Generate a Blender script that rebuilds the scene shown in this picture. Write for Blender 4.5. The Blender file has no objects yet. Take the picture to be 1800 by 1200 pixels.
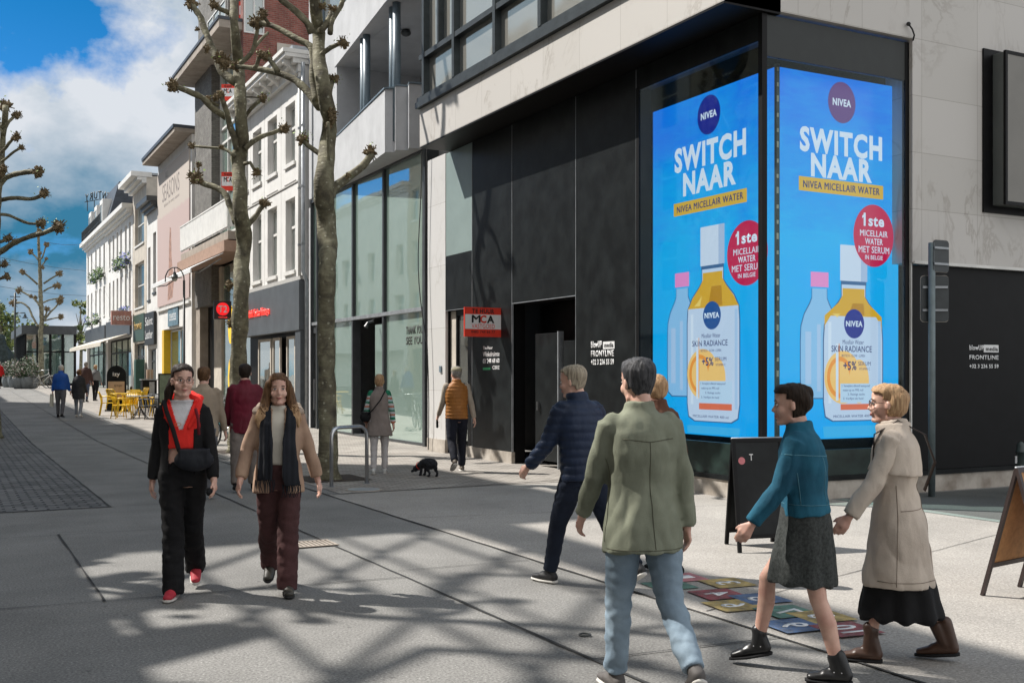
import bpy, bmesh, math, random
from mathutils import Vector, Matrix, noise, Quaternion
R = math.radians
random.seed(7)
scn = bpy.context.scene
col = scn.collection
# ------------------------------------------------------------------ camera
CAMZ = 1.62
YAW = math.atan2(0.4648, 0.8848)
cd = bpy.data.cameras.new('camera'); cam = bpy.data.objects.new('camera', cd); col.objects.link(cam)
cam.location = (0, 0, CAMZ); cam.rotation_euler = (R(90), 0, -YAW)
cd.sensor_width = 36; cd.lens = 37.8; cd.shift_y = 59/1800.0
cd.clip_start = 0.05; cd.clip_end = 3000
scn.camera = cam
# ------------------------------------------------------------------ sun and sky
SUN_EL = R(48); SX, SY = -0.68, 0.73          # horizontal direction towards the sun
sd = bpy.data.lights.new('sun', 'SUN'); sun = bpy.data.objects.new('sun', sd); col.objects.link(sun)
sd.energy = 5.0; sd.angle = R(0.5); sd.color = (1.0, 0.955, 0.89)
n_ = math.hypot(SX, SY)
sun_dir = Vector((SX/n_*math.cos(SUN_EL), SY/n_*math.cos(SUN_EL), math.sin(SUN_EL)))
sun.rotation_euler = sun_dir.to_track_quat('Z', 'Y').to_euler()
sun.location = (-20, 20, 40)
w = bpy.data.worlds.new("World"); scn.world = w; w.use_nodes = True
nt = w.node_tree; nt.nodes.clear()
def N(nt, t, **k):
    n = nt.nodes.new(t)
    for a, b in k.items():
        if a == 'inp':
            for i, v in b.items(): n.inputs[i].default_value = v
        else: setattr(n, a, b)
    return n
def Lk(nt, a, b): nt.links.new(a, b)
sky = N(nt, 'ShaderNodeTexSky', sky_type='NISHITA', sun_disc=False, sun_elevation=SUN_EL,
        sun_rotation=math.atan2(SX, SY), air_density=1.0, dust_density=0.6, ozone_density=2.5)
tc = N(nt, 'ShaderNodeTexCoord')
sx = N(nt, 'ShaderNodeSeparateXYZ'); Lk(nt, tc.outputs['Generated'], sx.inputs[0])
# project the view direction on a cloud layer
ad = N(nt, 'ShaderNodeMath', operation='ADD', inp={1: 0.55}); Lk(nt, sx.outputs[2], ad.inputs[0])
dx = N(nt, 'ShaderNodeMath', operation='DIVIDE'); dy = N(nt, 'ShaderNodeMath', operation='DIVIDE')
Lk(nt, sx.outputs[0], dx.inputs[0]); Lk(nt, ad.outputs[0], dx.inputs[1])
Lk(nt, sx.outputs[1], dy.inputs[0]); Lk(nt, ad.outputs[0], dy.inputs[1])
cb = N(nt, 'ShaderNodeCombineXYZ', inp={2: 102.7}); Lk(nt, dx.outputs[0], cb.inputs[0]); Lk(nt, dy.outputs[0], cb.inputs[1])
n1 = N(nt, 'ShaderNodeTexNoise', inp={'Scale': 2.7, 'Detail': 10, 'Roughness': 0.55, 'Distortion': 0.15}); Lk(nt, cb.outputs[0], n1.inputs['Vector'])
n2 = N(nt, 'ShaderNodeTexNoise', inp={'Scale': 2.9, 'Detail': 7, 'Roughness': 0.55}); Lk(nt, cb.outputs[0], n2.inputs['Vector'])
cr = N(nt, 'ShaderNodeValToRGB'); Lk(nt, n1.outputs[0], cr.inputs[0])
cr.color_ramp.elements[0].position = 0.445; cr.color_ramp.elements[0].color = (0, 0, 0, 1)
cr.color_ramp.elements[1].position = 0.515; cr.color_ramp.elements[1].color = (1, 1, 1, 1)
sh = N(nt, 'ShaderNodeValToRGB'); Lk(nt, n2.outputs[0], sh.inputs[0])
sh.color_ramp.elements[0].position = 0.40; sh.color_ramp.elements[0].color = (0.28, 1.35, 2.3, 1)
sh.color_ramp.elements[1].position = 0.61; sh.color_ramp.elements[1].color = (4.7, 4.95, 5.3, 1)
tint = N(nt, 'ShaderNodeMix', data_type='RGBA', blend_type='MULTIPLY', inp={0: 1.0}); Lk(nt, sky.outputs[0], tint.inputs[6])
tr_ = N(nt, 'ShaderNodeValToRGB'); Lk(nt, sx.outputs[2], tr_.inputs[0])
tr_.color_ramp.elements[0].position = 0.02; tr_.color_ramp.elements[0].color = (0.24, 0.54, 0.98, 1)
tr_.color_ramp.elements[1].position = 0.34; tr_.color_ramp.elements[1].color = (0.02, 0.36, 0.58, 1)
Lk(nt, tr_.outputs[0], tint.inputs[7])
mx = N(nt, 'ShaderNodeMix', data_type='RGBA'); Lk(nt, cr.outputs[0], mx.inputs[0]); Lk(nt, tint.outputs[2], mx.inputs[6]); Lk(nt, sh.outputs[0], mx.inputs[7])
# unseen sky behind the camera, brightened to add fill light to shaded sides
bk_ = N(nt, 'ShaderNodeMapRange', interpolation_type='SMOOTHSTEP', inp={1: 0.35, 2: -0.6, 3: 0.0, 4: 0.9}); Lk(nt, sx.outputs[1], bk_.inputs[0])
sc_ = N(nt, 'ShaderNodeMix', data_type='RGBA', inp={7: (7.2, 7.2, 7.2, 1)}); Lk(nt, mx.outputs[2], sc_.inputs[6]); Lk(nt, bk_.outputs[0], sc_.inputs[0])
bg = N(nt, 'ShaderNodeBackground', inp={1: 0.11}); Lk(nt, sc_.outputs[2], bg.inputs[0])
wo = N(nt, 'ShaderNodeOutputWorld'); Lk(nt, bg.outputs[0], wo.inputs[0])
scn.view_settings.view_transform = 'Standard'; scn.view_settings.look = 'None'
scn.view_settings.gamma = 1; scn.view_settings.exposure = 0.50
try:
    scn.cycles.max_bounces = 6; scn.cycles.diffuse_bounces = 3; scn.cycles.glossy_bounces = 3
    scn.cycles.transparent_max_bounces = 12; scn.cycles.caustics_reflective = False; scn.cycles.caustics_refractive = False
    scn.cycles.use_denoising = True; scn.cycles.sample_clamp_indirect = 6
except Exception: pass
# ------------------------------------------------------------------ geometry of the view, used to put things where they stand
def ray(px):
    r = (px-900)/1890.0
    return r*.8854+.4648, -r*.4658+.8848
def onX(px, py, X):
    a, b = ray(px); t = X/a
    return t*b, CAMZ+(659-py)/1890.0*t
def onY(px, py, Y):
    a, b = ray(px); t = Y/b
    return t*a, CAMZ+(659-py)/1890.0*t
def atT(px, py, t):
    a, b = ray(px)
    return Vector((a*t, b*t, CAMZ+(659-py)/1890.0*t))
def gz(y):                                   # the street climbs gently far away
    return 0.0 if y < 28 else min(0.75, (y-28)*0.017)
def Gt(px, t):
    a, b = ray(px); return Vector((a*t, b*t, gz(b*t)))
def G(px, py):
    return Gt(px, CAMZ*1890/(py-659.0))
FWD = Vector((.4648, .8848, 0)); RGT = Vector((.8854, -.4658, 0))
# ------------------------------------------------------------------ object bookkeeping
def props(o, label=None, cat=None, group=None, kind=None):
    if label: o['label'] = label
    if cat: o['category'] = cat
    if group: o['group'] = group
    if kind: o['kind'] = kind
    return o
def thing(name, label, cat, loc=(0, 0, 0), group=None):
    o = bpy.data.objects.new(name, None); col.objects.link(o); o.location = loc
    o.empty_display_size = .2
    return props(o, label, cat, group)
def rootloc(p):
    v = Vector((0, 0, 0))
    while p is not None:
        v = v+p.location; p = p.parent
    return v
def copy_tree(o, parent=None):
    c = o.copy(); col.objects.link(c); c.parent = parent
    for ch in o.children: copy_tree(ch, c)
    return c
class MB:
    """collects shapes, links them as one mesh object"""
    def __init__(s): s.v = []; s.f = []; s.m = []; s.cur = 0; s.sm = []; s.smooth = False
    def add(s, vs, fs):
        n = len(s.v); s.v += [tuple(x) for x in vs]
        for f in fs: s.f.append([i+n for i in f]); s.m.append(s.cur); s.sm.append(s.smooth)
        return s
    def box(s, x0, x1, y0, y1, z0, z1):
        if x0 > x1: x0, x1 = x1, x0
        if y0 > y1: y0, y1 = y1, y0
        if z0 > z1: z0, z1 = z1, z0
        return s.add([(x0,y0,z0),(x1,y0,z0),(x1,y1,z0),(x0,y1,z0),(x0,y0,z1),(x1,y0,z1),(x1,y1,z1),(x0,y1,z1)],
                     [(0,3,2,1),(4,5,6,7),(0,1,5,4),(1,2,6,5),(2,3,7,6),(3,0,4,7)])
    def fbox(s, F, a0, a1, n0, n1, z0, z1):
        """box in a wall frame: a along, n outwards, z up"""
        P = [F.p(a, n, z) for z in (z0, z1) for a, n in ((a0,n0),(a1,n0),(a1,n1),(a0,n1))]
        fs = [(0,3,2,1),(4,5,6,7),(0,1,5,4),(1,2,6,5),(2,3,7,6),(3,0,4,7)]
        return s.add(P, fs)
    def poly(s, pts): return s.add(pts, [list(range(len(pts)))])
    def prism(s, pts, z0, z1):
        n = len(pts)
        return s.add([(p[0], p[1], z0) for p in pts]+[(p[0], p[1], z1) for p in pts],
                     [list(range(n))[::-1], list(range(n, 2*n))]+[(i, (i+1) % n, (i+1) % n+n, i+n) for i in range(n)])
    def extr(s, pts, d):
        """planar polygon of 3-D points pushed by vector d"""
        n = len(pts); d = Vector(d)
        return s.add([Vector(p) for p in pts]+[Vector(p)+d for p in pts],
                     [list(range(n))[::-1], list(range(n, 2*n))]+[(i, (i+1) % n, (i+1) % n+n, i+n) for i in range(n)])
    def tube(s, pts, rad, seg=8, cap=True, jit=0.0, up=None, sq=1.0):
        pts = [Vector(p) for p in pts]; n = len(pts)
        if not hasattr(rad, '__len__'): rad = [rad]*n
        vs = []; prev = None
        for i, p in enumerate(pts):
            t = (pts[min(i+1, n-1)]-pts[max(i-1, 0)])
            if t.length < 1e-9: t = Vector((0, 0, 1))
            t.normalize()
            if prev is None:
                u = Vector(up) if up is not None else (Vector((1, 0, 0)) if abs(t.x) < .8 else Vector((0, 1, 0)))
            else: u = prev
            u = (u-t*u.dot(t))
            if u.length < 1e-6: u = t.orthogonal()
            u.normalize(); prev = u; v = t.cross(u)
            r = rad[i]; rx, ry = (r if hasattr(r, '__len__') else (r, r))
            for k in range(seg):
                a = 2*math.pi*k/seg
                j = 1+(random.uniform(-jit, jit) if jit else 0)
                vs.append(p+(u*math.cos(a)*rx+v*math.sin(a)*ry)*j)
        fs = []
        for i in range(n-1):
            for k in range(seg):
                k2 = (k+1) % seg
                fs.append((i*seg+k, i*seg+k2, (i+1)*seg+k2, (i+1)*seg+k))
        if cap: fs += [list(range(seg))[::-1], [(n-1)*seg+k for k in range(seg)]]
        return s.add(vs, fs)
    def caps(s, a, b, ra, rb, seg=10):
        """rounded capsule from a to b; radii may be (rx,ry)"""
        a = Vector(a); b = Vector(b); d = (b-a); L = d.length
        if L < 1e-6: d = Vector((0, 0, 1e-4)); L = 1e-4
        d = d/L
        A = ra if hasattr(ra, '__len__') else (ra, ra); B = rb if hasattr(rb, '__len__') else (rb, rb)
        pts = []; rr = []
        for k in (0.02, .3, .6, .85): q = math.sqrt(1-(1-k)**2); pts.append(a-d*min(A)*(1-k)); rr.append((A[0]*q, A[1]*q))
        pts.append(a); rr.append(A); pts.append(b); rr.append(B)
        for k in (.85, .6, .3, .02): q = math.sqrt(1-(1-k)**2); pts.append(b+d*min(B)*(1-k)); rr.append((B[0]*q, B[1]*q))
        return s.tube(pts, rr, seg)
    def ball(s, c, r, seg=10, ring=7, jit=0.0):
        c = Vector(c); r = r if hasattr(r, '__len__') else (r, r, r)
        vs = [c+Vector((0, 0, r[2]))]
        for i in range(1, ring):
            th = math.pi*i/ring
            for k in range(seg):
                a = 2*math.pi*k/seg; j = 1+(random.uniform(-jit, jit) if jit else 0)
                vs.append(c+Vector((r[0]*math.sin(th)*math.cos(a), r[1]*math.sin(th)*math.sin(a), r[2]*math.cos(th)))*j)
        vs.append(c-Vector((0, 0, r[2]))); fs = []
        for k in range(seg): fs.append((0, 1+k, 1+(k+1) % seg))
        for i in range(ring-2):
            for k in range(seg): a = 1+i*seg+k; b = 1+i*seg+(k+1) % seg; fs.append((a, a+seg, b+seg, b))
        L = len(vs)-1; o = 1+(ring-2)*seg
        for k in range(seg): fs.append((L, o+(k+1) % seg, o+k))
        return s.add(vs, fs)
    def build(s, name, mats, parent=None, org=None, fix=True, bevel=0):
        off = rootloc(parent) if parent is not None else (Vector(org) if org is not None else Vector((0, 0, 0)))
        me = bpy.data.meshes.new(name)
        me.from_pydata([tuple(Vector(v)-off) for v in s.v], [], s.f)
        if not isinstance(mats, (list, tuple)): mats = [mats]
        for m in mats: me.materials.append(m)
        me.polygons.foreach_set('material_index', s.m); me.polygons.foreach_set('use_smooth', s.sm)
        if fix:
            bm = bmesh.new(); bm.from_mesh(me); bmesh.ops.recalc_face_normals(bm, faces=bm.faces); bm.to_mesh(me); bm.free()
        o = bpy.data.objects.new(name, me); col.objects.link(o)
        if parent is not None: o.parent = parent
        elif org is not None: o.location = org
        if bevel:
            b = o.modifiers.new('b', 'BEVEL'); b.width = bevel; b.segments = 2; b.limit_method = 'ANGLE'; b.angle_limit = R(40)
        return o
class Frame:
    """wall frame: o + a*along + n*outwards + z*up"""
    def __init__(s, o, a, n): s.o = Vector(o); s.a = Vector(a); s.n = Vector(n)
    def p(s, a, n, z): return s.o+s.a*a+s.n*n+Vector((0, 0, z))
def FX(X): return Frame((X, 0, 0), (0, 1, 0), (-1, 0, 0))     # facade facing the street, a = world Y
def FY(Y): return Frame((0, Y, 0), (1, 0, 0), (0, -1, 0))     # facade facing the camera side, a = world X
def wall(mb, F, a0, a1, z0, z1, holes, thick=.35):
    """wall slab with rectangular openings and their reveals"""
    A = sorted(set([a0, a1]+[h[0] for h in holes]+[h[1] for h in holes]))
    Z = sorted(set([z0, z1]+[h[2] for h in holes]+[h[3] for h in holes]))
    A = [x for x in A if a0 <= x <= a1]; Z = [x for x in Z if z0 <= x <= z1]
    def solid(i, j):
        if i < 0 or j < 0 or i >= len(A)-1 or j >= len(Z)-1: return False
        ca = (A[i]+A[i+1])/2; cz = (Z[j]+Z[j+1])/2
        return not any(h[0] < ca < h[1] and h[2] < cz < h[3] for h in holes)
    for i in range(len(A)-1):
        for j in range(len(Z)-1):
            if not solid(i, j): continue
            x0, x1, y0, y1 = A[i], A[i+1], Z[j], Z[j+1]
            mb.poly([F.p(x0, 0, y0), F.p(x1, 0, y0), F.p(x1, 0, y1), F.p(x0, 0, y1)])
            mb.poly([F.p(x0, -thick, y0), F.p(x0, -thick, y1), F.p(x1, -thick, y1), F.p(x1, -thick, y0)])
            if not solid(i-1, j): mb.poly([F.p(x0, 0, y0), F.p(x0, 0, y1), F.p(x0, -thick, y1), F.p(x0, -thick, y0)])
            if not solid(i+1, j): mb.poly([F.p(x1, 0, y0), F.p(x1, -thick, y0), F.p(x1, -thick, y1), F.p(x1, 0, y1)])
            if not solid(i, j-1): mb.poly([F.p(x0, 0, y0), F.p(x0, -thick, y0), F.p(x1, -thick, y0), F.p(x1, 0, y0)])
            if not solid(i, j+1): mb.poly([F.p(x0, 0, y1), F.p(x1, 0, y1), F.p(x1, -thick, y1), F.p(x0, -thick, y1)])
    return mb
# ------------------------------------------------------------------ materials
MATS = {}
def srgb(*c):
    if max(c) > 1.01: c = [x/255.0 for x in c]
    return tuple((x/12.92 if x <= .04045 else ((x+.055)/1.055)**2.4) for x in c)
def mat(name, c, rough=.6, var=.12, scale=6, bump=.0, bscale=None, metal=0.0, spec=.5, dirt=None, wavebump=None, coat=0.0):
    if name in MATS: return MATS[name]
    m = bpy.data.materials.new(name); m.use_nodes = True; t = m.node_tree; b = t.nodes['Principled BSDF']
    b.inputs['Roughness'].default_value = rough; b.inputs['Metallic'].default_value = metal
    b.inputs['Specular IOR Level'].default_value = spec; b.inputs['Coat Weight'].default_value = coat
    tc = N(t, 'ShaderNodeTexCoord'); src = tc.outputs['Object']
    nz = N(t, 'ShaderNodeTexNoise', inp={'Scale': scale, 'Detail': 6, 'Roughness': .6}); Lk(t, src, nz.inputs['Vector'])
    rp = N(t, 'ShaderNodeValToRGB'); Lk(t, nz.outputs[0], rp.inputs[0])
    d = dirt or tuple(x*(1-2*var) for x in c)
    rp.color_ramp.elements[0].position = .3; rp.color_ramp.elements[0].color = (*[max(0, x) for x in d], 1)
    rp.color_ramp.elements[1].position = .62; rp.color_ramp.elements[1].color = (*[min(1, x*(1+var*.6)) for x in c], 1)
    Lk(t, rp.outputs[0], b.inputs['Base Color'])
    if bump:
        nb = N(t, 'ShaderNodeTexNoise', inp={'Scale': bscale or scale*5, 'Detail': 6, 'Roughness': .65}); Lk(t, src, nb.inputs['Vector'])
        bp = N(t, 'ShaderNodeBump', inp={'Strength': bump, 'Distance': .02}); Lk(t, nb.outputs[0], bp.inputs['Height']); Lk(t, bp.outputs[0], b.inputs['Normal'])
    MATS[name] = m; m['_n'] = 1
    return m
def newmat(name):
    m = bpy.data.materials.new(name); m.use_nodes = True; MATS[name] = m
    return m, m.node_tree, m.node_tree.nodes['Principled BSDF']
def emit(name, c, s=1.0):
    if name in MATS: return MATS[name]
    m = bpy.data.materials.new(name); m.use_nodes = True; t = m.node_tree; b = t.nodes['Principled BSDF']
    b.inputs['Base Color'].default_value = (.01, .01, .01, 1); b.inputs['Roughness'].default_value = .35
    b.inputs['Emission Color'].default_value = (*c, 1); b.inputs['Emission Strength'].default_value = s
    MATS[name] = m; return m
def wallpos(t):
    g = N(t, 'ShaderNodeNewGeometry'); s_ = N(t, 'ShaderNodeSeparateXYZ'); Lk(t, g.outputs['Position'], s_.inputs[0])
    a = N(t, 'ShaderNodeMath', operation='ADD'); Lk(t, s_.outputs[0], a.inputs[0]); Lk(t, s_.outputs[1], a.inputs[1])
    c = N(t, 'ShaderNodeCombineXYZ'); Lk(t, a.outputs[0], c.inputs[0]); Lk(t, s_.outputs[2], c.inputs[1])
    return g, s_, c
def brick(name, c1, c2, mortar, bw=.22, bh=.075, ms=.012, bump=.5, rough=.8, off=.5, plan=False, msmooth=.3, nscale=2.0, namt=.35):
    m, t, b = newmat(name); b.inputs['Roughness'].default_value = rough
    g, s_, c = wallpos(t); vec = g.outputs['Position'] if plan else c.outputs[0]
    br = N(t, 'ShaderNodeTexBrick', offset=off, inp={'Scale': 1.0, 'Brick Width': bw, 'Row Height': bh, 'Mortar Size': ms, 'Mortar Smooth': msmooth,
             'Color1': (*c1, 1), 'Color2': (*c2, 1), 'Mortar': (*mortar, 1)}); Lk(t, vec, br.inputs['Vector'])
    nz = N(t, 'ShaderNodeTexNoise', inp={'Scale': nscale, 'Detail': 7, 'Roughness': .65}); Lk(t, g.outputs['Position'], nz.inputs['Vector'])
    mp = N(t, 'ShaderNodeMapRange', inp={1: .3, 2: .7, 3: 1-namt, 4: 1+namt*.5}); Lk(t, nz.outputs[0], mp.inputs[0])
    mu = N(t, 'ShaderNodeMix', data_type='RGBA', blend_type='MULTIPLY', inp={0: 1.0}); Lk(t, br.outputs[0], mu.inputs[6]); Lk(t, mp.outputs[0], mu.inputs[7])
    Lk(t, mu.outputs[2], b.inputs['Base Color'])
    sb = N(t, 'ShaderNodeMath', operation='SUBTRACT', inp={0: 1.0}); Lk(t, br.outputs['Fac'], sb.inputs[1])
    n2 = N(t, 'ShaderNodeTexNoise', inp={'Scale': 60, 'Detail': 4}); Lk(t, g.outputs['Position'], n2.inputs['Vector'])
    ad = N(t, 'ShaderNodeMath', operation='MULTIPLY_ADD', inp={1: .3}); Lk(t, n2.outputs[0], ad.inputs[0]); Lk(t, sb.outputs[0], ad.inputs[2])
    bp = N(t, 'ShaderNodeBump', inp={'Strength': bump, 'Distance': .01}); Lk(t, ad.outputs[0], bp.inputs['Height']); Lk(t, bp.outputs[0], b.inputs['Normal'])
    return m
def concrete(name, c, speck=.5, rough=.85, big=.25, tile=None):
    m, t, b = newmat(name); b.inputs['Roughness'].default_value = rough; b.inputs['Specular IOR Level'].default_value = .3
    g = N(t, 'ShaderNodeNewGeometry'); P = g.outputs['Position']
    a = N(t, 'ShaderNodeTexNoise', inp={'Scale': .7, 'Detail': 6, 'Roughness': .6}); Lk(t, P, a.inputs['Vector'])
    f = N(t, 'ShaderNodeTexNoise', inp={'Scale': 62, 'Detail': 3, 'Roughness': .7}); Lk(t, P, f.inputs['Vector'])
    v = N(t, 'ShaderNodeTexVoronoi', inp={'Scale': 38, 'Randomness': 1.0}); Lk(t, P, v.inputs['Vector'])
    m1 = N(t, 'ShaderNodeMapRange', inp={1: .25, 2: .75, 3: 1-big, 4: 1+big}); Lk(t, a.outputs[0], m1.inputs[0])
    m2 = N(t, 'ShaderNodeMapRange', inp={1: .3, 2: .7, 3: 1-speck, 4: 1+speck}); Lk(t, f.outputs[0], m2.inputs[0])
    m3 = N(t, 'ShaderNodeMapRange', inp={1: 0.04, 2: .20, 3: 1.95, 4: 1.0}); Lk(t, v.outputs['Distance'], m3.inputs[0])
    x = N(t, 'ShaderNodeMath', operation='MULTIPLY'); Lk(t, m1.outputs[0], x.inputs[0]); Lk(t, m2.outputs[0], x.inputs[1])
    y = N(t, 'ShaderNodeMath', operation='MULTIPLY'); Lk(t, x.outputs[0], y.inputs[0]); Lk(t, m3.outputs[0], y.inputs[1])
    mu = N(t, 'ShaderNodeVectorMath', operation='SCALE'); mu.inputs[0].default_value = c; Lk(t, y.outputs[0], mu.inputs['Scale'])
    st = N(t, 'ShaderNodeTexNoise', inp={'Scale': 2.2, 'Detail': 8, 'Roughness': .7, 'Distortion': .6}); Lk(t, P, st.inputs['Vector'])
    sr = N(t, 'ShaderNodeMapRange', inp={1: .62, 2: .72, 3: 0.0, 4: .35}); Lk(t, st.outputs[0], sr.inputs[0])
    sm = N(t, 'ShaderNodeMix', data_type='RGBA'); Lk(t, sr.outputs[0], sm.inputs[0]); Lk(t, mu.outputs[0], sm.inputs[6]); sm.inputs[7].default_value = (*[q*.5 for q in c], 1)
    gv = N(t, 'ShaderNodeTexVoronoi', inp={'Scale': 3.1, 'Randomness': 1.0}); Lk(t, P, gv.inputs['Vector'])
    gr = N(t, 'ShaderNodeMapRange', inp={1: .045, 2: .065, 3: .55, 4: 0.0}); Lk(t, gv.outputs['Distance'], gr.inputs[0])
    gm = N(t, 'ShaderNodeMix', data_type='RGBA'); Lk(t, gr.outputs[0], gm.inputs[0]); Lk(t, sm.outputs[2], gm.inputs[6]); gm.inputs[7].default_value = (*[q*.38 for q in c], 1)
    Lk(t, gm.outputs[2], b.inputs['Base Color'])
    bp = N(t, 'ShaderNodeBump', inp={'Strength': .35, 'Distance': .006}); Lk(t, f.outputs[0], bp.inputs['Height']); Lk(t, bp.outputs[0], b.inputs['Normal'])
    return m
def marble(name, c, vein, tw, th, rough=.45):
    m, t, b = newmat(name); b.inputs['Roughness'].default_value = rough
    g, s_, c2 = wallpos(t)
    mp = N(t, 'ShaderNodeMapping', inp={'Rotation': (.2, .5, .6), 'Scale': (1, 1, .55)}); Lk(t, g.outputs['Position'], mp.inputs[0])
    nz = N(t, 'ShaderNodeTexNoise', inp={'Scale': 1.1, 'Detail': 9, 'Roughness': .62, 'Distortion': 1.1}); Lk(t, mp.outputs[0], nz.inputs['Vector'])
    d = N(t, 'ShaderNodeMath', operation='SUBTRACT', inp={1: .5}); Lk(t, nz.outputs[0], d.inputs[0])
    ab = N(t, 'ShaderNodeMath', operation='ABSOLUTE'); Lk(t, d.outputs[0], ab.inputs[0])
    r = N(t, 'ShaderNodeMapRange', inp={1: 0, 2: .03, 3: .5, 4: 0}); Lk(t, ab.outputs[0], r.inputs[0])
    n3 = N(t, 'ShaderNodeTexNoise', inp={'Scale': .8, 'Detail': 3}); Lk(t, g.outputs['Position'], n3.inputs['Vector'])
    r3 = N(t, 'ShaderNodeMapRange', inp={1: .45, 2: .65, 3: 0, 4: 1}); Lk(t, n3.outputs[0], r3.inputs[0])
    x = N(t, 'ShaderNodeMath', operation='MULTIPLY'); Lk(t, r.outputs[0], x.inputs[0]); Lk(t, r3.outputs[0], x.inputs[1])
    mx = N(t, 'ShaderNodeMix', data_type='RGBA'); Lk(t, x.outputs[0], mx.inputs[0]); mx.inputs[6].default_value = (*c, 1); mx.inputs[7].default_value = (*vein, 1)
    br = N(t, 'ShaderNodeTexBrick', offset=0.0, inp={'Scale': 1.0, 'Brick Width': tw, 'Row Height': th, 'Mortar Size': .004, 'Color1': (1, 1, 1, 1), 'Color2': (.93, .93, .92, 1), 'Mortar': (.6, .58, .55, 1)})
    Lk(t, c2.outputs[0], br.inputs['Vector'])
    mu = N(t, 'ShaderNodeMix', data_type='RGBA', blend_type='MULTIPLY', inp={0: 1.0}); Lk(t, mx.outputs[2], mu.inputs[6]); Lk(t, br.outputs[0], mu.inputs[7])
    Lk(t, mu.outputs[2], b.inputs['Base Color'])
    return m
def glassy(name, tint, refl=.5, rough=.02, thru=0.0, wav=0.0):
    """window glass: a mirror coat over a dim interior, or see-through when thru > 0"""
    m = bpy.data.materials.new(name); m.use_nodes = True; t = m.node_tree; MATS[name] = m
    b = t.nodes['Principled BSDF']; b.inputs['Base Color'].default_value = (*tint, 1); b.inputs['Roughness'].default_value = .5
    gl = N(t, 'ShaderNodeBsdfGlossy', inp={'Roughness': rough, 'Color': (.92, 1, .98, 1)})
    if wav:
        g = N(t, 'ShaderNodeNewGeometry'); nz = N(t, 'ShaderNodeTexNoise', inp={'Scale': .8, 'Detail': 1}); Lk(t, g.outputs['Position'], nz.inputs['Vector'])
        bp = N(t, 'ShaderNodeBump', inp={'Strength': wav, 'Distance': .05}); Lk(t, nz.outputs[0], bp.inputs['Height']); Lk(t, bp.outputs[0], gl.inputs['Normal'])
    fr = N(t, 'ShaderNodeLayerWeight', inp={'Blend': .5}); pw = N(t, 'ShaderNodeMath', operation='POWER', inp={1: 4.0}); Lk(t, fr.outputs['Facing'], pw.inputs[0])
    mr = N(t, 'ShaderNodeMapRange', inp={1: 0, 2: 1, 3: refl, 4: 1}); Lk(t, pw.outputs[0], mr.inputs[0])
    mx = N(t, 'ShaderNodeMixShader'); Lk(t, mr.outputs[0], mx.inputs[0])
    under = b.outputs[0]
    if thru > 0:
        tr = N(t, 'ShaderNodeBsdfTransparent', inp={'Color': (.9, .96, .95, 1)}); m2 = N(t, 'ShaderNodeMixShader', inp={0: thru})
        Lk(t, b.outputs[0], m2.inputs[1]); Lk(t, tr.outputs[0], m2.inputs[2]); under = m2.outputs[0]
    Lk(t, under, mx.inputs[1]); Lk(t, gl.outputs[0], mx.inputs[2])
    Lk(t, mx.outputs[0], t.nodes['Material Output'].inputs[0])
    return m
# ------------------------------------------------------------------ lettering
def text(name, s, mt, F_o, right, up, w, h=None, parent=None, bold=0.0, ext=.002, align='C', org=None, skew=False):
    """s is fitted into a box w wide (and h high) centred on F_o; right/up are unit vectors"""
    cu = bpy.data.curves.new(name, 'FONT'); cu.body = s; cu.size = 1; cu.offset = 0 if 'M' in s else bold; cu.space_character = 1.03+bold*2.6; cu.extrude = 0; cu.resolution_u = 3
    ob = bpy.data.objects.new(name, cu); col.objects.link(ob)
    dg = bpy.context.evaluated_depsgraph_get(); me = bpy.data.meshes.new_from_object(ob.evaluated_get(dg))
    bpy.data.objects.remove(ob); bpy.data.curves.remove(cu)
    xs = [v.co.x for v in me.vertices]; ys = [v.co.y for v in me.vertices]
    x0, x1, y0, y1 = min(xs), max(xs), min(ys), max(ys)
    kx = w/(x1-x0); ky = (h/(y1-y0)) if h else kx
    right = Vector(right); up = Vector(up); nrm = right.cross(up); o = Vector(F_o)
    off = rootloc(parent) if parent is not None else Vector(org or (0, 0, 0))
    bm = bmesh.new(); bm.from_mesh(me)
    for v in bm.verts: v.co = Vector(((v.co.x-(x0+x1)/2)*kx, (v.co.y-(y0+y1)/2)*ky, 0))
    if 'M' in s and bold > 0:                # letters with an M are thickened by a second, slightly shifted outline
        for j in (1, 2):
            d_ = bmesh.ops.duplicate(bm, geom=[f for f in bm.faces if not f.tag]) if j == 1 else None
            if d_:
                for g in d_['geom']:
                    if isinstance(g, bmesh.types.BMVert): g.co.x += bold*kx*1.5; g.co.y += bold*ky*.7; g.co.z += ext*.35
    r = bmesh.ops.extrude_face_region(bm, geom=bm.faces[:])
    for v in [g for g in r['geom'] if isinstance(g, bmesh.types.BMVert)]: v.co.z += ext
    for v in bm.verts: v.co = o+right*v.co.x+up*v.co.y+nrm*v.co.z-off
    bmesh.ops.recalc_face_normals(bm, faces=bm.faces); bm.to_mesh(me); bm.free()
    me.materials.clear(); me.materials.append(mt)
    o2 = bpy.data.objects.new(name, me); col.objects.link(o2)
    if parent is not None: o2.parent = parent
    elif org: o2.location = org
    return o2
UP = Vector((0, 0, 1))
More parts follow.
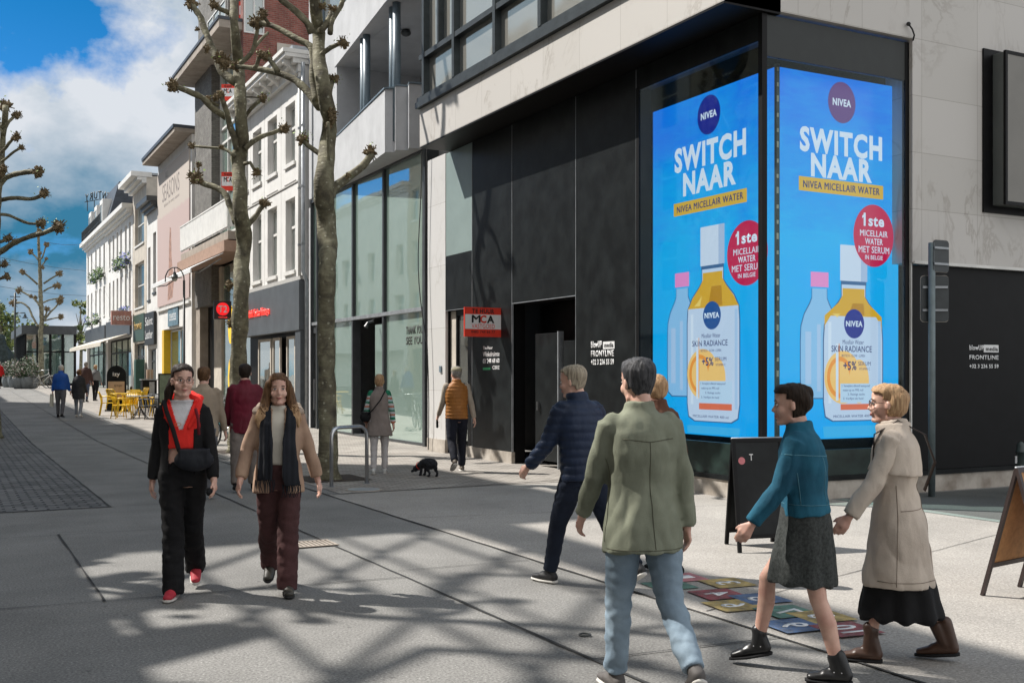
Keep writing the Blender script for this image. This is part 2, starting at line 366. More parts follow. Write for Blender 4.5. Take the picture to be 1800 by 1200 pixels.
# ------------------------------------------------------------------ shared materials
M = {}
M['concrete'] = concrete('concrete', (.20, .195, .185), speck=.5, big=.28)
M['plaza'] = concrete('plaza_concrete', (.325, .305, .28), speck=.35, big=.2)
M['darkstone'] = concrete('dark_stone', (.10, .105, .10), speck=.3, big=.3)
M['strip'] = concrete('stone_strip', (.20, .24, .22), speck=.2, big=.15)
M['cobble'] = brick('cobble', (.12, .12, .12), (.25, .245, .24), (.04, .04, .04), .24, .13, .020, 1.0, .85, plan=True, nscale=1.0)
M['paver'] = brick('paver', (.31, .28, .25), (.40, .37, .33), (.17, .155, .14), .21, .11, .010, .5, .85, plan=True, nscale=1.2)
M['joint'] = mat('joint', (.035, .035, .035), .9, .3)
M['marble'] = marble('marble', (.57, .545, .515), (.26, .22, .18), 1.12, .78, .5)
M['black'] = mat('black_panel', (.008, .009, .0095), .34, .35, 3, .03, 8, spec=.16, dirt=(.019, .022, .023))
M['blackmatte'] = mat('black_matte', (.004, .004, .0045), .5, .2, spec=.2)
M['steel_dark'] = mat('dark_steel', (.055, .065, .07), .4, .15, metal=.4)
M['anth'] = mat('anthracite', (.05, .055, .06), .45, .15, 3)
M['white_paint'] = mat('white_render', (.72, .71, .69), .8, .07, 1.2, .12, 20)
M['white_trim'] = mat('white_trim', (.74, .73, .70), .55, .06, 3)
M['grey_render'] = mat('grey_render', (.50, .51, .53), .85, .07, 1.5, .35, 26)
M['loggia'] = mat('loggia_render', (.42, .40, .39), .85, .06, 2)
M['bluemetal'] = mat('blue_grey_metal', (.16, .21, .25), .4, .08)
M['zinc'] = mat('zinc', (.34, .36, .38), .5, .15, metal=.5)
M['redbrick'] = brick('red_brick', (.20, .055, .04), (.30, .10, .075), (.24, .17, .14), .22, .075, .010, .4)
M['greybrick'] = brick('grey_brick', (.15, .14, .125), (.22, .21, .19), (.13, .12, .11), .22, .075, .010, .4)
M['whitebrick'] = brick('white_brick', (.60, .59, .57), (.68, .67, .65), (.5, .49, .47), .22, .075, .006, .3, nscale=.8, namt=.12)
M['stone'] = mat('pale_stone', (.55, .50, .43), .8, .12, 2, .2, 20)
M['slate'] = mat('slate', (.05, .06, .075), .5, .2, 4)
M['concrete_raw'] = mat('raw_concrete', (.36, .31, .26), .8, .15, 2, .15)
M['plinth'] = mat('plinth_stone', (.46, .42, .37), .8, .18, 2.5, .25, 18, dirt=(.25, .21, .17))
M['chrome'] = mat('brushed_steel', (.55, .55, .56), .28, .06, 30, metal=1.0)
M['glass_shop'] = glassy('shop_glass', (.27, .38, .33), .36, .015, wav=.05)
M['glass_win'] = glassy('window_glass', (.10, .105, .10), .30, .03, wav=.15)
M['glass_far'] = glassy('far_window_glass', (.05, .06, .07), .12, .1)
M['glass_case'] = glassy('case_glass', (.01, .012, .012), .01, .03, thru=1.0)
M['glass_clear'] = glassy('clear_glass', (.05, .12, .10), .22, .02, thru=.35, wav=.05)
M['glass_big'] = glassy('curtained_glass', (.26, .25, .22), .35, .05, wav=.25)
M['white'] = mat('white_ink', (.80, .80, .80), .5, .02)
M['red'] = mat('red_ink', (.80, .05, .025), .5, .05)
M['ink'] = mat('black_ink', (.012, .012, .012), .5, .05)
M['rubber'] = mat('rubber', (.02, .02, .02), .7, .1)
M['yellow'] = mat('yellow_plastic', (.80, .50, .01), .4, .05)
M['greyplastic'] = mat('grey_plastic', (.07, .075, .08), .5, .1)
M['wood'] = mat('cork_board', (.42, .22, .09), .8, .12, 20)
M['darkwood'] = mat('dark_frame_wood', (.035, .022, .02), .5, .2)
M['iron'] = mat('iron', (.03, .035, .035), .45, .15)
M['terracotta'] = mat('grey_pot', (.20, .22, .23), .8, .12)
M['soil'] = mat('soil', (.05, .035, .025), .95, .3, 12, .4)
# ------------------------------------------------------------------ ground
def sheet(name, x0, x1, y0, y1, dz, m, extra=()):
    mb = MB(); ys = sorted(set([y0, y1]+[y for y in (28, 40, 56, 72.1) if y0 < y < y1]))
    for a, b in zip(ys, ys[1:]):
        mb.poly([(x0, a, gz(a)+dz), (x1, a, gz(a)+dz), (x1, b, gz(b)+dz), (x0, b, gz(b)+dz)])
    o = mb.build(name, m, fix=False); return props(o, kind='structure')
sheet('ground', -900, 900, -300, 1500, 0.0, M['concrete'])
sheet('plaza_paving', 4.535, 10.22, -12, 14.05, .004, M['plaza'])
sheet('cobbled_lane', -3.2, 1.76, 14.0, 100, .004, M['cobble'])
sheet('pavement', 4.75, 9.9, 14.08, 100, .006, M['paver'])
sheet('side_street', 10.40, 40, -12, 10.42, .004, M['darkstone'])
sheet('kerb_strip', 10.22, 10.38, -12, 10.42, .008, M['strip'])
mb = MB()
def joint(a, b, wd=.022, z=.0085):
    a = Vector((a[0], a[1], 0)); b = Vector((b[0], b[1], 0)); d = b-a; L = d.length; d.normalize(); n = Vector((-d.y, d.x, 0))
    k = max(2, int(L/.35)); prev = None; L_, R_ = [], []
    for i in range(k+1):
        p = a+d*L*i/k; h = wd*.5*random.uniform(.55, 1.35); q = p+n*random.uniform(-.005, .005); zz = Vector((0, 0, gz(p.y)+z))
        L_.append(q+n*h+zz); R_.append(q-n*h+zz)
    for i in range(k): mb.poly([L_[i], R_[i], R_[i+1], L_[i+1]])
joint((3.25, -6), (3.25, 70)); joint((4.54, -6), (4.54, 100)); joint((4.6, 13.98), (9.1, 14.35), .03); joint((1.77, 14), (1.77, 90), .03)
joint((-3.2, 14.0), (1.8, 13.96), .03); joint((1.0, 8.15), (1.0, 11.8), .018)
joint((-4, 8.5), (3.25, 8.02), .012); joint((-4, 11.9), (2.3, 11.7), .010); joint((1.77, 14.0), (3.2, 13.9), .012)
joint((3.25, 5.2), (4.54, 5.1), .012); joint((3.3, 8.3), (4.5, 8.25), .010); joint((-1.2, 3), (-1.2, 8.5), .018)
joint((4.6, 5.9), (10.2, 7.6), .010); joint((4.6, 11.3), (10.2, 10.3), .009)
for y in (19.5, 25, 30.5, 36, 42): joint((1.8, y), (4.5, y-.1), .010)

props(mb.build('paving_joints', M['joint'], fix=False), kind='structure')
# earth round the two street trees
for nm, c in (('tree_pit', G(578, 842)), ('tree_pit', G(420, 794))):
    mb = MB(); mb.poly([(c.x-.45, c.y-.5, .012), (c.x+.55, c.y-.5, .012), (c.x+.55, c.y+.6, .012), (c.x-.45, c.y+.6, .012)])
    props(mb.build(nm, M['soil'], fix=False), kind='structure')
# drain, covers
c = G(537, 958); c.z = .0
t = thing('drain_grate', 'slotted iron drain grate set into the grey paving', 'drain', c)
mb = MB(); mb.box(c.x-.27, c.x+.27, c.y-.16, c.y+.16, .005, .009); mb.build('recess', M['joint'], t)
mb = MB()
for k in range(13): x = c.x-.26+k*.0433; mb.box(x-.011, x+.011, c.y-.15, c.y+.15, .0095, .016)
mb.box(c.x-.28, c.x+.28, c.y-.175, c.y-.155, .0095, .017); mb.box(c.x-.28, c.x+.28, c.y+.155, c.y+.175, .0095, .017); mb.build('grille', M['concrete_raw'], t)
c = G(640, 861); t = thing('manhole_cover', 'round pale manhole cover beside the bent steel bike stand', 'cover', c)
mb = MB(); mb.tube([(c.x, c.y, .004), (c.x, c.y, .012)], .26, 28); mb.build('rim', M['concrete_raw'], t)
mb = MB(); mb.tube([(c.x, c.y, .010), (c.x, c.y, .0155)], .225, 28); mb.build('lid', M['zinc'], t)
c = G(1028, 1117); t = MB(); t.tube([(c.x+.035*math.cos(a), c.y+.035*math.sin(a), .009) for a in [i*math.pi/8 for i in range(17)]], .006, 6)
props(t.build('metal_ring', M['iron'], org=c), 'small dark metal ring set in the paving beside the long joint', 'ring')
# hopscotch painted on the plaza
PC = {'y': mat('hop_yellow', (.48, .35, .12), .85, .35, 9), 'r': mat('hop_red', (.28, .06, .07), .85, .35, 9), 'g': mat('hop_green', (.09, .22, .17), .85, .35, 9), 'b': mat('hop_blue', (.08, .15, .30), .85, .35, 9), 'p': mat('hop_pink', (.55, .20, .22), .85, .2, 6)}
cells = [(1197, 1016, 'p', '1'), (1176, 1030, 'g', '2'), (1278, 1026, 'y', '3'), (1262, 1046, 'r', '4'), (1290, 1066, 'y', '6'), (1335, 1054, 'b', '5'), (1382, 1077, 'g', '7'), (1395, 1102, 'b', '9'), (1443, 1086, 'y', '8'), (1487, 1109, 'r', '10')]
for m_ in PC.values():                      # worn paint: the speckled concrete shows through
    t = m_.node_tree; b = t.nodes['Principled BSDF']; src = b.inputs['Base Color'].links[0].from_socket; g = N(t, 'ShaderNodeNewGeometry')
    n_ = N(t, 'ShaderNodeTexNoise', inp={'Scale': 38, 'Detail': 8, 'Roughness': .8}); Lk(t, g.outputs['Position'], n_.inputs['Vector'])
    r_ = N(t, 'ShaderNodeMapRange', inp={1: .48, 2: .60, 3: .04, 4: .55}); Lk(t, n_.outputs[0], r_.inputs[0]); x_ = N(t, 'ShaderNodeMix', data_type='RGBA', inp={7: (.22, .21, .20, 1)})
    Lk(t, r_.outputs[0], x_.inputs[0]); Lk(t, src, x_.inputs[6]); Lk(t, x_.outputs[2], b.inputs['Base Color'])
hop = thing('hopscotch', 'painted hopscotch squares with numbers on the sunlit paving', 'hopscotch', (5.0, 5.9, 0))
da = Vector((-.12, -1, 0)).normalized(); db = Vector((da.y, -da.x, 0))
for ci, (px, py, k, s) in enumerate(cells):
    c = G(px, py); c.z = .0105+ci*.0008
    mb = MB(); h = .168; mb.poly([c+da*h+db*h, c-da*h+db*h, c-da*h-db*h, c+da*h-db*h]); q = mb.build('square', PC[k], hop, fix=False)
    text('number', s, M['white'], c+Vector((0, 0, .002)), -da, db*-1 if False else -db, .19 if len(s) > 1 else .11, .2, q, bold=.02, ext=.001)
# ------------------------------------------------------------------ corner building (marble, black hoarding)
XA, XM, YB, YM = 9.12, 8.47, 10.56, 10.50
A = FX(XA); AM = FX(XM); B = FY(YB)
cb_ = thing('corner_building', 'marble clad corner block with black hoarding round its ground floor', 'building', (9.5, 11, 0))
SOF = 6.23
def ay(px, X=XA): a, b = ray(px); return X/a*b
def bx(px, Y=YB): a, b = ray(px); return Y/b*a
# marble walls
mb = MB(); mb.fbox(AM, YM, 20.14, -.9, 0, SOF, 6.99); mb.build('marble_band', M['marble'], cb_)
mb = MB(); wall(mb, FY(YM), XM+.002, 30, 3.17, 14, [(XM-.1, 11.72, 0, SOF)], .5)
mb.build('marble_wall', M['marble'], cb_)
mb = MB(); mb.fbox(AM, YM, 20.14, -.9, 0, 9.9, 14); mb.build('upper_band', M['marble'], cb_)
mb = MB(); mb.fbox(AM, YM+.01, 20.12, -.9, -.001, SOF-.03, SOF-.004); mb.build('soffit', M['blackmatte'], cb_)
# window strip on the first floor
fr = MB(); F = FX(XM-.02)
zs0, zs1 = 7.0, 9.9
fr.fbox(F, 10.6, 20.2, -.25, .06, zs0, zs0+.12); fr.fbox(F, 10.6, 20.2, -.2, .02, zs0+.13, zs0+.22); fr.fbox(F, 10.6, 20.16, -.2, .0, zs1-.12, zs1)
cols_ = [ay(747, XM), ay(800, XM), ay(872, XM), ay(952, XM), ay(1040, XM), 13.2, 11.9, 10.62]
for i, y in enumerate(cols_): fr.fbox(F, y-.05, y+.05, -.2, .03, zs0+.22, zs1-.12)
fr.fbox(F, 10.6, 20.1, -.2, .02, 7.96, 8.06)
m_ = (cols_[0]+cols_[1])/2; fr.fbox(F, m_-.04, m_+.04, -.2, .025, 8.06, zs1-.12)
wf = fr.build('window_frame', M['steel_dark'], cb_)
for i in range(len(cols_)-1):
    for z0, z1 in ((7.22, 7.96), (8.06, 9.78)):
        mb = MB(); mb.fbox(F, cols_[i+1]+.05, cols_[i]-.05, -.12, -.10, z0, z1); mb.build('pane', M['glass_big'], wf)
mb = MB(); mb.fbox(F, 10.6, 20.0, -.9, -.5, 7.0, 9.9); mb.build('curtain', mat('curtain', (.30, .28, .25), .9, .2, 2), cb_)
# pilaster and black cladding along the street
mb = MB(); mb.fbox(A, ay(783), ay(752), -.4, .0, .28, SOF-.03); mb.build('pilaster', marble('pale_marble', (.62, .61, .60), (.4, .38, .35), 2.4, 1.3), cb_)
mb = MB(); mb.fbox(A, ay(783), ay(752), -.4, .015, 0, .28); mb.build('pilaster_base', M['plinth'], cb_)
y0, y1, y2, y3, y4 = ay(1118), ay(1012), ay(900), ay(830), ay(783)
mb = MB()
def pan(a, b, z0, z1, n=0.0): mb.fbox(A, min(a, b)+.006, max(a, b)-.006, -.05, n, z0, z1)
pan(y0, y1, .22, SOF-.04); pan(y1, y2, 2.93, SOF-.04); pan(y2, y3, .22, SOF-.04); pan(y3, y4, 2.95, 4.06)
mb.fbox(A, 10.635, y0-.006, -.05, 0, 5.86, SOF-.04)
mb.build('black_cladding', M['black'], cb_)
M['greenblack'] = mat('green_black_panel', (.020, .036, .031), .3, .45, 2.5, .03, 8, dirt=(.006, .010, .009))
mb = MB(); mb.fbox(A, 10.635, y0-.006, -.05, 0, .301, .72); mb.build('base_panel', M['greenblack'], cb_)
mb = MB(); mb.fbox(A, 10.56, y4, -.30, -.06, 0, SOF-.05); 
o = MB(); wall(o, FX(XA+.06), 10.64, y4, 0, SOF-.05, [(y1+.02, y2-.02, 0, 2.9), (ay(818), ay(784), .22, 2.93), (10.63, y0-.02, .6, 5.9)], .2); o.build('backing_wall', M['blackmatte'], cb_)
mb = MB(); mb.fbox(A, y3, y4, -.06, -.01, 4.07, SOF-.04); mb.build('green_panel', mat('green_grey_panel', (.26, .33, .32), .3, .05, 2), cb_)
# edge trims
mb = MB()
for y in (y1, y2, y3, y0): mb.fbox(A, y-.005, y+.005, -.03, .004, .22, SOF-.05)
mb.fbox(A, y1, y2, -.03, .006, 2.915, 2.928); mb.fbox(A, y3, y4, -.03, .006, 2.94, 2.95)
mb.build('edge_trim', M['zinc'], cb_)
# plinth
mb = MB(); mb.fbox(A, y2, ay(820), -.25, .012, 0, .215); mb.fbox(A, 10.545, y1, -.25, .02, 0, .235); mb.build('plinth', M['plinth'], cb_)
mb = MB(); mb.fbox(A, 10.55, y1, -.1, .04, .235, .30); mb.build('ledge', M['black'], cb_)
mb = MB(); mb.fbox(B, XA+.04, 30, -.25, .02, 0, .235); mb.build('plinth', M['plinth'], cb_)
mb = MB(); mb.fbox(B, XA-.038, 30, .012, .045, .236, .299); mb.build('ledge', M['black'], cb_)
# doorway with two leaves
mb = MB(); mb.fbox(A, y1-.02, y2+.02, -.9, -.6, 0, 2.9); mb.build('door_recess', M['blackmatte'], cb_)
for a, b, h in ((ay(968), ay(927), 2.35), (ay(1008), ay(976), 2.2)):
    mb = MB(); mb.fbox(A, a, b, -.22, -.16, .12, h); d = mb.build('door', M['black'], cb_, bevel=.006)
    mb = MB(); mb.fbox(A, a-.03, a, -.24, -.13, .0, h+.02); mb.build('edge', M['zinc'], d)
    mb = MB(); mb.fbox(A, (a+b)/2+.25, (a+b)/2+.28, -.16, -.11, 1.0, 1.15); mb.build('handle', M['chrome'], d)
# side window in the recess
mb = MB(); ya, yb = ay(818), ay(785)
mb.fbox(A, ya, ya+.06, -.18, -.08, .22, 2.93); mb.fbox(A, yb-.35, yb-.29, -.18, -.08, .22, 2.93); mb.fbox(A, ya, yb-.3, -.18, -.08, 2.83, 2.93); mb.fbox(A, ya, yb-.3, -.18, -.08, 1.4, 1.46)
wv = mb.build('window', M['black'], cb_); mb = MB(); mb.fbox(A, ya+.06, yb-.35, -.14, -.12, .3, 2.83); mb.build('pane', M['glass_win'], wv)
mb = MB(); mb.fbox(A, yb-.3, yb, -.3, -.1, .22, 2.93); mb.build('side_jamb', M['stone'], cb_)
# glass case round the screens
XS, YS = XA+.5, YB+.3
mb = MB()
mb.box(XA-.006, XA+.075, YB-.006, YB+.07, .302, SOF-.035)
mb.fbox(A, y0-.08, y0, -.07, .005, .3, 5.9)
mb.fbox(B, XA+.07, XA+.1, -.05, .002, .3, 5.9) if False else None
mb.fbox(B, bx(1590), bx(1597), -.05, .004, .3, SOF-.04)
mb.build('case_frame', M['blackmatte'], cb_)
mb = MB(); mb.fbox(B, XA+.078, bx(1589.5), -.05, 0, 5.66, SOF-.045); mb.build('black_cladding', mat('fascia_grey_black', (.012, .016, .015), .5, .1), cb_)
mb = MB(); mb.fbox(B, XA+.10, bx(1589.5), -.05, 0, .301, .64); mb.build('base_panel', M['greenblack'], cb_)
mb = MB(); mb.fbox(A, 10.64, y0-.08, -.012, -.004, .72, 5.86); mb.build('case_glass', M['glass_case'], cb_)
mb = MB(); mb.fbox(B, XA+.01, bx(1589), -.012, -.004, .64, 5.66); mb.build('case_glass', M['glass_case'], cb_)
mb = MB(); mb.fbox(B, bx(1597.5), bx(1599.5), -.02, .03, .3, SOF); mb.build('white_strip', M['white_trim'], cb_)
mb = MB(); mb.box(XS+.12, XS+.2, 11, 17.0, .1, 6.1); mb.box(9.7, 14, YS+.12, YS+.2, .1, 6.1)
mb.box(XA+.07, XS+.3, 13.9, 14.0, .1, 6.1); mb.box(12.3, 12.4, YB+.07, YS+.3, .1, 6.1)
mb.box(XA+.06, XS+.12, 10.64, 14, .05, .2); mb.box(XA+.1, 12.3, 10.62, YS+.1, .05, .2); mb.build('case_interior', M['blackmatte'], cb_)
# black hoarding on the side street
mb = MB(); mb.fbox(B, bx(1600.5), 30, -.06, -.02, .30, 3.14); mb.build('black_hoarding', M['blackmatte'], cb_)
mb = MB(); mb.fbox(B, bx(1600), 14.3, -.02, .07, 3.15, 3.19); mb.build('drip_trim', M['white_trim'], cb_)
# core so nothing shows behind
mb = MB(); mb.box(10.4, 30, 14.2, 20.1, .1, 13.9); mb.box(12.6, 30, 11.1, 14.2, .1, 13.9); mb.box(9.4, 12.6, 11.1, 14.2, 6.3, 13.9); mb.box(9.45, 10.4, 14.2, 20.1, 3.2, 13.9); mb.build('core_wall', M['blackmatte'], cb_)
mb = MB(); mb.box(XM, 30, YM, 20.14, 14, 14.1); mb.build('roof', M['zinc'], cb_)
# lettering on the panels
def letterA(s, px0, px1, py, h, mt='white', X=XA-.001, bold=0.0, par=None):
    ya, yb = ay(px0, X), ay(px1, X); y = (ya+yb)/2; z = onX((px0+px1)/2, py, X)[1]
    text('lettering', s, M[mt], (X, y, z), (0, -1, 0), UP, abs(ya-yb), h, par or cb_, bold=bold)
letterA('The Huur', 849, 866, 611, .06); letterA('Winkelruimte', 849, 878, 622, .09); letterA('03 248 68 60', 849, 878, 634, .09, bold=.02); letterA('CBRE', 866, 878, 645.5, .07)
M['green'] = mat('green_ink', (.02, .35, .12), .5); mb = MB(); mb.fbox(A, ay(862), ay(849), 0, .002, 1.62+(659-650)/1890*20.8, 1.62+(659-646)/1890*20.8); mb.build('green_mark', M['green'], cb_)
letterA('blowUP', 1039, 1058, 605.5, .11, bold=.03); letterA('FRONTLINE', 1039, 1079, 621, .10, bold=.02); letterA('+32 3 236 55 59', 1039, 1079, 636, .09, bold=.03)
mb = MB(); mb.fbox(A, ay(1080), ay(1060), -.001, .002, onX(1070, 613, XA)[1], onX(1070, 600, XA)[1]); q = mb.build('white_label', M['white'], cb_)
letterA('media', 1062, 1078, 606, .075, 'ink', X=XA-.003, bold=.02)
def letterB(s, px0, px1, py, h, mt='white', Y=YB+.019, bold=0.0):
    xa, xb = bx(px0, Y), bx(px1, Y); z = onY((px0+px1)/2, py, Y)[1]
    text('lettering', s, M[mt], ((xa+xb)/2, Y, z), (1, 0, 0), UP, abs(xa-xb), h, cb_, bold=bold)
letterB('blowUP', 1703, 1728, 611, .075, bold=.03); letterB('FRONTLINE', 1703, 1754, 628, .065, bold=.02); letterB('+32 3 236 55 59', 1703, 1754, 643.5, .06, bold=.03)
mb = MB(); mb.fbox(FY(YB+.019), bx(1730), bx(1756), -.001, .002, onY(1742, 619, YB)[1], onY(1742, 606, YB)[1]); mb.build('white_label', M['white'], cb_)
letterB('media', 1732, 1753, 613, .06, 'ink', Y=YB+.016, bold=.02)
# small items on the wall
mb = MB(); mb.fbox(A, ay(777), ay(774), 0, .03, onX(776, 654, XA)[1], onX(776, 643, XA)[1]); mb.build('number_plate', M['bluemetal'], cb_)
# ------------------------------------------------------------------ the two advertising screens
E = {}
def ledbg(name, z0, z1, a, b, c_):
    m = bpy.data.materials.new(name); m.use_nodes = True; t = m.node_tree; bs = t.nodes['Principled BSDF']
    bs.inputs['Base Color'].default_value = (.01, .01, .012, 1); bs.inputs['Roughness'].default_value = .3
    g = N(t, 'ShaderNodeNewGeometry'); s_ = N(t, 'ShaderNodeSeparateXYZ'); Lk(t, g.outputs['Position'], s_.inputs[0])
    nz = N(t, 'ShaderNodeTexNoise', inp={'Scale': .55, 'Detail': 3, 'Roughness': .45, 'Distortion': .8}); Lk(t, g.outputs['Position'], nz.inputs['Vector'])
    mr = N(t, 'ShaderNodeMapRange', inp={1: z0, 2: z1, 3: 0, 4: 1}); Lk(t, s_.outputs[2], mr.inputs[0])
    ad = N(t, 'ShaderNodeMath', operation='MULTIPLY_ADD', inp={1: .9, 2: -.45}); Lk(t, nz.outputs[0], ad.inputs[0])
    mw = N(t, 'ShaderNodeMapping', inp={'Scale': (2.2, 2.2, 9)}); Lk(t, g.outputs['Position'], mw.inputs[0]); nw = N(t, 'ShaderNodeTexNoise', inp={'Scale': 1, 'Detail': 5, 'Distortion': 1.2}); Lk(t, mw.outputs[0], nw.inputs['Vector'])
    aw_ = N(t, 'ShaderNodeMath', operation='MULTIPLY_ADD', inp={1: .38, 2: -.19}); Lk(t, nw.outputs[0], aw_.inputs[0]); a0 = N(t, 'ShaderNodeMath', operation='ADD'); Lk(t, aw_.outputs[0], a0.inputs[0]); Lk(t, ad.outputs[0], a0.inputs[1])
    a2 = N(t, 'ShaderNodeMath', operation='ADD'); Lk(t, mr.outputs[0], a2.inputs[0]); Lk(t, a0.outputs[0], a2.inputs[1])
    rp = N(t, 'ShaderNodeValToRGB'); Lk(t, a2.outputs[0], rp.inputs[0]); e = rp.color_ramp.elements
    e[0].position = 0; e[0].color = (*c_, 1); e[1].position = 1; e[1].color = (*a, 1); k = rp.color_ramp.elements.new(.5); k.color = (*b, 1)
    Lk(t, rp.outputs[0], bs.inputs['Emission Color']); bs.inputs['Emission Strength'].default_value = .70
    return m
E['bg'] = ledbg('screen_blue', .76, 5.66, srgb(10, 118, 232), srgb(14, 172, 240), srgb(8, 165, 246))
for k, c_ in dict(navy=srgb(16, 32, 140), white=srgb(214, 224, 245), gold=srgb(214, 170, 62), txt=srgb(28, 48, 112), red=srgb(196, 22, 78), cap=srgb(206, 216, 240), oil=srgb(218, 166, 46), oil2=srgb(188, 132, 22), oilh=srgb(240, 204, 110), clear=srgb(172, 198, 236), clear2=srgb(140, 190, 236), pink=srgb(232, 140, 205), label=srgb(196, 210, 238), orange=srgb(240, 150, 60), orange2=srgb(246, 196, 120), bar=srgb(226, 110, 80), box=srgb(190, 212, 240), edge=srgb(60, 100, 150), blue=srgb(20, 78, 150), reflx=srgb(60, 178, 240), capd=srgb(170, 188, 224), slog=srgb(100, 62, 128)).items():
    E[k] = emit('screen_'+k, c_, .68)
def led(label, o, right, nrm, W, z0, z1, k, cx, items, logo):
    """o: world point of the screen's lower middle; right: viewer's right; nrm: outwards"""
    o = Vector(o); right = Vector(right); nrm = Vector(nrm)
    root = thing('advertising_screen', label, 'screen', (o.x, o.y, z0), 'lit advertising screens in the corner window')
    def P(x, z, d): return o+right*x+UP*z+nrm*d
    mb = MB(); mb.extr([P(-W/2, z0, 0), P(W/2, z0, 0), P(W/2, z1, 0), P(-W/2, z1, 0)], nrm*-.08); mb.build('display', E['bg'], root)
    lay = [0.002]
    def shape(name, pts, m):
        lay[0] += .0008; mb = MB(); mb.poly([P(cx+x*k if not clamp else min(W/2, max(-W/2, cx+x*k)), z, lay[0]) for x, z in pts]); return mb.build(name, E[m], root, fix=False)
    clamp = True
    def rect(name, x0, x1, za, zb, m): return shape(name, [(x0, za), (x1, za), (x1, zb), (x0, zb)], m)
    def disc(name, x, z, rx, rz, m, n=36): return shape(name, [(x+rx*math.cos(a), z+rz*math.sin(a)) for a in [2*math.pi*i/n for i in range(n)]], m)
    def tx(s, x, z, w_, h_, m, bold=0.02):
        lay[0] += .0008; return text('lettering', s, E[m], P(cx+x*k, z, lay[0]), right, UP, w_*k, h_, root, bold=bold, ext=.0006)
    Z = items
    disc('round_logo', 0, Z['logo'], .26/k*k if k == 1 else .27, .28, logo); tx('NIVEA', 0, Z['logo'], .36, .10, 'white', .035)
    tx('SWITCH', 0, Z['sw'], 1.62, Z['swh'], 'white', .042); tx('NAAR', 0, Z['na'], 1.2, Z['swh']*.93, 'white', .042)
    shape('gold_band', [(-.83, Z['gb']-.09), (.83, Z['gb']-.10), (.83, Z['gb']+.09), (-.83, Z['gb']+.10)], 'gold'); tx('NIVEA MICELLAIR WATER', 0, Z['gb'], 1.5, .095, 'txt', .03)
    bxx = Z['bx']; sx_ = Z['sx']
    # clear bottle with pink cap
    def bottle(x, wd, neck, ztop, zsh, zbot, m, r_=.1):
        pts = [(x-neck, ztop), (x-neck, zsh+.28), (x-neck*1.3, zsh+.2), (x-wd*.8, zsh+.06), (x-wd*.97, zsh-.1), (x-wd, zsh-.3), (x-wd, zbot+.25), (x-wd*.94, zbot+.06), (x-wd*.7, zbot), (x+wd*.7, zbot), (x+wd*.94, zbot+.06), (x+wd, zbot+.25), (x+wd, zsh-.3), (x+wd*.97, zsh-.1), (x+wd*.8, zsh+.06), (x+neck*1.3, zsh+.2), (x+neck, zsh+.28), (x+neck, ztop)]
        return pts
    s0 = Z['s']
    shape('clear_bottle', bottle(sx_, .37, .15, s0[1]-.02, s0[1]-.42, s0[2], 'clear'), 'edge'); shape('clear_bottle', bottle(sx_, .355, .14, s0[1]-.02, s0[1]-.43, s0[2]+.015, 'clear'), 'clear2')
    rect('highlight', sx_-.27, sx_-.16, s0[2]+.2, s0[1]-.6, 'clear'); rect('highlight', sx_+.18, sx_+.27, s0[2]+.2, s0[1]-.6, 'label'); rect('highlight', sx_-.05, sx_+.02, s0[2]+.1, s0[1]-.5, 'clear')
    rect('pink_cap', sx_-.17, sx_+.17, s0[1], s0[0], 'pink')
    # main bottle
    b0 = Z['b']; wd = .60
    shape('reflection', [(bxx-.58, z0+.02), (bxx+.58, z0+.02), (bxx+.6, b0[3]-.06), (bxx-.6, b0[3]-.06)], 'reflx')
    pts = bottle(bxx, wd, .25, b0[1], b0[1]-.5, b0[3], 'x'); shape('bottle', pts, 'edge'); pts = bottle(bxx, wd-.02, .235, b0[1], b0[1]-.51, b0[3]+.015, 'x'); shape('bottle', pts, 'label')
    zl = b0[2]; oil = [p for p in bottle(bxx, wd-.02, .22, b0[1]-.1, b0[1]-.51, zl, 'x') if p[1] > zl+.26 or False]
    L_ = [(bxx-wd+.03, zl)]+[p for p in pts[1:6]][::-1]; oilp = [(bxx-wd+.03, zl), (bxx-wd+.04, min(zl+.12, b0[1]-.7)), (bxx-wd*.95, b0[1]-.62), (bxx-wd*.78, b0[1]-.46), (bxx-.30, b0[1]-.30), (bxx-.22, b0[1]-.20), (bxx-.22, b0[1]-.10), (bxx+.22, b0[1]-.10), (bxx+.22, b0[1]-.20), (bxx+.30, b0[1]-.30), (bxx+wd*.78, b0[1]-.46), (bxx+wd*.95, b0[1]-.62), (bxx+wd-.04, min(zl+.12, b0[1]-.7)), (bxx+wd-.03, zl)]
    shape('oil_layer', oilp, 'oil'); shape('oil_shade', [(bxx-.1, zl+.02), (bxx+.22, zl+.02), (bxx+.2, b0[1]-.3), (bxx-.02, b0[1]-.3)], 'oil2')
    shape('oil_light', [(bxx-.42, zl+.03), (bxx-.28, zl+.03), (bxx-.24, b0[1]-.42), (bxx-.32, b0[1]-.5)], 'oilh'); rect('highlight', bxx-.50, bxx-.44, b0[3]+.25, zl-.08, 'white'); rect('highlight', bxx+.49, bxx+.55, b0[3]+.2, zl-.05, 'clear')
    rect('cap', bxx-.27, bxx+.27, b0[1], b0[0], 'cap'); rect('cap_shade', bxx+.14, bxx+.27, b0[1], b0[0], 'capd'); rect('cap_ring', bxx-.25, bxx+.25, b0[1]-.05, b0[1], 'edge')
    zz = lambda f: b0[3]+(zl-b0[3])*f
    disc('splash', bxx-.22, zz(.42), .36, .36, 'orange2'); disc('splash', bxx-.28, zz(.42), .25, .28, 'orange'); disc('splash', bxx-.28, zz(.42), .19, .22, 'orange2'); disc('splash', bxx+.1, zz(.38), .2, .3, 'orange2')
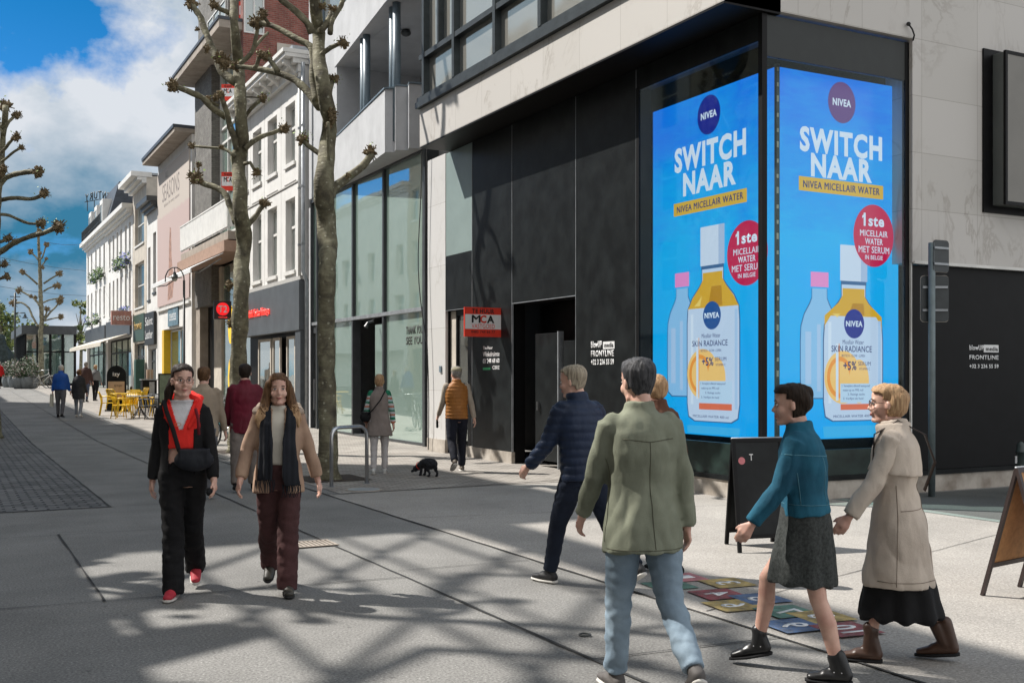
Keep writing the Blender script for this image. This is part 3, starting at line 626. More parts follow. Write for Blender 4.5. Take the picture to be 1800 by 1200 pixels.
    rect('dropper', bxx-.36, bxx-.31, zz(.2), zz(.74), 'white'); rect('dropper_edge', bxx-.305, bxx-.29, zz(.22), zz(.74), 'orange')
    disc('round_logo', bxx, zz(.93), .2, .2, 'blue' if k == 1 else 'navy'); tx('NIVEA', bxx, zz(.93), .33, .08, 'white', .035)
    tx('Micellair Water', bxx-.02, zz(.755), .42, .06, 'txt', 0); tx('SKIN RADIANCE', bxx-.05, zz(.69), .8, .085, 'txt', .01); tx('BIOTECH - GLOW - LUMEN', bxx-.02, zz(.625), .46, .035, 'txt', 0)
    tx('+5%', bxx-.09, zz(.53), .26, .12, 'txt', .02); tx('SERUM', bxx+.2, zz(.55), .25, .055, 'txt', .0); tx('VITAMIN C', bxx+.2, zz(.50), .22, .035, 'txt', .0)
    rect('note', bxx-.28, bxx+.45, zz(.18), zz(.36), 'box')
    for i, s in enumerate(('1. Verwijdert effectief waterproof', 'make-up en 99% vuil', '2. Reinigt zacht', '3. Verfijnt de huid')): tx(s, bxx+.03+(0 if i % 2 == 0 else -.06), zz(.335-.04*i), .56-(i % 2)*.16 if i != 2 else .34, .04, 'txt', 0)
    rect('orange_bar', bxx-.28, bxx+.45, zz(.11), zz(.165), 'bar'); tx('MICELLAIR WATER 400 ml', bxx-.02, zz(.05), .8, .035, 'txt', 0)
    rx, rz, rr = Z['red']
    shape('red_disc', [(rx+rr*math.cos(a)*.95, rz+rr*math.sin(a)) for a in [2*math.pi*i/48 for i in range(48)]], 'red')
    sc_ = rr/.44
    rect('numeral', rx-.205, rx-.165, rz+.13*sc_, rz+.315*sc_, 'white'); shape('numeral', [(rx-.165, rz+.315*sc_), (rx-.235, rz+.27*sc_), (rx-.235, rz+.235*sc_), (rx-.17, rz+.27*sc_)], 'white'); tx('ste', rx+.05, rz+.20*sc_, .32, .135, 'white', .03); tx('MICELLAIR', rx, rz+.03, .56, .085, 'white', .012); tx('WATER', rx, rz-.08, .36, .085, 'white', .012); tx('MET SERUM', rx, rz-.195, .62, .09, 'white', .012); tx('IN BELGIE', rx, rz-.30, .36, .06, 'white', .01)
    return root
YA0, YA1 = 10.90, ay(1147.5, XS)
led('tall lit screen facing the street with two bottles and a dark blue logo disc', (XS, (YA0+YA1)/2, 0), (0, -1, 0), (-1, 0, 0), YA1-YA0, .76, 5.66, 1.0, 0.0,
    dict(logo=5.33, sw=4.84-.04, swh=.37, na=4.42, gb=4.07, bx=.10, sx=-.62, s=(3.13, 2.92, 1.30), b=(3.74, 3.18, 2.58, .95), red=(.87, 3.27, .44)), 'navy')
led('tall lit screen facing the side street with two bottles and a purple logo disc', ((9.66+11.84)/2, YS, 0), (1, 0, 0), (0, -1, 0), 2.18, .76, 5.66, .93, 0.02,
    dict(logo=5.32, sw=4.76, swh=.34, na=4.43, gb=4.16, bx=.22, sx=-.44, s=(3.0, 2.80, 1.30), b=(3.39, 2.90, 2.42, .99), red=(.60, 3.54, .43)), 'slog')
# strip between the screens
mb = MB(); mb.box(XS-.002, XS+.05, YS-.004, YS+.04, .7, 5.7); o = mb.build('screen_joint', M['steel_dark'], cb_)
mb = MB()
for i in range(24):
    z = 1.0+i*.2; mb.box(XS-.001, XS+.03, YS-.010, YS-.005, z, z+(.05 if i % 3 else .08))
mb.build('clip', mat('clip_brass', (.45, .42, .36), .4), o)
# ------------------------------------------------------------------ signs fixed to the block
def rentsign(label, c, right, nrm, w_, h_, big=True, group='estate agent boards'):
    c = Vector(c); right = Vector(right).normalized(); nrm = Vector(nrm).normalized()
    root = thing('rent_board', label, 'sign', c, group)
    def P(x, z, d=0): return c+right*x+UP*z+nrm*d
    def rc(n, x0, x1, a, b, d, m): mb = MB(); mb.poly([P(x0, a, d), P(x1, a, d), P(x1, b, d), P(x0, b, d)]); return mb.build(n, m, root, fix=False)
    mb = MB(); mb.extr([P(-w_/2, -h_/2), P(w_/2, -h_/2), P(w_/2, h_/2), P(-w_/2, h_/2)], nrm*-.03); mb.build('board', M['red'], root)
    rc('white_field', -w_/2+.012, w_/2-.012, -h_*.24, h_*.26, .002, M['white'])
    text('lettering', 'TE HUUR', M['ink'], P(0, h_*.37, .002), right, UP, w_*.6, h_*.15, root, bold=.03)
    text('lettering', 'M', M['ink'], P(-w_*.2, h_*.10, .004), right, UP, w_*.22, h_*.26, root, bold=.03)
    text('lettering', 'C', M['red'], P(0, h_*.10, .004), right, UP, w_*.17, h_*.27, root, bold=.04)
    text('lettering', 'A', M['ink'], P(w_*.2, h_*.10, .004), right, UP, w_*.2, h_*.26, root, bold=.04)
    if big:
        text('lettering', 'VASTGOED', M['red'], P(0, -h_*.14, .004), right, UP, w_*.62, h_*.15, root)
        text('lettering', '0485 744 66 77', M['ink'], P(0, -h_*.33, .002), right, UP, w_*.64, h_*.09, root)
    return root
c0 = onX(849, 566, 8.75)
rentsign('red and white rent board on the black hoarding near the doorway', (8.75, 17.8, CAMZ+(659-566)/1890*(8.75*.4648+17.8*.8848)), (1, 0, 0), (0, -1, 0), .76, .54)
mb = MB(); F = FY(YB)
sl = thing('lightbox_sign', 'blank black framed lightbox mounted on the marble side wall', 'sign', (13.9, 10.4, 5.1))
mb.fbox(F, 13.12, 15.4, -.06, .09, 3.95, 6.29); mb.build('back_frame', M['blackmatte'], sl)
mb = MB(); mb.fbox(F, 13.3, 15.3, .09, .30, 4.05, 6.22); mb.build('box', mat('lightbox_grey', (.11, .12, .115), .4, .08, 2), sl, bevel=.01)
mb = MB(); mb.fbox(F, 13.33, 15.27, .30, .312, 4.09, 6.18); mb.build('face_panel', mat('lightbox_face', (.20, .19, .17), .45, .06, 1.5), sl)
mb = MB()
for a, b, c_, d in ((13.29, 13.335, 4.04, 6.23), (15.27, 15.31, 4.04, 6.23)): mb.fbox(F, a, b, .28, .318, c_, d)
mb.fbox(F, 13.335, 15.27, .28, .318, 4.04, 4.09); mb.fbox(F, 13.335, 15.27, .28, .318, 6.18, 6.23); mb.build('front_frame', M['blackmatte'], sl)
p = [Vector((bx(1597), 10.49, 6.20))]; p += [p[0]+Vector((-.02, -.04, .06)), p[0]+Vector((-.07, -.05, .13)), p[0]+Vector((-.12, -.03, .2))]
mb = MB(); mb.smooth = True; mb.tube(p, .012, 6); mb.ball(p[-1], .03, 8, 6)
props(mb.build('cable_stub', M['rubber'], org=p[0]), 'short black cable stub at the top corner of the dark fascia', 'cable')
# ------------------------------------------------------------------ street buildings
def window(par, F, a0, a1, z0, z1, n=-.16, fm='white_trim', gm='glass_win', fw=.06, rail=None, mull=None, name='window', sill=None):
    mb = MB()
    mb.fbox(F, a0, a0+fw, n-.06, n, z0, z1); mb.fbox(F, a1-fw, a1, n-.06, n, z0, z1)
    mb.fbox(F, a0+fw, a1-fw, n-.06, n, z0, z0+fw); mb.fbox(F, a0+fw, a1-fw, n-.06, n, z1-fw, z1)
    if rail: mb.fbox(F, a0+fw, a1-fw, n-.05, n+.012, z0+(z1-z0)*rail-fw/2, z0+(z1-z0)*rail+fw/2)
    for m_ in (mull or []): mb.fbox(F, a0+(a1-a0)*m_-fw/2, a0+(a1-a0)*m_+fw/2, n-.055, n+.006, z0+fw, z1-fw)
    o = mb.build(name, M[fm], par)
    mb = MB(); mb.fbox(F, a0+fw*.5, a1-fw*.5, n-.045, n-.03, z0+fw*.5, z1-fw*.5); mb.build('pane', M[gm], o)
    if sill: mb = MB(); mb.fbox(F, a0-.06, a1+.06, -.12, .06, z0-sill, z0-.002); mb.build('sill', M[fm], o)
    return o
def house(label, F, a0, a1, H, wm, wins, base=None, cornice=None, depth=9, fm='white_trim', gm='glass_far', rail=.66, z0=-.2, group=None, roof='zinc', org=None, sill=.1, cat='house', name='town_house', blinds=True):
    root = thing(name, label, cat, org or F.p((a0+a1)/2, 0, gz(F.p((a0+a1)/2, 0, 0).y)), group)
    holes = list(wins)+([(base[0], base[1], z0+.3, base[2])] if base else [])
    mb = MB(); wall(mb, F, a0, a1, z0, H, holes, .3); mb.fbox(F, a0, a1, -depth, -.75, z0, H-.05)
    mb.fbox(F, a0, a0+.05, -.76, -.3, z0, H-.06); mb.fbox(F, a1-.05, a1, -.76, -.3, z0, H-.06)
    mb.build('wall', M[wm], root)
    mb = MB(); mb.fbox(F, a0+.01, a1-.01, -depth+.1, -.28, H, H+.12); mb.build('roof', M[roof], root)
    for h in wins: window(root, F, *h, fm=fm, gm=gm, rail=rail, sill=sill)
    if cornice:
        mb = MB(); pr = cornice
        mb.fbox(F, a0-.05, a1+.05, -.27, pr, H-.12, H+.14); mb.fbox(F, a0-.02, a1+.02, .001, pr*.6, H-.3, H-.122); mb.fbox(F, a0-.01, a1+.01, .002, pr*.3, H-.45, H-.302)
        mb.build('cornice', M[fm], root)
    return root
# ---- white building with loggia and tall shop window
XG = 9.58; FG = FX(XG); g0, g1 = 22.5, 31.3
lb = thing('loggia_building', 'pale rendered block with deep loggia above a tall empty glass shopfront', 'building', (XG, 27, 0))
mb = MB(); wall(mb, FG, g0, g1, 6.85, 16, [(g0+.05, 28.7, 7.0, 10.2), (g0+.05, 30.7, 11.6, 13.9), (g0, g1, 6, 6.86)], .3)
mb.fbox(FG, g0, g1, -9, -2.6, 0, 16); mb.fbox(FG, 28.7, g1, -2.6, -.3, 6.85, 16); mb.fbox(FG, g0, 28.7, -2.6, -.3, 10.2, 11.5); mb.fbox(FG, g0, g1, -2.6, -.3, 6.6, 6.99)
mb.fbox(FG, g1-.25, g1, -2.6, -.0, -.1, 6.6)
mb.build('wall', M['grey_render'], lb)
def plan(ins=0): return [(9.57, 28.9), (8.93+ins, 23.3), (9.13+ins, 23.18), (9.05+ins, 22.95), (9.32+ins, 22.86), (9.24+ins, 22.6), (9.575, 22.52)]
mb = MB(); P_ = plan(); mb.prism(P_, 6.75, 7.0)
outer = P_; inner = [(9.6, 28.6), (9.1, 23.4), (9.3, 23.0), (9.45, 22.75), (9.6, 22.7)]
mb.prism([P_[0], P_[1], (9.09, 23.36), (9.6, 28.3)], 7.0, 8.2); mb.prism([P_[1], P_[2], P_[3], (9.2, 23.25), (9.09, 23.36)], 7.0, 8.2); mb.prism([P_[3], P_[4], P_[5], P_[6], (9.58, 23.05), (9.2, 23.25)], 7.0, 8.2)
mb.build('balcony_parapet', M['grey_render'], lb)
mb = MB(); mb.prism([(9.56, 28.95), (8.90, 23.28), (9.10, 23.1), (9.2, 23.4), (9.62, 28.3)], 8.205, 8.24); mb.prism([(9.1, 23.1), (9.03, 22.93), (9.3, 22.84), (9.22, 22.56), (9.6, 22.5), (9.6, 22.8), (9.2, 23.38)], 8.206, 8.24); mb.build('coping', M['bluemetal'], lb)
mb = MB(); mb.prism([(9.575, 28.9), (8.93, 23.3), (8.88, 22.52), (9.575, 22.52)], 10.2, 11.6); mb.build('upper_parapet', M['grey_render'], lb)
mb = MB(); mb.prism([(9.57, 28.95), (8.90, 23.28), (8.85, 22.5), (9.57, 22.5)], 11.602, 11.64); mb.build('coping', M['bluemetal'], lb)
for x, y in ((9.38, 26.1), (9.33, 25.75), (9.18, 23.55), (9.13, 23.2)):
    mb = MB(); mb.smooth = True; mb.tube([(x+.05, y, 7.0), (x+.05, y, 10.2)], .095, 16); mb.build('column', M['bluemetal'], lb)
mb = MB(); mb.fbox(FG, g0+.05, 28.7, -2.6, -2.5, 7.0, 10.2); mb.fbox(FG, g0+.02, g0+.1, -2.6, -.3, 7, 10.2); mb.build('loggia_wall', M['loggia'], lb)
for a, b in ((22.9, 24.6), (24.9, 26.1), (26.9, 27.5)): window(lb, FG, a, b, 7.05, 9.5, n=-2.40, fm='anth', gm='glass_far', mull=[.5] if b-a > 1 else None)
mb = MB(); mb.smooth = True; mb.ball((10.1, 24.9, 10.12), (.13, .13, .09), 14, 8); mb.build('ceiling_lamp', M['anth'], lb)
for a, b in ((22.6, 24.6), (24.65, 26.6), (26.65, 28.6), (28.65, 30.6)): window(lb, FG, a, b, 11.6, 13.9, n=-.2, fm='bluemetal', gm='glass_win')
# curtain wall
edges = [g0+.02, ay(675, XG), ay(621, XG), ay(583, XG), ay(558, XG), g1-.28]
mb = MB()
for y in edges: mb.fbox(FG, y-.045, y+.045, -.20, .03, .06, 6.72)
mb.fbox(FG, g0, g1-.25, -.2, .035, 6.70, 6.80); mb.fbox(FG, g0+.05, g1-.25, -.2, .0, .0, .07)
cw = mb.build('glazing_frame', M['anth'], lb)
mb = MB(); mb.fbox(FG, g0+.05, g1-.3, -.15, .045, 3.08, 3.17); mb.build('transom', M['zinc'], cw)
for i in range(5):
    mb = MB(); mb.fbox(FG, edges[i]+.045, edges[i+1]-.045, -.06, -.045, 3.17, 6.70); mb.build('pane', M['glass_shop'], cw)
    if i != 1: mb = MB(); mb.fbox(FG, edges[i]+.045, edges[i+1]-.045, -.06, -.045, .07, 3.08); mb.build('pane', M['glass_shop' if i != 4 else 'glass_win'], cw)
mb = MB(); mb.fbox(FG, edges[1]+.045, edges[2]-.045, -2.2, -1.9, 0, 3.08); mb.fbox(FG, edges[1]+.05, edges[1]+.07, -1.9, -.2, 0, 3.08); mb.build('door_recess', M['blackmatte'], lb)
mb = MB(); mb.fbox(FG, edges[1]+.05, edges[1]+.8, -.09, -.07, .07, 2.9); d = mb.build('door', M['glass_shop'], lb)
mb = MB(); mb.fbox(FG, edges[4]+.05, g1-.33, -.04, .0, 2.85, 3.06); mb.fbox(FG, edges[4]+.05, edges[4]+.12, -.04, .0, .1, 2.85); mb.fbox(FG, g1-.4, g1-.33, -.04, 0, .1, 2.85); d = mb.build('side_door', M['anth'], lb)
mb = MB(); mb.fbox(FG, edges[4]+.2, edges[4]+.23, .0, .05, .6, 1.5); mb.build('handle', M['chrome'], d)
mb = MB(); mb.fbox(FX(XG), g0-.12, g0+.0, -.3, .05, 0, 6.8); mb.build('corner_post', M['anth'], lb)
for s, py, a, b in (('THANK YOU', 580, 704, 744), ('SEE YOU', 598, 706, 744)):
    z = onX(720, py, XG)[1]; text('lettering', s, mat('faded_grey', (.05, .055, .05), .7, .05), (XG-.02+.06, (ay(704, XG)+ay(748, XG))/2, z), (0, -1, 0), UP, 1.0, .19, lb, bold=.02)
mb = MB(); pt = onX(660, 571, XG); mb.tube([(XG-.05, pt[0], pt[1]+.1), (XG-.2, pt[0], pt[1]+.05), (XG-.25, pt[0], pt[1]-.06)], [.03, .03, .06], 8); mb.build('spotlight', M['anth'], lb)
# cables hanging down the joint between the two buildings
random.seed(3)
for i, (pa, pb) in enumerate((((741, 268), (748, 600)), ((748, 262), (752, 790)))):
    pts = []
    for k in range(14):
        f = k/13; px = pa[0]+(pb[0]-pa[0])*f+math.sin(f*7+i*2)*2.5-(8*math.sin(f*3.1) if i == 0 else 0); py = pa[1]+(pb[1]-pa[1])*f
        y, z = onX(px, py, 9.30 if i == 0 else 9.04); pts.append((9.30 if i == 0 else 9.04, y, max(z, .02)))
    mb = MB(); mb.tube(pts, .011, 5); props(mb.build('hanging_cable', M['rubber'], org=pts[0]), ['thin dark cable sagging across the dark post of the glass shopfront', 'thin dark cable hanging straight down the pale pilaster edge'][i], 'cable')
# ---- white house above the vintage shop
XT = 9.45; FT = FX(XT); t0, t1 = 31.55, 39.2
tw = thing('shop_house', 'white panelled house above the dark vintage shop fascia', 'house', (XT, 35, 0))
wins = []
for a, b in ((32.3, 33.35), (34.35, 35.5), (36.3, 37.45), (38.1, 38.95)): wins += [(a, b, 8.2, 10.05), (a, b, 4.85, 7.1)]
mb = MB(); wall(mb, FT, t0, t1, 4.5, 10.95, wins, .35); mb.fbox(FT, t0, t1, -9, -.8, 0, 10.9); mb.fbox(FT, t0, t0+.05, -.8, -.35, 0, 10.9); mb.fbox(FT, t1-.05, t1, -.8, -.35, 0, 10.9); mb.build('wall', M['white_paint'], tw)
for h in wins: window(tw, FT, *h, n=-.17, rail=.62, sill=.12, fw=.08)
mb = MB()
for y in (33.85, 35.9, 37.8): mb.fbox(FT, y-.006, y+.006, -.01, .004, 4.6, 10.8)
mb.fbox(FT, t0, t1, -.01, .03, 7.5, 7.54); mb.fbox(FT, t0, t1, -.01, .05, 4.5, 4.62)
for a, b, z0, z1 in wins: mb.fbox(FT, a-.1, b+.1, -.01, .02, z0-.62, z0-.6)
mb.build('moulding', mat('moulding_grey', (.45, .44, .42), .8, .05), tw)  # joints and bands in one plain grey, darker than the wall
co = MB(); co.fbox(FT, t0-.12, t1+.1, -.3, .62, 11.24, 11.36); co.fbox(FT, t0-.1, t1+.08, -.3, .56, 11.12, 11.238); co.fbox(FT, t0-.06, t1+.05, -.3, .30, 10.96, 11.118); co.fbox(FT, t0-.03, t1+.02, .002, .14, 10.72, 10.958)
q = co.build('cornice', M['white_trim'], tw)
for i in range(9):
    y = t0+.25+i*.9; mb = MB(); mb.extr([(XT-.02, y, 10.72), (XT-.14, y, 10.74), (XT-.3, y, 10.9), (XT-.5, y, 11.0), (XT-.52, y, 11.115), (XT-.02, y, 11.115)], (0, .14, 0)); mb.build('bracket', M['white_trim'], q)
mb = MB(); mb.fbox(FT, t0, t1, -9, .3, 11.37, 11.5); mb.build('roof', M['zinc'], tw)
mb = MB(); mb.fbox(FT, t0, t1, -.5, .10, 2.98, 4.48); mb.build('fascia', mat('fascia_grey', (.09, .10, .11), .45, .12, 1.5), tw)
mb = MB(); mb.fbox(FT, t0+.02, t1, -.7, -.35, 0, 2.97); mb.build('shopfront', M['blackmatte'], tw)
mb = MB(); mb.fbox(FT, t0, t0+.55, -.34, .06, 0, 2.97); mb.build('dark_pier', mat('pier_grey', (.07, .08, .09), .5, .1), tw)
for a, b in ((ay(509, XT), ay(494, XT)), (ay(483, XT), ay(470, XT)), (ay(467, XT), ay(445, XT))):
    o = window(tw, FT, a, b, .2, 2.85, n=-.18, fm='stone', gm='glass_win', fw=.09)
M['neon'] = emit('neon_red', srgb(255, 60, 50), 1.1); M['redlit'] = emit('red_lit', srgb(226, 24, 30), .9)
yy, zz_ = onX(430, 551, XT-.12)
def disc3(c, right, r, n=28): return [Vector(c)+Vector(right)*math.cos(a)*r[0]+UP*math.sin(a)*r[1] for a in [2*math.pi*i/n for i in range(n)]]
mb = MB(); mb.extr(disc3((XT-.11, ay(433, XT), onX(433, 556, XT)[1]), (0, -1, 0), (.44, .50)), (-.03, 0, 0)); mb.build('red_disc', M['redlit'], tw)
text('lettering', 'T2', M['white'], (XT-.15, ay(433, XT), onX(433, 556, XT)[1]), (0, -1, 0), UP, .56, .5, tw, bold=.03)
text('lettering', 'Think Twice Vintage', M['neon'], (XT-.11, (ay(441, XT)+ay(480, XT))/2, onX(461, 551, XT)[1]), (0, -1, 0), UP, ay(441, XT)-ay(480, XT), .34, tw, bold=.02, ext=.03)
# drain pipes
for px, X, rad in ((527, 9.38, .05), (533, 9.36, .06)):
    y = ay(px, X); mb = MB(); mb.smooth = True
    pts = [(X, y, 11.1), (X, y, 4.6)] if px == 527 else [(X, y, 10.9), (X, y, 4.7), (X+.08, y-.12, 4.4), (X+.08, y-.12, .1)]
    mb.tube(pts, rad, 10); q = mb.build('drain_pipe', M['zinc'] if px == 533 else M['white_trim'], tw)
    mb = MB()
    for z in (5.5, 7.2, 9.0): mb.tube([(X, y, z), (X, y, z+.06)], rad+.012, 10)
    mb.box(X-.09, X+.09, y-.09, y+.09, 10.3, 10.55) if px == 527 else None; mb.build('bracket', M['zinc'], q)
# ---- flats with the brick pier, balcony and awning
XF = 9.9; FF = FX(XF); f0, f1 = 39.25, 48.2
fl = thing('flats_building', 'tall flats with red brick side wall and slab eaves beside the white house', 'building', (XF, 44, .2))
mb = MB(); mb.box(XF-.35, 22, f0, f0+.4, 11, 24); mb.box(XF+.4, 22, f0, f0+.4, 0, 11); mb.build('side_wall', M['redbrick'], fl)
mb = MB(); mb.box(XF+.45, 22, f0+.41, f1, 0, 23.9); mb.build('core_wall', M['loggia'], fl)
yp0, yp1 = ay(372, 9.5), ay(343, 9.5)
mb = MB(); mb.box(9.5, XF+.44, yp0, yp1, 4.5, 14.2); mb.build('brick_pier', M['greybrick'], fl)
mb = MB(); mb.box(9.55, XF+.43, yp1-.8, yp1, 0, 4.49); mb.build('lower_pier', M['concrete_raw'], fl)
mb = MB(); mb.box(8.7, XF+.5, f0+.1, f1+.1, 14.22, 14.5); mb.build('eaves_slab', M['concrete_raw'], fl)
mb = MB(); mb.box(8.66, XF+.5, f0+.08, f1+.12, 14.505, 14.62); mb.build('eaves_edge', M['slate'], fl)
mb = MB(); mb.box(9.7, XF+.44, f0+3.0, f1-.3, 14.63, 24); mb.build('upper_wall', M['greybrick'], fl)
window(fl, FX(9.69), f0+3.3, f0+6.6, 14.9, 16.4, n=.04, fm='white_trim', gm='glass_win', mull=[.33, .66])
window(fl, FY(f0-.001), XF-.33, XF+.42, 14.1, 18.6, n=.03, fm='white_trim', gm='glass_win', mull=[.5])
mb = MB(); mb.box(XF+.9, XF+1.5, f0-.02, f0-.001, 12.9, 13.9); mb.build('beige_patch', M['stone'], fl)
fr = MB()
for y in (f0+.1, f0+1.9, f0+3.7, yp0-.05): fr.fbox(FF, y-.04, y+.04, -.1, .06, 6.2, 14.2)
for z in (6.2, 7.2, 8.9, 9.4, 10.9, 11.5, 14.1): fr.fbox(FF, f0+.1, yp0, -.1, .05, z, z+.09)
fr = fr.build('glazing_frame', M['white_trim'], fl)
ys = (f0+.1, f0+1.9, f0+3.7, yp0-.05)
for i in range(3): mb = MB(); mb.fbox(FF, ys[i]+.04, ys[i+1]-.04, -.05, -.03, 6.25, 14.1); mb.build('pane', M['glass_shop' if i else 'glass_win'], fr)
# balcony of white slats
mb = MB(); mb.box(9.0, XF, f0-.0, f1-.1, 6.55, 6.85); mb.build('balcony_slab', M['concrete_raw'], fl)
mb = MB(); y = f0+.05
while y < f1-.15: mb.box(8.97, 9.0, y, y+.13, 7.0, 8.0); y += .15
mb.box(8.95, 9.03, f0, f1-.1, 8.0, 8.05); x = 9.05
while x < 9.85: mb.box(x, x+.13, f0-.03, f0, 7.0, 8.0); x += .15
mb.box(9.0, 9.03, f0+.02, f1-.12, 6.95, 7.02); mb.build('balcony_screen', M['white_trim'], fl)
mb = MB(); mb.box(8.85, XF, f0-.05, f1-.05, 6.1, 6.5); mb.build('canopy_beam', mat('brown_beam', (.34, .22, .16), .7, .1), fl)
aw = thing('shop_awning', 'white sloping fabric awning under the slatted balcony', 'awning', (8.9, 44, 6.0))
mb = MB(); mb.extr([(8.9, f0+.3, 6.05), (8.9, f1-.3, 6.05), (7.75, f1-.3, 5.45), (7.75, f0+.3, 5.45)], (0, 0, .03)); mb.build('canvas', M['white'], aw)
mb = MB(); mb.box(7.72, 7.76, f0+.28, f1-.28, 5.30, 5.44); mb.build('valance', M['white'], aw)
mb = MB(); mb.tube([(8.9, f0+.6, 5.9), (8.2, f0+1.2, 5.4), (7.78, f0+.6, 5.36)], .025, 6); mb.tube([(8.9, f1-.6, 5.9), (8.2, f1-1.2, 5.4), (7.78, f1-.6, 5.36)], .025, 6); mb.build('folding_arm', M['zinc'], aw)
mb = MB(); mb.fbox(FF, f0, ay(395, 9.9), -.1, .02, 0, 6.0); mb.build('shop_glass', M['glass_clear'], fl)
mb = MB(); mb.fbox(FF, ay(394, 9.9), ay(381, 9.9), -.3, .1, 0, 6.0); mb.build('beige_pier', M['stone'], fl)
mb = MB(); mb.fbox(FF, ay(380, 9.9), f1-.9, -.3, .0, 0, 6.0); mb.build('dark_opening', M['blackmatte'], fl)
M['yellowlit'] = emit('yellow_lit', srgb(250, 200, 30), .9)
for z in (1.5, 3.6): mb = MB(); mb.extr([(9.82, 42.3+.35*math.cos(a), z+.75*math.sin(a)) for a in [2*math.pi*i/20 for i in range(20)]], (-.04, 0, 0)); mb.build('yellow_disc', M['yellowlit'], fl)
mb = MB(); mb.box(9.75, 9.8, 39.6, 41.2, 3.1, 4.3); mb.build('poster', M['white'], fl)
# T2 blade sign
p = atT(392, 545, 38.9); ts = thing('blade_sign', 'square black blade sign with a red disc sticking out over the vintage shop', 'sign', p)
def cardf(root, c, w_, h_, d, m, name='panel', nrm=-FWD, right=RGT):
    c = Vector(c); mb = MB(); mb.extr([c-right*w_/2-UP*h_/2, c+right*w_/2-UP*h_/2, c+right*w_/2+UP*h_/2, c-right*w_/2+UP*h_/2], -Vector(nrm)*d); return mb.build(name, m, root)
cardf(ts, p, .62, .66, .14, M['ink'], 'box', Vector((0, -1, 0)), Vector((1, 0, 0)))
mb = MB(); mb.poly(disc3(p+Vector((0, -.004, .04)), (1, 0, 0), (.235, .235))); mb.build('disc', M['redlit'], ts, fix=False)
text('lettering', 'T2', M['white'], p+Vector((0, -.006, .04)), (1, 0, 0), UP, .32, .25, ts, bold=.02)
text('lettering', 'VINTAGE', M['neon'], p+Vector((0, -.004, -.26)), (1, 0, 0), UP, .32, .05, ts)
mb = MB(); mb.tube([p+Vector((.2, .06, .1)), (9.9, p.y+.06, p.z+.1)], .02, 6); mb.build('bracket', M['iron'], ts)
# rent boards on the flats
for lab, px, py, t, w_, h_ in (('red and white rent board high up under the top floor window', 437, 19, 40.5, .72, .68), ('rent board on the upper glazing below the slab eaves', 401, 163, 39.2, .48, .6), ('rent board lower on the glazing just above the slatted balcony', 401, 319, 39.2, .48, .68)):
    p = atT(px, py, t); rentsign(lab, p, RGT, -FWD, w_, h_, big=False)
# ---- house with the faded advertisement
h0, h1 = 48.3, 56.8; X5 = 9.5; F5 = FX(X5)
ph = thing('poster_house', 'narrow house with a pink painted advertisement over its white shopfront', 'house', (X5, 52, .4))
mb = MB(); wall(mb, F5, h0, h1, 0, 12.2, [(50.0, 55.6, .2, 3.85)], .4); mb.fbox(F5, h0, h1, -9, -1.4, 0, 12.2); mb.fbox(F5, h0, h0+.1, -1.4, -.4, 0, 12.1); mb.build('wall', M['white_paint'], ph)
mb = MB(); mb.fbox(F5, h0-.05, h1+.1, -1, .75, 12.22, 12.4); mb.build('eaves', M['concrete_raw'], ph)
mb = MB(); mb.fbox(F5, h0-.03, h1+.08, -9, .8, 12.402, 12.55); mb.build('roof', M['slate'], ph)
mb = MB(); mb.fbox(F5, h0+.3, h1-.15, .0, .06, 5.05, 11.7)
mm, t_, b_ = newmat('faded_pink'); g = N(t_, 'ShaderNodeNewGeometry'); s_ = N(t_, 'ShaderNodeSeparateXYZ'); Lk(t_, g.outputs['Position'], s_.inputs[0])
nz = N(t_, 'ShaderNodeTexNoise', inp={'Scale': 1.6, 'Detail': 7, 'Roughness': .7}); Lk(t_, g.outputs['Position'], nz.inputs['Vector'])
ma = N(t_, 'ShaderNodeMath', operation='MULTIPLY_ADD', inp={1: .5}); Lk(t_, nz.outputs[0], ma.inputs[0]); Lk(t_, s_.outputs[2], ma.inputs[2])
mr = N(t_, 'ShaderNodeMapRange', inp={1: 9.6, 2: 9.75}); Lk(t_, ma.outputs[0], mr.inputs[0]); mx = N(t_, 'ShaderNodeMix', data_type='RGBA'); Lk(t_, mr.outputs[0], mx.inputs[0])
mx.inputs[6].default_value = (.50, .385, .365, 1); mx.inputs[7].default_value = (.52, .46, .41, 1); Lk(t_, mx.outputs[2], b_.inputs['Base Color']); b_.inputs['Roughness'].default_value = .8
ad_ = mb.build('painted_advert', mm, ph)
text('lettering', 'ALL', mat('faded_letter', (.20, .17, .16), .8), (X5-.06, 54.0, 11.35), (0, -1, 0), UP, .8, .3, ad_); text('lettering', 'SEASONS', M['ink'] if False else mat('faded_letter', (.2, .17, .16)), (X5-.06, 53.0, 10.55), (0, -1, 0), UP, 4.4, .85, ad_)
text('lettering', 'fashion for every season', mat('faded_letter', (.2, .17, .16)), (X5-.06, 52.8, 9.9), (0, -1, 0), UP, 3.9, .22, ad_)
mb = MB(); mb.extr([(X5-.058, 53.2, 8.7), (X5-.058, 52.9, 8.6), (X5-.058, 52.75, 7.2), (X5-.058, 52.2, 6.0), (X5-.058, 52.5, 5.3), (X5-.058, 53.8, 5.2), (X5-.058, 53.5, 6.6), (X5-.058, 53.4, 7.8)], (-.004, 0, 0)); mb.build('painted_patch', mat('painted_stain', (.38, .22, .17), .8, .3, 4), ad_)
mb = MB(); mb.fbox(F5, h0+.2, h1-.1, .0, .1, 4.8, 4.92); mb.build('sill_band', M['white_trim'], ph)
mb = MB(); mb.fbox(F5, 55.05, 55.58, -.39, .02, .2, 3.84); mb.build('yellow_reveal', M['yellow'], ph)
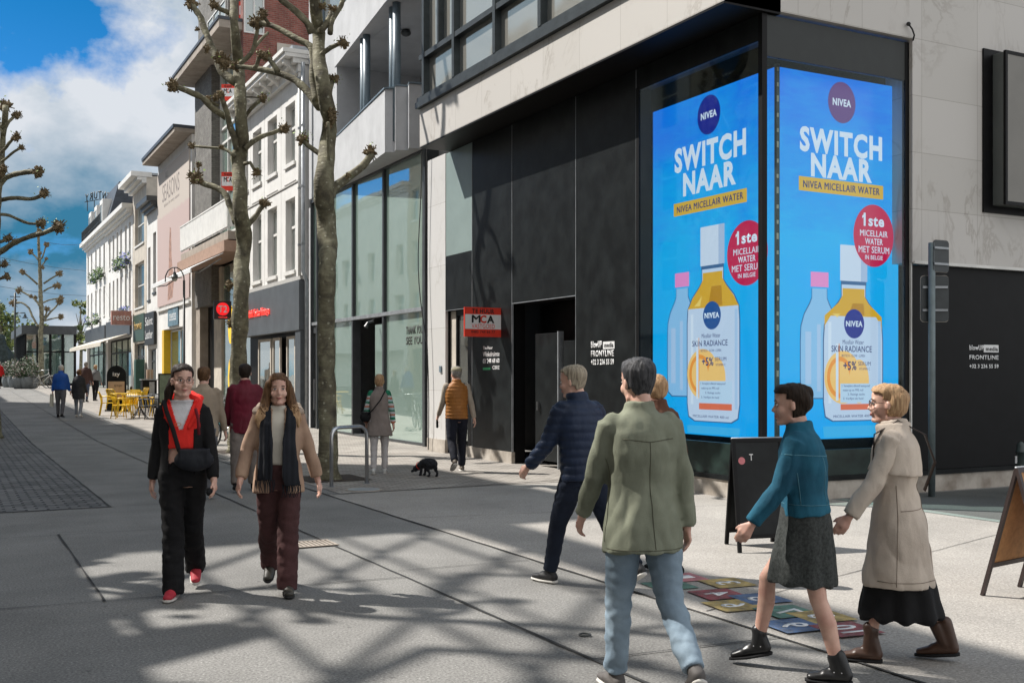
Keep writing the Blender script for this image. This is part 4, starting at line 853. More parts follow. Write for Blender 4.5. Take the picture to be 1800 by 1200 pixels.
mb = MB(); mb.fbox(F5, 50.0, 55.05, -1.35, -1.3, .2, 3.85); mb.build('shop_interior', mat('shop_cream', (.42, .38, .26), .8, .2, 2), ph)
for y0_, y1_ in ((50.02, 52.4), (52.5, 55.0)): window(ph, F5, y0_, y1_, .5, 3.8, n=-.3, fm='white_trim', gm='glass_clear', fw=.07)
yy = (ay(297, X5)+ay(316, X5))/2
mb = MB(); mb.fbox(F5, yy-1.25, yy+1.25, .0, .06, 4.05, 5.0) if False else mb.fbox(F5, yy-1.25, yy+1.25, .0, .06, 3.95, 4.78); s5 = mb.build('sign_panel', mat('dusty_blue', (.13, .22, .28), .6, .25, 2), ph)
text('lettering', 'ceetea', M['white'], (X5-.062, yy, 4.4), (0, -1, 0), UP, 1.7, .4, s5)
# ---- far row
F6 = FX(9.5)
house('slim pale blue white house with a dark projecting eave', F6, 56.95, 60.3, 10.6, 'white_paint', [(57.4, 58.3, 5.9, 9.0), (59.1, 59.9, 5.6, 8.4)], (57.4, 59.9, 3.0), .55, fm='anth', rail=None)
house('stone fronted house with a broad sash window and slab eave', F6, 60.4, 65.2, 12.4, 'stone', [(61.2, 64.4, 8.9, 11.2), (61.2, 64.4, 5.4, 7.9)], (61.0, 64.6, 3.4), .8, rail=.5)
w7 = [(a, a+.75, z0, z1) for a in (66.0, 67.6, 69.6, 71.2, 73.0, 74.8) for z0, z1 in ((8.6, 10.6), (5.4, 7.7))]
fh = house('long white house with flower boxes and a projecting cornice', F6, 65.3, 76.6, 11.4, 'white_paint', w7, (65.9, 76.0, 3.9), .6, rail=.6)
w8 = [(a, a+.85, z0, z1) for a in (77.6, 79.9, 82.2, 84.8, 87.0) for z0, z1 in ((8.7, 10.4), (5.9, 7.8), (3.6+.9, 3.9+1.0))][:]
w8 = [(a, a+.85, z0, z1) for a in (77.6, 79.9, 82.2, 84.8, 87.0) for z0, z1 in ((8.7, 10.6), (5.7, 7.7))]
fe = house('white end house with dark mansard roof and dormers', F6, 76.7, 88.6, 11.5, 'white_paint', w8, (77.2, 88.2, 4.0), .5, rail=.6)
mb = MB(); mb.extr([(9.48, 76.75, 11.65), (10.3, 76.75, 14.7), (16, 76.75, 14.7), (16, 76.75, 11.65)], (0, 11.8, 0)); mb.build('mansard_roof', M['slate'], fe)
for y in (78.2, 81.4, 84.8):
    mb = MB(); mb.box(9.42, 11.2, y, y+1.5, 11.66, 13.7); d = mb.build('dormer', M['white_trim'], fe); window(fe, FX(9.42), y+.2, y+1.3, 11.9, 13.4, n=.04, fm='white_trim', gm='glass_far', name='dormer_window')
mb = MB(); mb.box(9.12, 9.15, 76.8, 88.5, 12.5, 12.54); mb.box(9.12, 9.15, 76.8, 88.5, 12.0, 12.03)
for i in range(60): mb.box(9.125, 9.145, 76.9+i*.195, 76.92+i*.195, 11.6, 12.5)
mb.build('railing', M['iron'], fe)
mb = MB(); mb.extr([(9.6, 65.4, 11.55), (11.6, 65.4, 13.6), (16, 65.4, 13.6), (16, 65.4, 11.55)], (0, 11.1, 0)); mb.build('pitched_roof', M['slate'], fh)
# shopfronts and fascias of the far row
def shopfront(par, F, a0, a1, zt, fm='blackmatte', gm='glass_far', n=-.29, div=3, zb=.55):
    st = (a1-a0)/div
    for i in range(div): window(par, F, a0+i*st, a0+(i+1)*st, zb, zt, n=n+.12, fm=fm, gm=gm, fw=.09, rail=.75, name='shop_window')
shopfront(fh, F6, 66.0, 75.9, 3.85, 'blackmatte', 'glass_shop', div=4); shopfront(fe, F6, 77.3, 88.1, 3.95, 'blackmatte', 'glass_shop', div=4)
hs = [o for o in bpy.data.objects if o.get('label', '').startswith(('slim pale', 'stone fronted'))]
for o, a, b, c_ in ((hs[0], 57.5, 59.8, 2.95), (hs[1], 61.1, 64.5, 3.35)): shopfront(o, F6, a, b, c_, 'anth', 'glass_far', div=2)
mb = MB(); mb.fbox(F6, 65.6, 76.2, 0, .12, 4.0, 5.1); f_ = mb.build('fascia', M['anth'], fh)
mb = MB(); mb.fbox(F6, 76.9, 88.3, 0, .12, 4.05, 5.0); mb.build('fascia', M['anth'], fe)
mb = MB(); mb.fbox(F6, 61.0, 64.8, 0, .05, 3.5, 5.0); mb.build('fascia', mat('green_shop', (.03, .07, .05), .5), hs[1])
text('lettering', 'brownies', M['gold'] if 'gold' in M else M.setdefault('gold', mat('gold_letter', (.55, .34, .08), .5)), (9.44, 63.0, 4.4), (0, -1, 0), UP, 2.6, .5, hs[1], bold=.01)
mb = MB(); mb.fbox(F6, 57.2, 60.1, 0, .15, 3.2, 4.9); q = mb.build('shop_sign', M['ink'], hs[0])
text('lettering', 'Saint', M['white'], (9.34, 58.65, 4.45), (0, -1, 0), UP, 2.3, .45, q); text('lettering', 'Leather', M['white'], (9.34, 58.65, 3.75), (0, -1, 0), UP, 2.3, .45, q)
p = Vector((8.75, 65.0, 4.9)); bs = thing('box_sign', 'reddish box sign sticking out of the long white house', 'sign', p)
mb = MB(); mb.box(8.3, 9.38, 64.9, 65.25, 4.5, 5.3); mb.build('box', mat('sign_rose', (.45, .22, .18), .6, .15), bs); text('lettering', 'resto', M['white'], (8.84, 64.895, 4.9), (1, 0, 0), UP, .9, .3, bs)
aw = thing('shop_awning', 'cream folding awning over the far dark shopfront', 'awning', (8.6, 74, 4.0))
mb = MB(); mb.extr([(9.35, 66.3, 4.0), (9.35, 84.0, 4.0), (7.9, 84.0, 3.5), (7.9, 66.3, 3.5)], (0, 0, .05)); mb.build('canvas', mat('cream', (.62, .57, .48), .7), aw); mb = MB(); mb.box(7.86, 7.9, 66.3, 84, 3.3, 3.5); mb.build('valance', MATS['cream'], aw)
# window boxes with flowers
leafm = mat('box_leaf', (.10, .20, .04), .7, .4, 30); flm = mat('box_flower', (.22, .25, .62), .6, .2)
random.seed(5)
FW = {}
def flowers(y, z, mt, lab):
    root = thing('window_box', lab, 'flower box', (9.2, y, z), 'flower boxes on the white far houses')
    mb = MB(); mb.box(9.18, 9.42, y-.5, y+.5, z, z+.2); mb.build('trough', M['iron'], root)
    mb = MB()
    for i in range(120):
        c = Vector((random.uniform(9.0, 9.4), y+random.uniform(-.6, .6), z+.2+random.uniform(-.35, .45))); s = random.uniform(.05, .1)
        a = Vector((random.uniform(-1, 1), random.uniform(-1, 1), random.uniform(-1, 1))).normalized(); b = a.orthogonal().normalized()
        mb.cur = 1 if random.random() < mt else 0; mb.poly([c-a*s, c+b*s*.6, c+a*s, c-b*s*.6])
    mb.build('flowers', [leafm, flm], root, fix=False)
for i, (y, z, mt) in enumerate(((78, 8.3, .0), (80.3, 8.3, .1), (82.6, 8.3, .1), (66.4, 8.2, .6), (68.0, 8.1, .1), (70.0, 8.1, .2), (66.3, 5.0, .6), (68.0, 5.0, .6), (80.3, 5.3, .1), (85.2, 5.3, .3))):
    flowers(y, z, mt, ['leafy green flower box, upper row, second window column of the end house', 'leafy green flower box, upper row, middle of the end house', 'green flower box under the third upper window of the end house', 'large blue and green flower box, upper row, first window of the long house', 'trailing green flower box, upper row, second window of the long house', 'green flower box, upper row, third window of the long house', 'blue flower box, lower row, first window of the long house', 'blue and green flower box, lower row, second window of the long house', 'green flower box, lower row, second window of the end house', 'green flower box, lower row, fourth window of the end house'][i])
# lamps like iron arms on the far houses
# rooftop sign seen from behind
cs = thing('rooftop_sign', 'arched iron letters of a rooftop sign seen from behind', 'sign', atT(176, 352, 78))
c = atT(176, 347, 78)
for i, ch in enumerate('CENTURY'):
    f = (i-3)/3.0; text('letter', ch, M['iron'], c-RGT*f*.95+UP*(.18-.22*f*f), -RGT, UP, .24, .55, cs, bold=.02, ext=.05)
mb = MB(); mb.tube([c-RGT*1.1-UP*.35, c-UP*.14, c+RGT*1.1-UP*.35], .03, 5)
for f in (-.9, -.4, .1, .6, 1.0): mb.tube([c+RGT*f-UP*.2, c+RGT*f-UP*1.0], .03, 5)
mb.build('support_frame', M['iron'], cs)
# ---- glass pavilion closing the street
gp = thing('glass_pavilion', 'low dark framed glass pavilion across the end of the street', 'pavilion', (8, 98, .75))
FP = FY(97); xL = bx(45, 97)
mb = MB(); mb.fbox(FP, xL-.3, 9.6, -16, .5, 5.0, 5.7); mb.build('roof', M['anth'], gp)
mb = MB(); xs = [xL+i*(9.5-xL)/4 for i in range(5)]
for x in xs: mb.fbox(FP, x-.09, x+.09, -.2, .1, .7, 5.0)
for i in range(9): mb.box(xL-.09, xL+.09, 97+i*1.8, 97.16+i*1.8, .7, 5.0)
mb.fbox(FP, xL, 9.5, -.1, .05, 3.5, 3.6); mb.fbox(FP, xL, 9.5, -.1, .1, .7, .95); fr = mb.build('frame', M['blackmatte'], gp)
for i in range(4): mb = MB(); mb.fbox(FP, xs[i]+.09, xs[i+1]-.09, -.05, -.03, .95, 5.0); mb.build('pane', M['glass_clear'], fr)
mb = MB(); mb.box(xL+.05, xL+.07, 97.1, 112, .9, 5.0); mb.build('pane', M['glass_shop'], fr)
mb = MB(); mb.box(xL+.3, 9.4, 103, 103.3, .7, 5.0); mb.build('rear_wall', mat('pavilion_inner', (.08, .12, .09), .7, .4, .6), gp)
# ---- the other side of the street, outside the picture: it shades the street and shows in the glass
def opp(label, a0, a1, H, wm, holes=None, **k):
    F = Frame((-6, 0, 0), (0, 1, 0), (1, 0, 0)); ws = []
    n = max(1, int((a1-a0-.8)/2.4)); st = (a1-a0)/n
    for i in range(n):
        for j in range(int((H-4.5)/3.1)): ws.append((a0+i*st+st*.28, a0+i*st+st*.72, 4.8+j*3.1, 6.7+j*3.1))
    return house(label, F, a0, a1, H, wm, ws, (a0+.5, a1-.5, 3.2), .35, name='street_house', gm='glass_far', group='houses across the street', cat='house')
M['cream_paint'] = mat('cream_render', (.62, .54, .42), .8, .08, 1.5, .1); M['sand'] = mat('sand_render', (.50, .42, .32), .8, .1, 1.5)
opp('cream rendered house nearest the camera on the opposite side', -14, 13.4, 18.6, 'sand')
o2 = opp('lower white house with an added light patterning frame on the opposite side', 13.5, 24.2, 10.6, 'white_paint')
opp('tallest cream house on the opposite side of the street', 24.3, 32.0, 21.2, 'cream_paint')
opp('white house with low eaves on the opposite side', 32.1, 46.0, 17.2, 'white_paint')
opp('sand coloured house far along the opposite side', 46.1, 62, 16.6, 'sand')
opp('white house at the far end of the opposite side', 62.1, 80, 13.5, 'white_paint')
# unseen added lattice, slab and struts shaped to pattern the light on the paving
mb = MB(); mb.box(-6.2, -6.0, 13.5, 24.2, 17.7, 18.7)
def gp_(x, y): z = (x+6)/.612; return Vector((-6.1, y+(x+6)*1.073, z))
for x, r_ in ((.95, .12), (1.9, .055), (2.9, .055), (3.55, .045), (4.3, .055)): mb.tube([gp_(x, 4.0), gp_(x, 12.6)], r_, 6)
for y in (3.4, 4.9, 6.5, 8.2, 10.0, 11.9): mb.tube([gp_(1.2, y-1.7), gp_(2.2, y-.6), gp_(3.5, y+.95), gp_(5.1, y+2.7)], .052, 6)
mb.tube([gp_(2.9, 6.6), gp_(3.4, 7.6), gp_(3.8, 8.0), gp_(4.3, 7.6), gp_(4.6, 6.6)], .06, 6)
mb.tube([gp_(1.2, 4.2), gp_(1.9, 5.4), gp_(2.6, 5.9), gp_(3.4, 5.2), gp_(4, 4)], .08, 6)
for k in range(9): mb.tube([gp_(.4, 4+k*1.15), gp_(.9+random.uniform(.2, .7), 4.6+k*1.15)], random.uniform(.12, .30), 6)
mb.build('added_shadow_lattice', M['zinc'], o2)
# ------------------------------------------------------------------ pollarded plane trees
bk, t_, b_ = newmat('plane_bark'); b_.inputs['Roughness'].default_value = .85
g = N(t_, 'ShaderNodeNewGeometry'); P_ = g.outputs['Position']
n_a = N(t_, 'ShaderNodeTexNoise', inp={'Scale': 4.5, 'Detail': 7, 'Roughness': .65, 'Distortion': .4}); Lk(t_, P_, n_a.inputs['Vector'])
rp = N(t_, 'ShaderNodeValToRGB'); Lk(t_, n_a.outputs[0], rp.inputs[0]); e = rp.color_ramp.elements
e[0].position = .3; e[0].color = (.055, .048, .034, 1); e[1].position = .75; e[1].color = (.34, .315, .225, 1)
k = e.new(.45); k.color = (.13, .115, .075, 1); k = e.new(.58); k.color = (.21, .195, .125, 1)
vo = N(t_, 'ShaderNodeTexVoronoi', inp={'Scale': 9, 'Randomness': 1}); Lk(t_, P_, vo.inputs['Vector'])
mr = N(t_, 'ShaderNodeMapRange', inp={1: .16, 2: .20, 3: .55, 4: 0}); Lk(t_, vo.outputs['Distance'], mr.inputs[0])
mx = N(t_, 'ShaderNodeMix', data_type='RGBA'); Lk(t_, mr.outputs[0], mx.inputs[0]); Lk(t_, rp.outputs[0], mx.inputs[6]); mx.inputs[7].default_value = (.48, .47, .36, 1)
Lk(t_, mx.outputs[2], b_.inputs['Base Color'])
mp = N(t_, 'ShaderNodeMapping', inp={'Scale': (6, 6, 34)}); Lk(t_, P_, mp.inputs[0])
nb = N(t_, 'ShaderNodeTexNoise', inp={'Scale': 1, 'Detail': 5}); Lk(t_, mp.outputs[0], nb.inputs['Vector'])
a_ = N(t_, 'ShaderNodeMath', operation='ADD'); Lk(t_, nb.outputs[0], a_.inputs[0]); Lk(t_, n_a.outputs[0], a_.inputs[1])
bp = N(t_, 'ShaderNodeBump', inp={'Strength': .6, 'Distance': .03}); Lk(t_, a_.outputs[0], bp.inputs['Height']); Lk(t_, bp.outputs[0], b_.inputs['Normal'])
twm = mat('twig_brown', (.19, .14, .075), .85, .3, 20, .3); budm = mat('bud_green', (.22, .34, .04), .6, .3, 20)
def refine(pts, rr, step=.12, wob=.25):
    out = []; ro = []
    for i in range(len(pts)-1):
        a, b = pts[i], pts[i+1]; n = max(1, int((b-a).length/step))
        p0 = pts[max(i-1, 0)]; p3 = pts[min(i+2, len(pts)-1)]
        for k in range(n):
            f = k/n; f2 = f*f; f3 = f2*f
            q = ((a*2)+(b-p0)*f+(p0*2-a*5+b*4-p3)*f2+(a*3-p0-b*3+p3)*f3)*.5
            r = rr[i]+(rr[i+1]-rr[i])*f
            q = q+Vector((noise.noise(q*3), noise.noise(q*3+Vector((9, 0, 0))), 0))*r*wob; out.append(q); ro.append(r*(1+.14*noise.noise(q*7)+.05*math.sin(q.z*40)))
    out.append(pts[-1]); ro.append(rr[-1]); return out, ro
def knob(c, r, green=0.0, n=34, d=None):
    mb = MB(); mb.smooth = False
    mb.ball(c, (r*.62, r*.62, r*.58), 8, 6, jit=.12)
    for i in range(11): mb.ball(Vector(c)+Vector((random.gauss(0, 1), random.gauss(0, 1), random.gauss(0, 1))).normalized()*r*random.uniform(.45, .8), r*random.uniform(.2, .36), 6, 5, jit=.2)
    for i in range(n):
        v = Vector((random.gauss(0, 1), random.gauss(0, 1), random.gauss(0, 1)+.2)).normalized(); L = r*random.uniform(.75, 1.2)
        e_ = Vector(c)+v*L; mid = Vector(c)+v*L*.6+Vector((random.uniform(-1, 1), random.uniform(-1, 1), random.uniform(-1, 1)))*r*.15
        mb.cur = 0; mb.tube([Vector(c)+v*r*.3, mid, e_], [r*.13, r*.10, r*.05], 4)
        if random.random() < .5: mb.ball(e_, r*.10, 5, 4)
    if green:
        for i in range(int(30*green)):
            v = Vector((random.gauss(0, 1), random.gauss(0, 1), random.gauss(0, .8)+.5)).normalized(); p_ = Vector(c)+v*r*random.uniform(.8, 1.7); s = r*random.uniform(.12, .25)
            a = Vector((random.uniform(-1, 1), random.uniform(-1, 1), random.uniform(-1, 1))).normalized(); b = a.orthogonal().normalized(); mb.cur = 1; mb.poly([p_-a*s, p_+b*s*.6, p_+a*s, p_-b*s*.6])
    return mb
def pollard(label, t, base, trunk, limbs, knobs=(), group='pollarded plane trees along the street', tips=1.0):
    """trunk: [(px,py,r_px)], limbs: [([(px,py)...], r0_px, r1_px, knob_r_px, green)]"""
    K = t/1890.0; base = Vector(base)
    root = thing('plane_tree', label, 'tree', base, group)
    pts = [base-Vector((0, 0, .05)), base+Vector((0, 0, .12))]; rr = [trunk[0][2]*K*1.75, trunk[0][2]*K*1.25]
    for i, (px, py, r) in enumerate(trunk[1:]): pts.append(atT(px, py, t+.25*math.sin(i*1.7)*min(1, i/3))); rr.append(r*K)
    pts, rr = refine(pts, rr, .13, .12); mb = MB(); mb.smooth = True; mb.tube(pts, rr, 14, jit=.035); tr = mb.build('trunk', bk, root)
    for j, (pl, r0, r1, kr, gr) in enumerate(limbs):
        sg = random.choice((-1, 1)); L = 0; q = []
        for i, (px, py) in enumerate(pl):
            if i: L += math.hypot(px-pl[i-1][0], py-pl[i-1][1])*K
            q.append(atT(px, py, t+sg*L*.45))
        n = len(q); r_ = [(r0+(r1-r0)*i/(n-1))*K for i in range(n)]; q2, r2 = refine(q, r_, .09, .5)
        mb = MB(); mb.smooth = True; mb.tube(q2, r2, 8, jit=.06); br = mb.build('branch', bk, root)
        if kr: knob(q[-1], kr*K*1.15, gr).build('twig_cluster', [twm, budm], br, fix=False)
    for px, py, kr, gr in knobs:
        c = atT(px, py, t-.1); knob(c, kr*K, gr).build('twig_cluster', [twm, budm], root, fix=False)
    return root
random.seed(11)
b2 = G(577, 843); tt2 = CAMZ*1890/(843-659.0)
pollard('pollarded plane tree with a thick trunk behind the bent steel bike stand', tt2, b2,
 [(578, 843, 16), (577, 760, 16), (575, 680, 15.5), (574, 560, 15), (575, 470, 15), (576, 430, 17), (572, 380, 17), (569, 340, 18), (571, 300, 16), (576, 250, 15), (579, 210, 13), (570, 160, 13), (562, 110, 12), (560, 60, 11), (555, 20, 10), (550, -50, 9), (548, -170, 8), (552, -290, 6.5), (548, -400, 5)],
 [([(550, -80), (580, -110), (615, -135), (640, -170)], 6, 4, 11, 0), ([(549, -120), (515, -150), (480, -165), (455, -200)], 6, 4, 11, 0), ([(549, -200), (575, -240), (600, -290)], 5, 4, 10, 0), ([(551, -270), (520, -310), (505, -350)], 5, 4, 10, 0), ([(548, -390), (548, -405), (550, -415)], 5, 4, 11, 0), ([(572, 352), (588, 330), (612, 312), (638, 292), (652, 268)], 9, 6, 12, .1), ([(572, 278), (556, 266), (543, 256), (532, 246)], 5, 4, 11, 1.0),
  ([(562, 190), (548, 170), (530, 148), (505, 134), (480, 127), (442, 120), (412, 117)], 8, 4, 10, .2), ([(489, 126), (480, 112), (470, 100)], 5, 3.5, 9, .3), ([(448, 121), (453, 114), (455, 104), (460, 97)], 4, 3.5, 8, .2),
  ([(556, 180), (551, 140), (549, 100), (546, 82), (520, 68), (500, 56), (474, 44), (452, 40)], 7, 5, 13, .1), ([(549, 60), (540, 40), (520, 20), (497, 2), (480, -20)], 7, 5, 0, 0), ([(474, 44), (466, 32), (462, 24)], 3, 3, 9, .1),
  ([(554, 106), (566, 96), (582, 84), (603, 76)], 5, 3.5, 10, .4), ([(563, 56), (576, 40), (586, 18)], 6, 5, 10, .3), ([(576, 210), (579, 180), (584, 150), (586, 140)], 3, 4, 10, .5), ([(571, 330), (577, 290), (578, 240), (577, 215)], 3, 2.5, 0, 0), ([(580, 60), (585, 35), (600, 10), (604, -12)], 5, 4, 8, 0)],
 [(582, 196, 11, .4), (585, 208, 10, .1), (579, 222, 8, .1), (612, 310, 6, .4), (567, 12, 8, .3)])
b1 = G(420, 795); tt1 = CAMZ*1890/(795-659.0)
pollard('pollarded plane tree in front of the white shop house with parked bikes at its foot', tt1, b1,
 [(420, 795, 16), (419, 740, 15), (419, 660, 14.5), (421, 600, 14), (424, 520, 14), (426, 460, 13.5), (430, 420, 15), (424, 380, 12.5), (422, 330, 12), (420, 280, 13), (426, 250, 12), (424, 200, 10.5), (422, 150, 9.5), (420, 120, 11), (416, 80, 8.5), (412, 40, 7.5), (411, 0, 7), (408, -50, 6.5), (410, -150, 6), (406, -260, 5), (408, -350, 4.5)],
 [([(409, -70), (435, -95), (465, -105), (480, -140)], 5, 3.5, 10, 0), ([(409, -110), (380, -140), (350, -150), (335, -180)], 5, 3.5, 10, 0), ([(408, -190), (435, -220), (455, -260)], 4, 3.5, 9, 0), ([(407, -240), (380, -270), (365, -310)], 4, 3.5, 9, 0), ([(408, -345), (408, -358), (409, -368)], 4, 4, 10, 0), ([(414, 392), (408, 372), (398, 345), (380, 330), (356, 322), (344, 312)], 6, 5, 13, .2), ([(416, 262), (408, 232), (400, 205), (393, 182), (388, 168)], 6, 4, 8, .2),
  ([(399, 208), (385, 198), (370, 190), (356, 172), (340, 164), (318, 156), (305, 150)], 6, 5, 11, .2), ([(385, 186), (375, 182), (366, 176)], 3, 3, 7, .1), ([(414, 145), (402, 136), (390, 124), (380, 100), (370, 78), (358, 50), (350, 28), (337, 6)], 8, 5, 12, 0),
  ([(418, 118), (432, 104), (446, 88), (452, 60), (454, 40)], 5, 3, 9, 0), ([(446, 86), (458, 72), (472, 58)], 3, 2.5, 0, 0), ([(411, 30), (400, 22), (388, 17), (377, 9)], 5, 4, 9, 0),
  ([(428, 212), (436, 200), (448, 184), (462, 173)], 4, 3, 8, .5), ([(428, 171), (442, 171), (456, 172)], 1.6, 1.2, 0, 0), ([(430, 262), (444, 250), (460, 240), (478, 234), (500, 226)], 5, 3.5, 10, .1),
  ([(430, 288), (440, 286), (446, 296), (452, 304)], 3.5, 3, 8, .3), ([(434, 398), (446, 384), (456, 370), (465, 358)], 5, 4, 10, .1), ([(412, 276), (402, 266), (390, 261), (372, 260), (350, 258), (338, 257)], 3, 2, 7, .1)],
 [(386, 102, 12, .1), (394, 110, 14, .1), (364, 86, 8, 0), (347, 52, 5, 0), (390, 259, 5, .2), (350, 290, 6, .2), (404, 502, 10, .3), (406, 568, 9, .2), (352, 318, 8, .2), (380, 172, 8, .1)])
for k_, (x_, y_) in enumerate(((-3.4, 13.5), (-3.2, 27.5))):
    c_ = copy_tree(bpy.data.objects['plane_tree' if k_ else 'plane_tree.001']); c_.location = (x_, y_, 0); c_.rotation_euler = (0, 0, 1.3+k_*2); c_['label'] = ['pollarded plane tree on the opposite side level with the paved joint', 'pollarded plane tree on the opposite side beside the cobbles'][k_]
tl = 27.0; bl = Gt(-14, tl)
pollard('pollarded plane tree reaching in from the edge of the picture over the cobbles', tl, bl,
 [(-14, 800, 13), (-14, 700, 12), (-12, 560, 11), (-9, 430, 9), (-4, 350, 6.5), (2, 290, 6), (6, 240, 5), (10, 200, 5), (10, 186, 5)],
 [([(9, 215), (9, 195), (10, 185)], 5, 5, 11, .1), ([(6, 235), (16, 214), (24, 206), (30, 202)], 3, 2.5, 8, .1), ([(3, 268), (12, 258), (22, 246), (30, 241)], 3, 2.5, 8, .1), ([(3, 284), (14, 276), (26, 266), (38, 260)], 2.5, 2, 6, .1), ([(6, 236), (0, 222), (-6, 215)], 3, 3, 8, 0),
  ([(-4, 332), (6, 318), (18, 309), (40, 304), (56, 302), (68, 303)], 5, 4, 10, .2), ([(-5, 356), (10, 350), (30, 348), (55, 350), (70, 345), (78, 340)], 4, 3, 9, .2), ([(-8, 378), (4, 377), (18, 379), (34, 386), (52, 393), (74, 393)], 3, 2.5, 9, .2),
  ([(-10, 450), (6, 440), (28, 426), (52, 416), (78, 409), (104, 398)], 5, 4, 11, .2), ([(-10, 426), (2, 425), (16, 419)], 3, 3, 8, .2), ([(-10, 470), (0, 467), (10, 464)], 3, 2.5, 7, .2), ([(-12, 492), (0, 490), (12, 486)], 3, 2.5, 7, .2), ([(-6, 312), (0, 304), (6, 298)], 4, 4, 8, 0), ([(30, 425), (28, 424)], 3, 3, 5, 0)],
 [(28, 425, 6, .2), (52, 302, 6, .1), (3, 310, 9, .1)])
tf = 88.0; bf = Gt(73, tf)
pollard('small pollarded plane tree in front of the glass pavilion', tf, bf,
 [(73, 686, 5), (73, 640, 4.5), (72, 590, 4.2), (74, 560, 4), (72, 520, 3.6), (71, 480, 3), (69, 440, 2.3), (68, 412, 2)],
 [([(68, 430), (68, 420), (70, 408)], 2, 2, 6, .1), ([(68, 457), (62, 450), (54, 443)], 1.5, 1.3, 5, 0), ([(71, 457), (76, 450), (82, 430)], 1.5, 1.2, 5, 0), ([(67, 500), (55, 489), (40, 478)], 1.8, 1.4, 5, 0), ([(78, 498), (90, 490), (105, 481)], 1.6, 1.3, 6, 0),
  ([(70, 537), (60, 524), (46, 516), (34, 510)], 2, 1.5, 6, .1), ([(67, 573), (58, 556), (50, 540), (38, 532), (24, 532)], 2, 1.5, 7, .1), ([(77, 532), (88, 527), (108, 524)], 1.5, 1.2, 5, 0), ([(79, 562), (90, 548), (98, 540), (105, 531)], 1.8, 1.3, 6, 0), ([(79, 564), (92, 560), (108, 557)], 1.5, 1.2, 5, 0), ([(77, 512), (88, 506), (101, 502)], 1.5, 1.2, 6, 0), ([(80, 558), (82, 550), (83, 543)], 1.5, 1.5, 5, .1), ([(72, 470), (78, 462), (82, 455)], 1.2, 1, 3, 0)],
 [(55, 521, 4, 0), (63, 523, 4, 0), (71, 445, 4, 0), (76, 470, 4, 0)])
# leafy trees far away
lf = [mat('spring_leaf', (.20, .24, .06), .7, .3, 2), mat('dark_leaf', (.06, .10, .03), .7, .3, 2)]
def leafy(label, px, t, top, wpx, n=1400, m=0, s=(.12, .3), group='leafy trees beyond the pavilion', bot=None):
    c = Gt(px, t); zt = CAMZ+(659-top)/1890*t; H = zt-c.z; W = wpx/1890*t/2
    root = thing('leafy_tree', label, 'tree', c, group)
    mb = MB(); mb.tube([c, c+Vector((.1, 0, H*.4)), c+Vector((0, .1, H*.8))], [.22, .16, .05], 8)
    for i in range(9):
        a = random.uniform(0, 6.3); z = random.uniform(.3, .6)*H; mb.tube([c+UP*z, c+Vector((math.cos(a)*W*.5, math.sin(a)*W*.5, z+H*.2))], [.07, .03], 5)
    mb.build('trunk', bk, root)
    lobes = [(Vector((random.uniform(-.6, .6)*W, random.uniform(-.6, .6)*W, H*random.uniform(.35, .88))), W*random.uniform(.3, .55)) for _ in range(13)]
    mb = MB()
    for i in range(n):
        lc, lr = random.choice(lobes); v = Vector((random.gauss(0, 1), random.gauss(0, 1), random.gauss(0, .8))).normalized()*lr*random.uniform(.5, 1.1)
        p_ = c+lc+v; q = random.uniform(*s); a = Vector((random.uniform(-1, 1), random.uniform(-1, 1), random.uniform(-1, 1))).normalized(); b = a.orthogonal().normalized()
        mb.cur = 0 if random.random() < .7 else 1; mb.poly([p_-a*q, p_+b*q*.6, p_+a*q, p_-b*q*.6])
    mb.build('crown', lf if m == 0 else lf[::-1], root, fix=False)
leafy('pale spring tree at the edge behind the far lamp', 2, 115, 500, 60)
leafy('wispy light green tree showing above the pavilion roof', 142, 125, 508, 34, 500)
leafy('darker bushy tree left of the pavilion', 18, 130, 566, 50, 900, 1)
leafy('green tree behind the pavilion glass', 62, 120, 560, 50, 900)
leafy('dense dark tree closing the street beyond the pavilion', -40, 125, 540, 90, 1400, 1)
# ------------------------------------------------------------------ people
def cloth(name, c, c2=None, rough=.85, scale=3, bump=.25, bscale=120, metal=0):
    if name in MATS: return MATS[name]
    m = mat(name, c, rough, .18, scale, bump, bscale, dirt=c2); t = m.node_tree; b = t.nodes['Principled BSDF']
    b.inputs['Specular IOR Level'].default_value = .25
    old = b.inputs['Normal'].links[0].from_socket; tc = N(t, 'ShaderNodeTexCoord'); mp = N(t, 'ShaderNodeMapping', inp={'Scale': (11, 11, 5.5), 'Rotation': (.35, .5, 0)}); Lk(t, tc.outputs['Object'], mp.inputs[0])
    nz = N(t, 'ShaderNodeTexNoise', inp={'Scale': 1, 'Detail': 2, 'Roughness': .4, 'Distortion': .5}); Lk(t, mp.outputs[0], nz.inputs['Vector'])
    bp = N(t, 'ShaderNodeBump', inp={'Strength': .35, 'Distance': .03}); Lk(t, nz.outputs[0], bp.inputs['Height']); Lk(t, old, bp.inputs['Normal']); Lk(t, bp.outputs[0], b.inputs['Normal'])
    return m
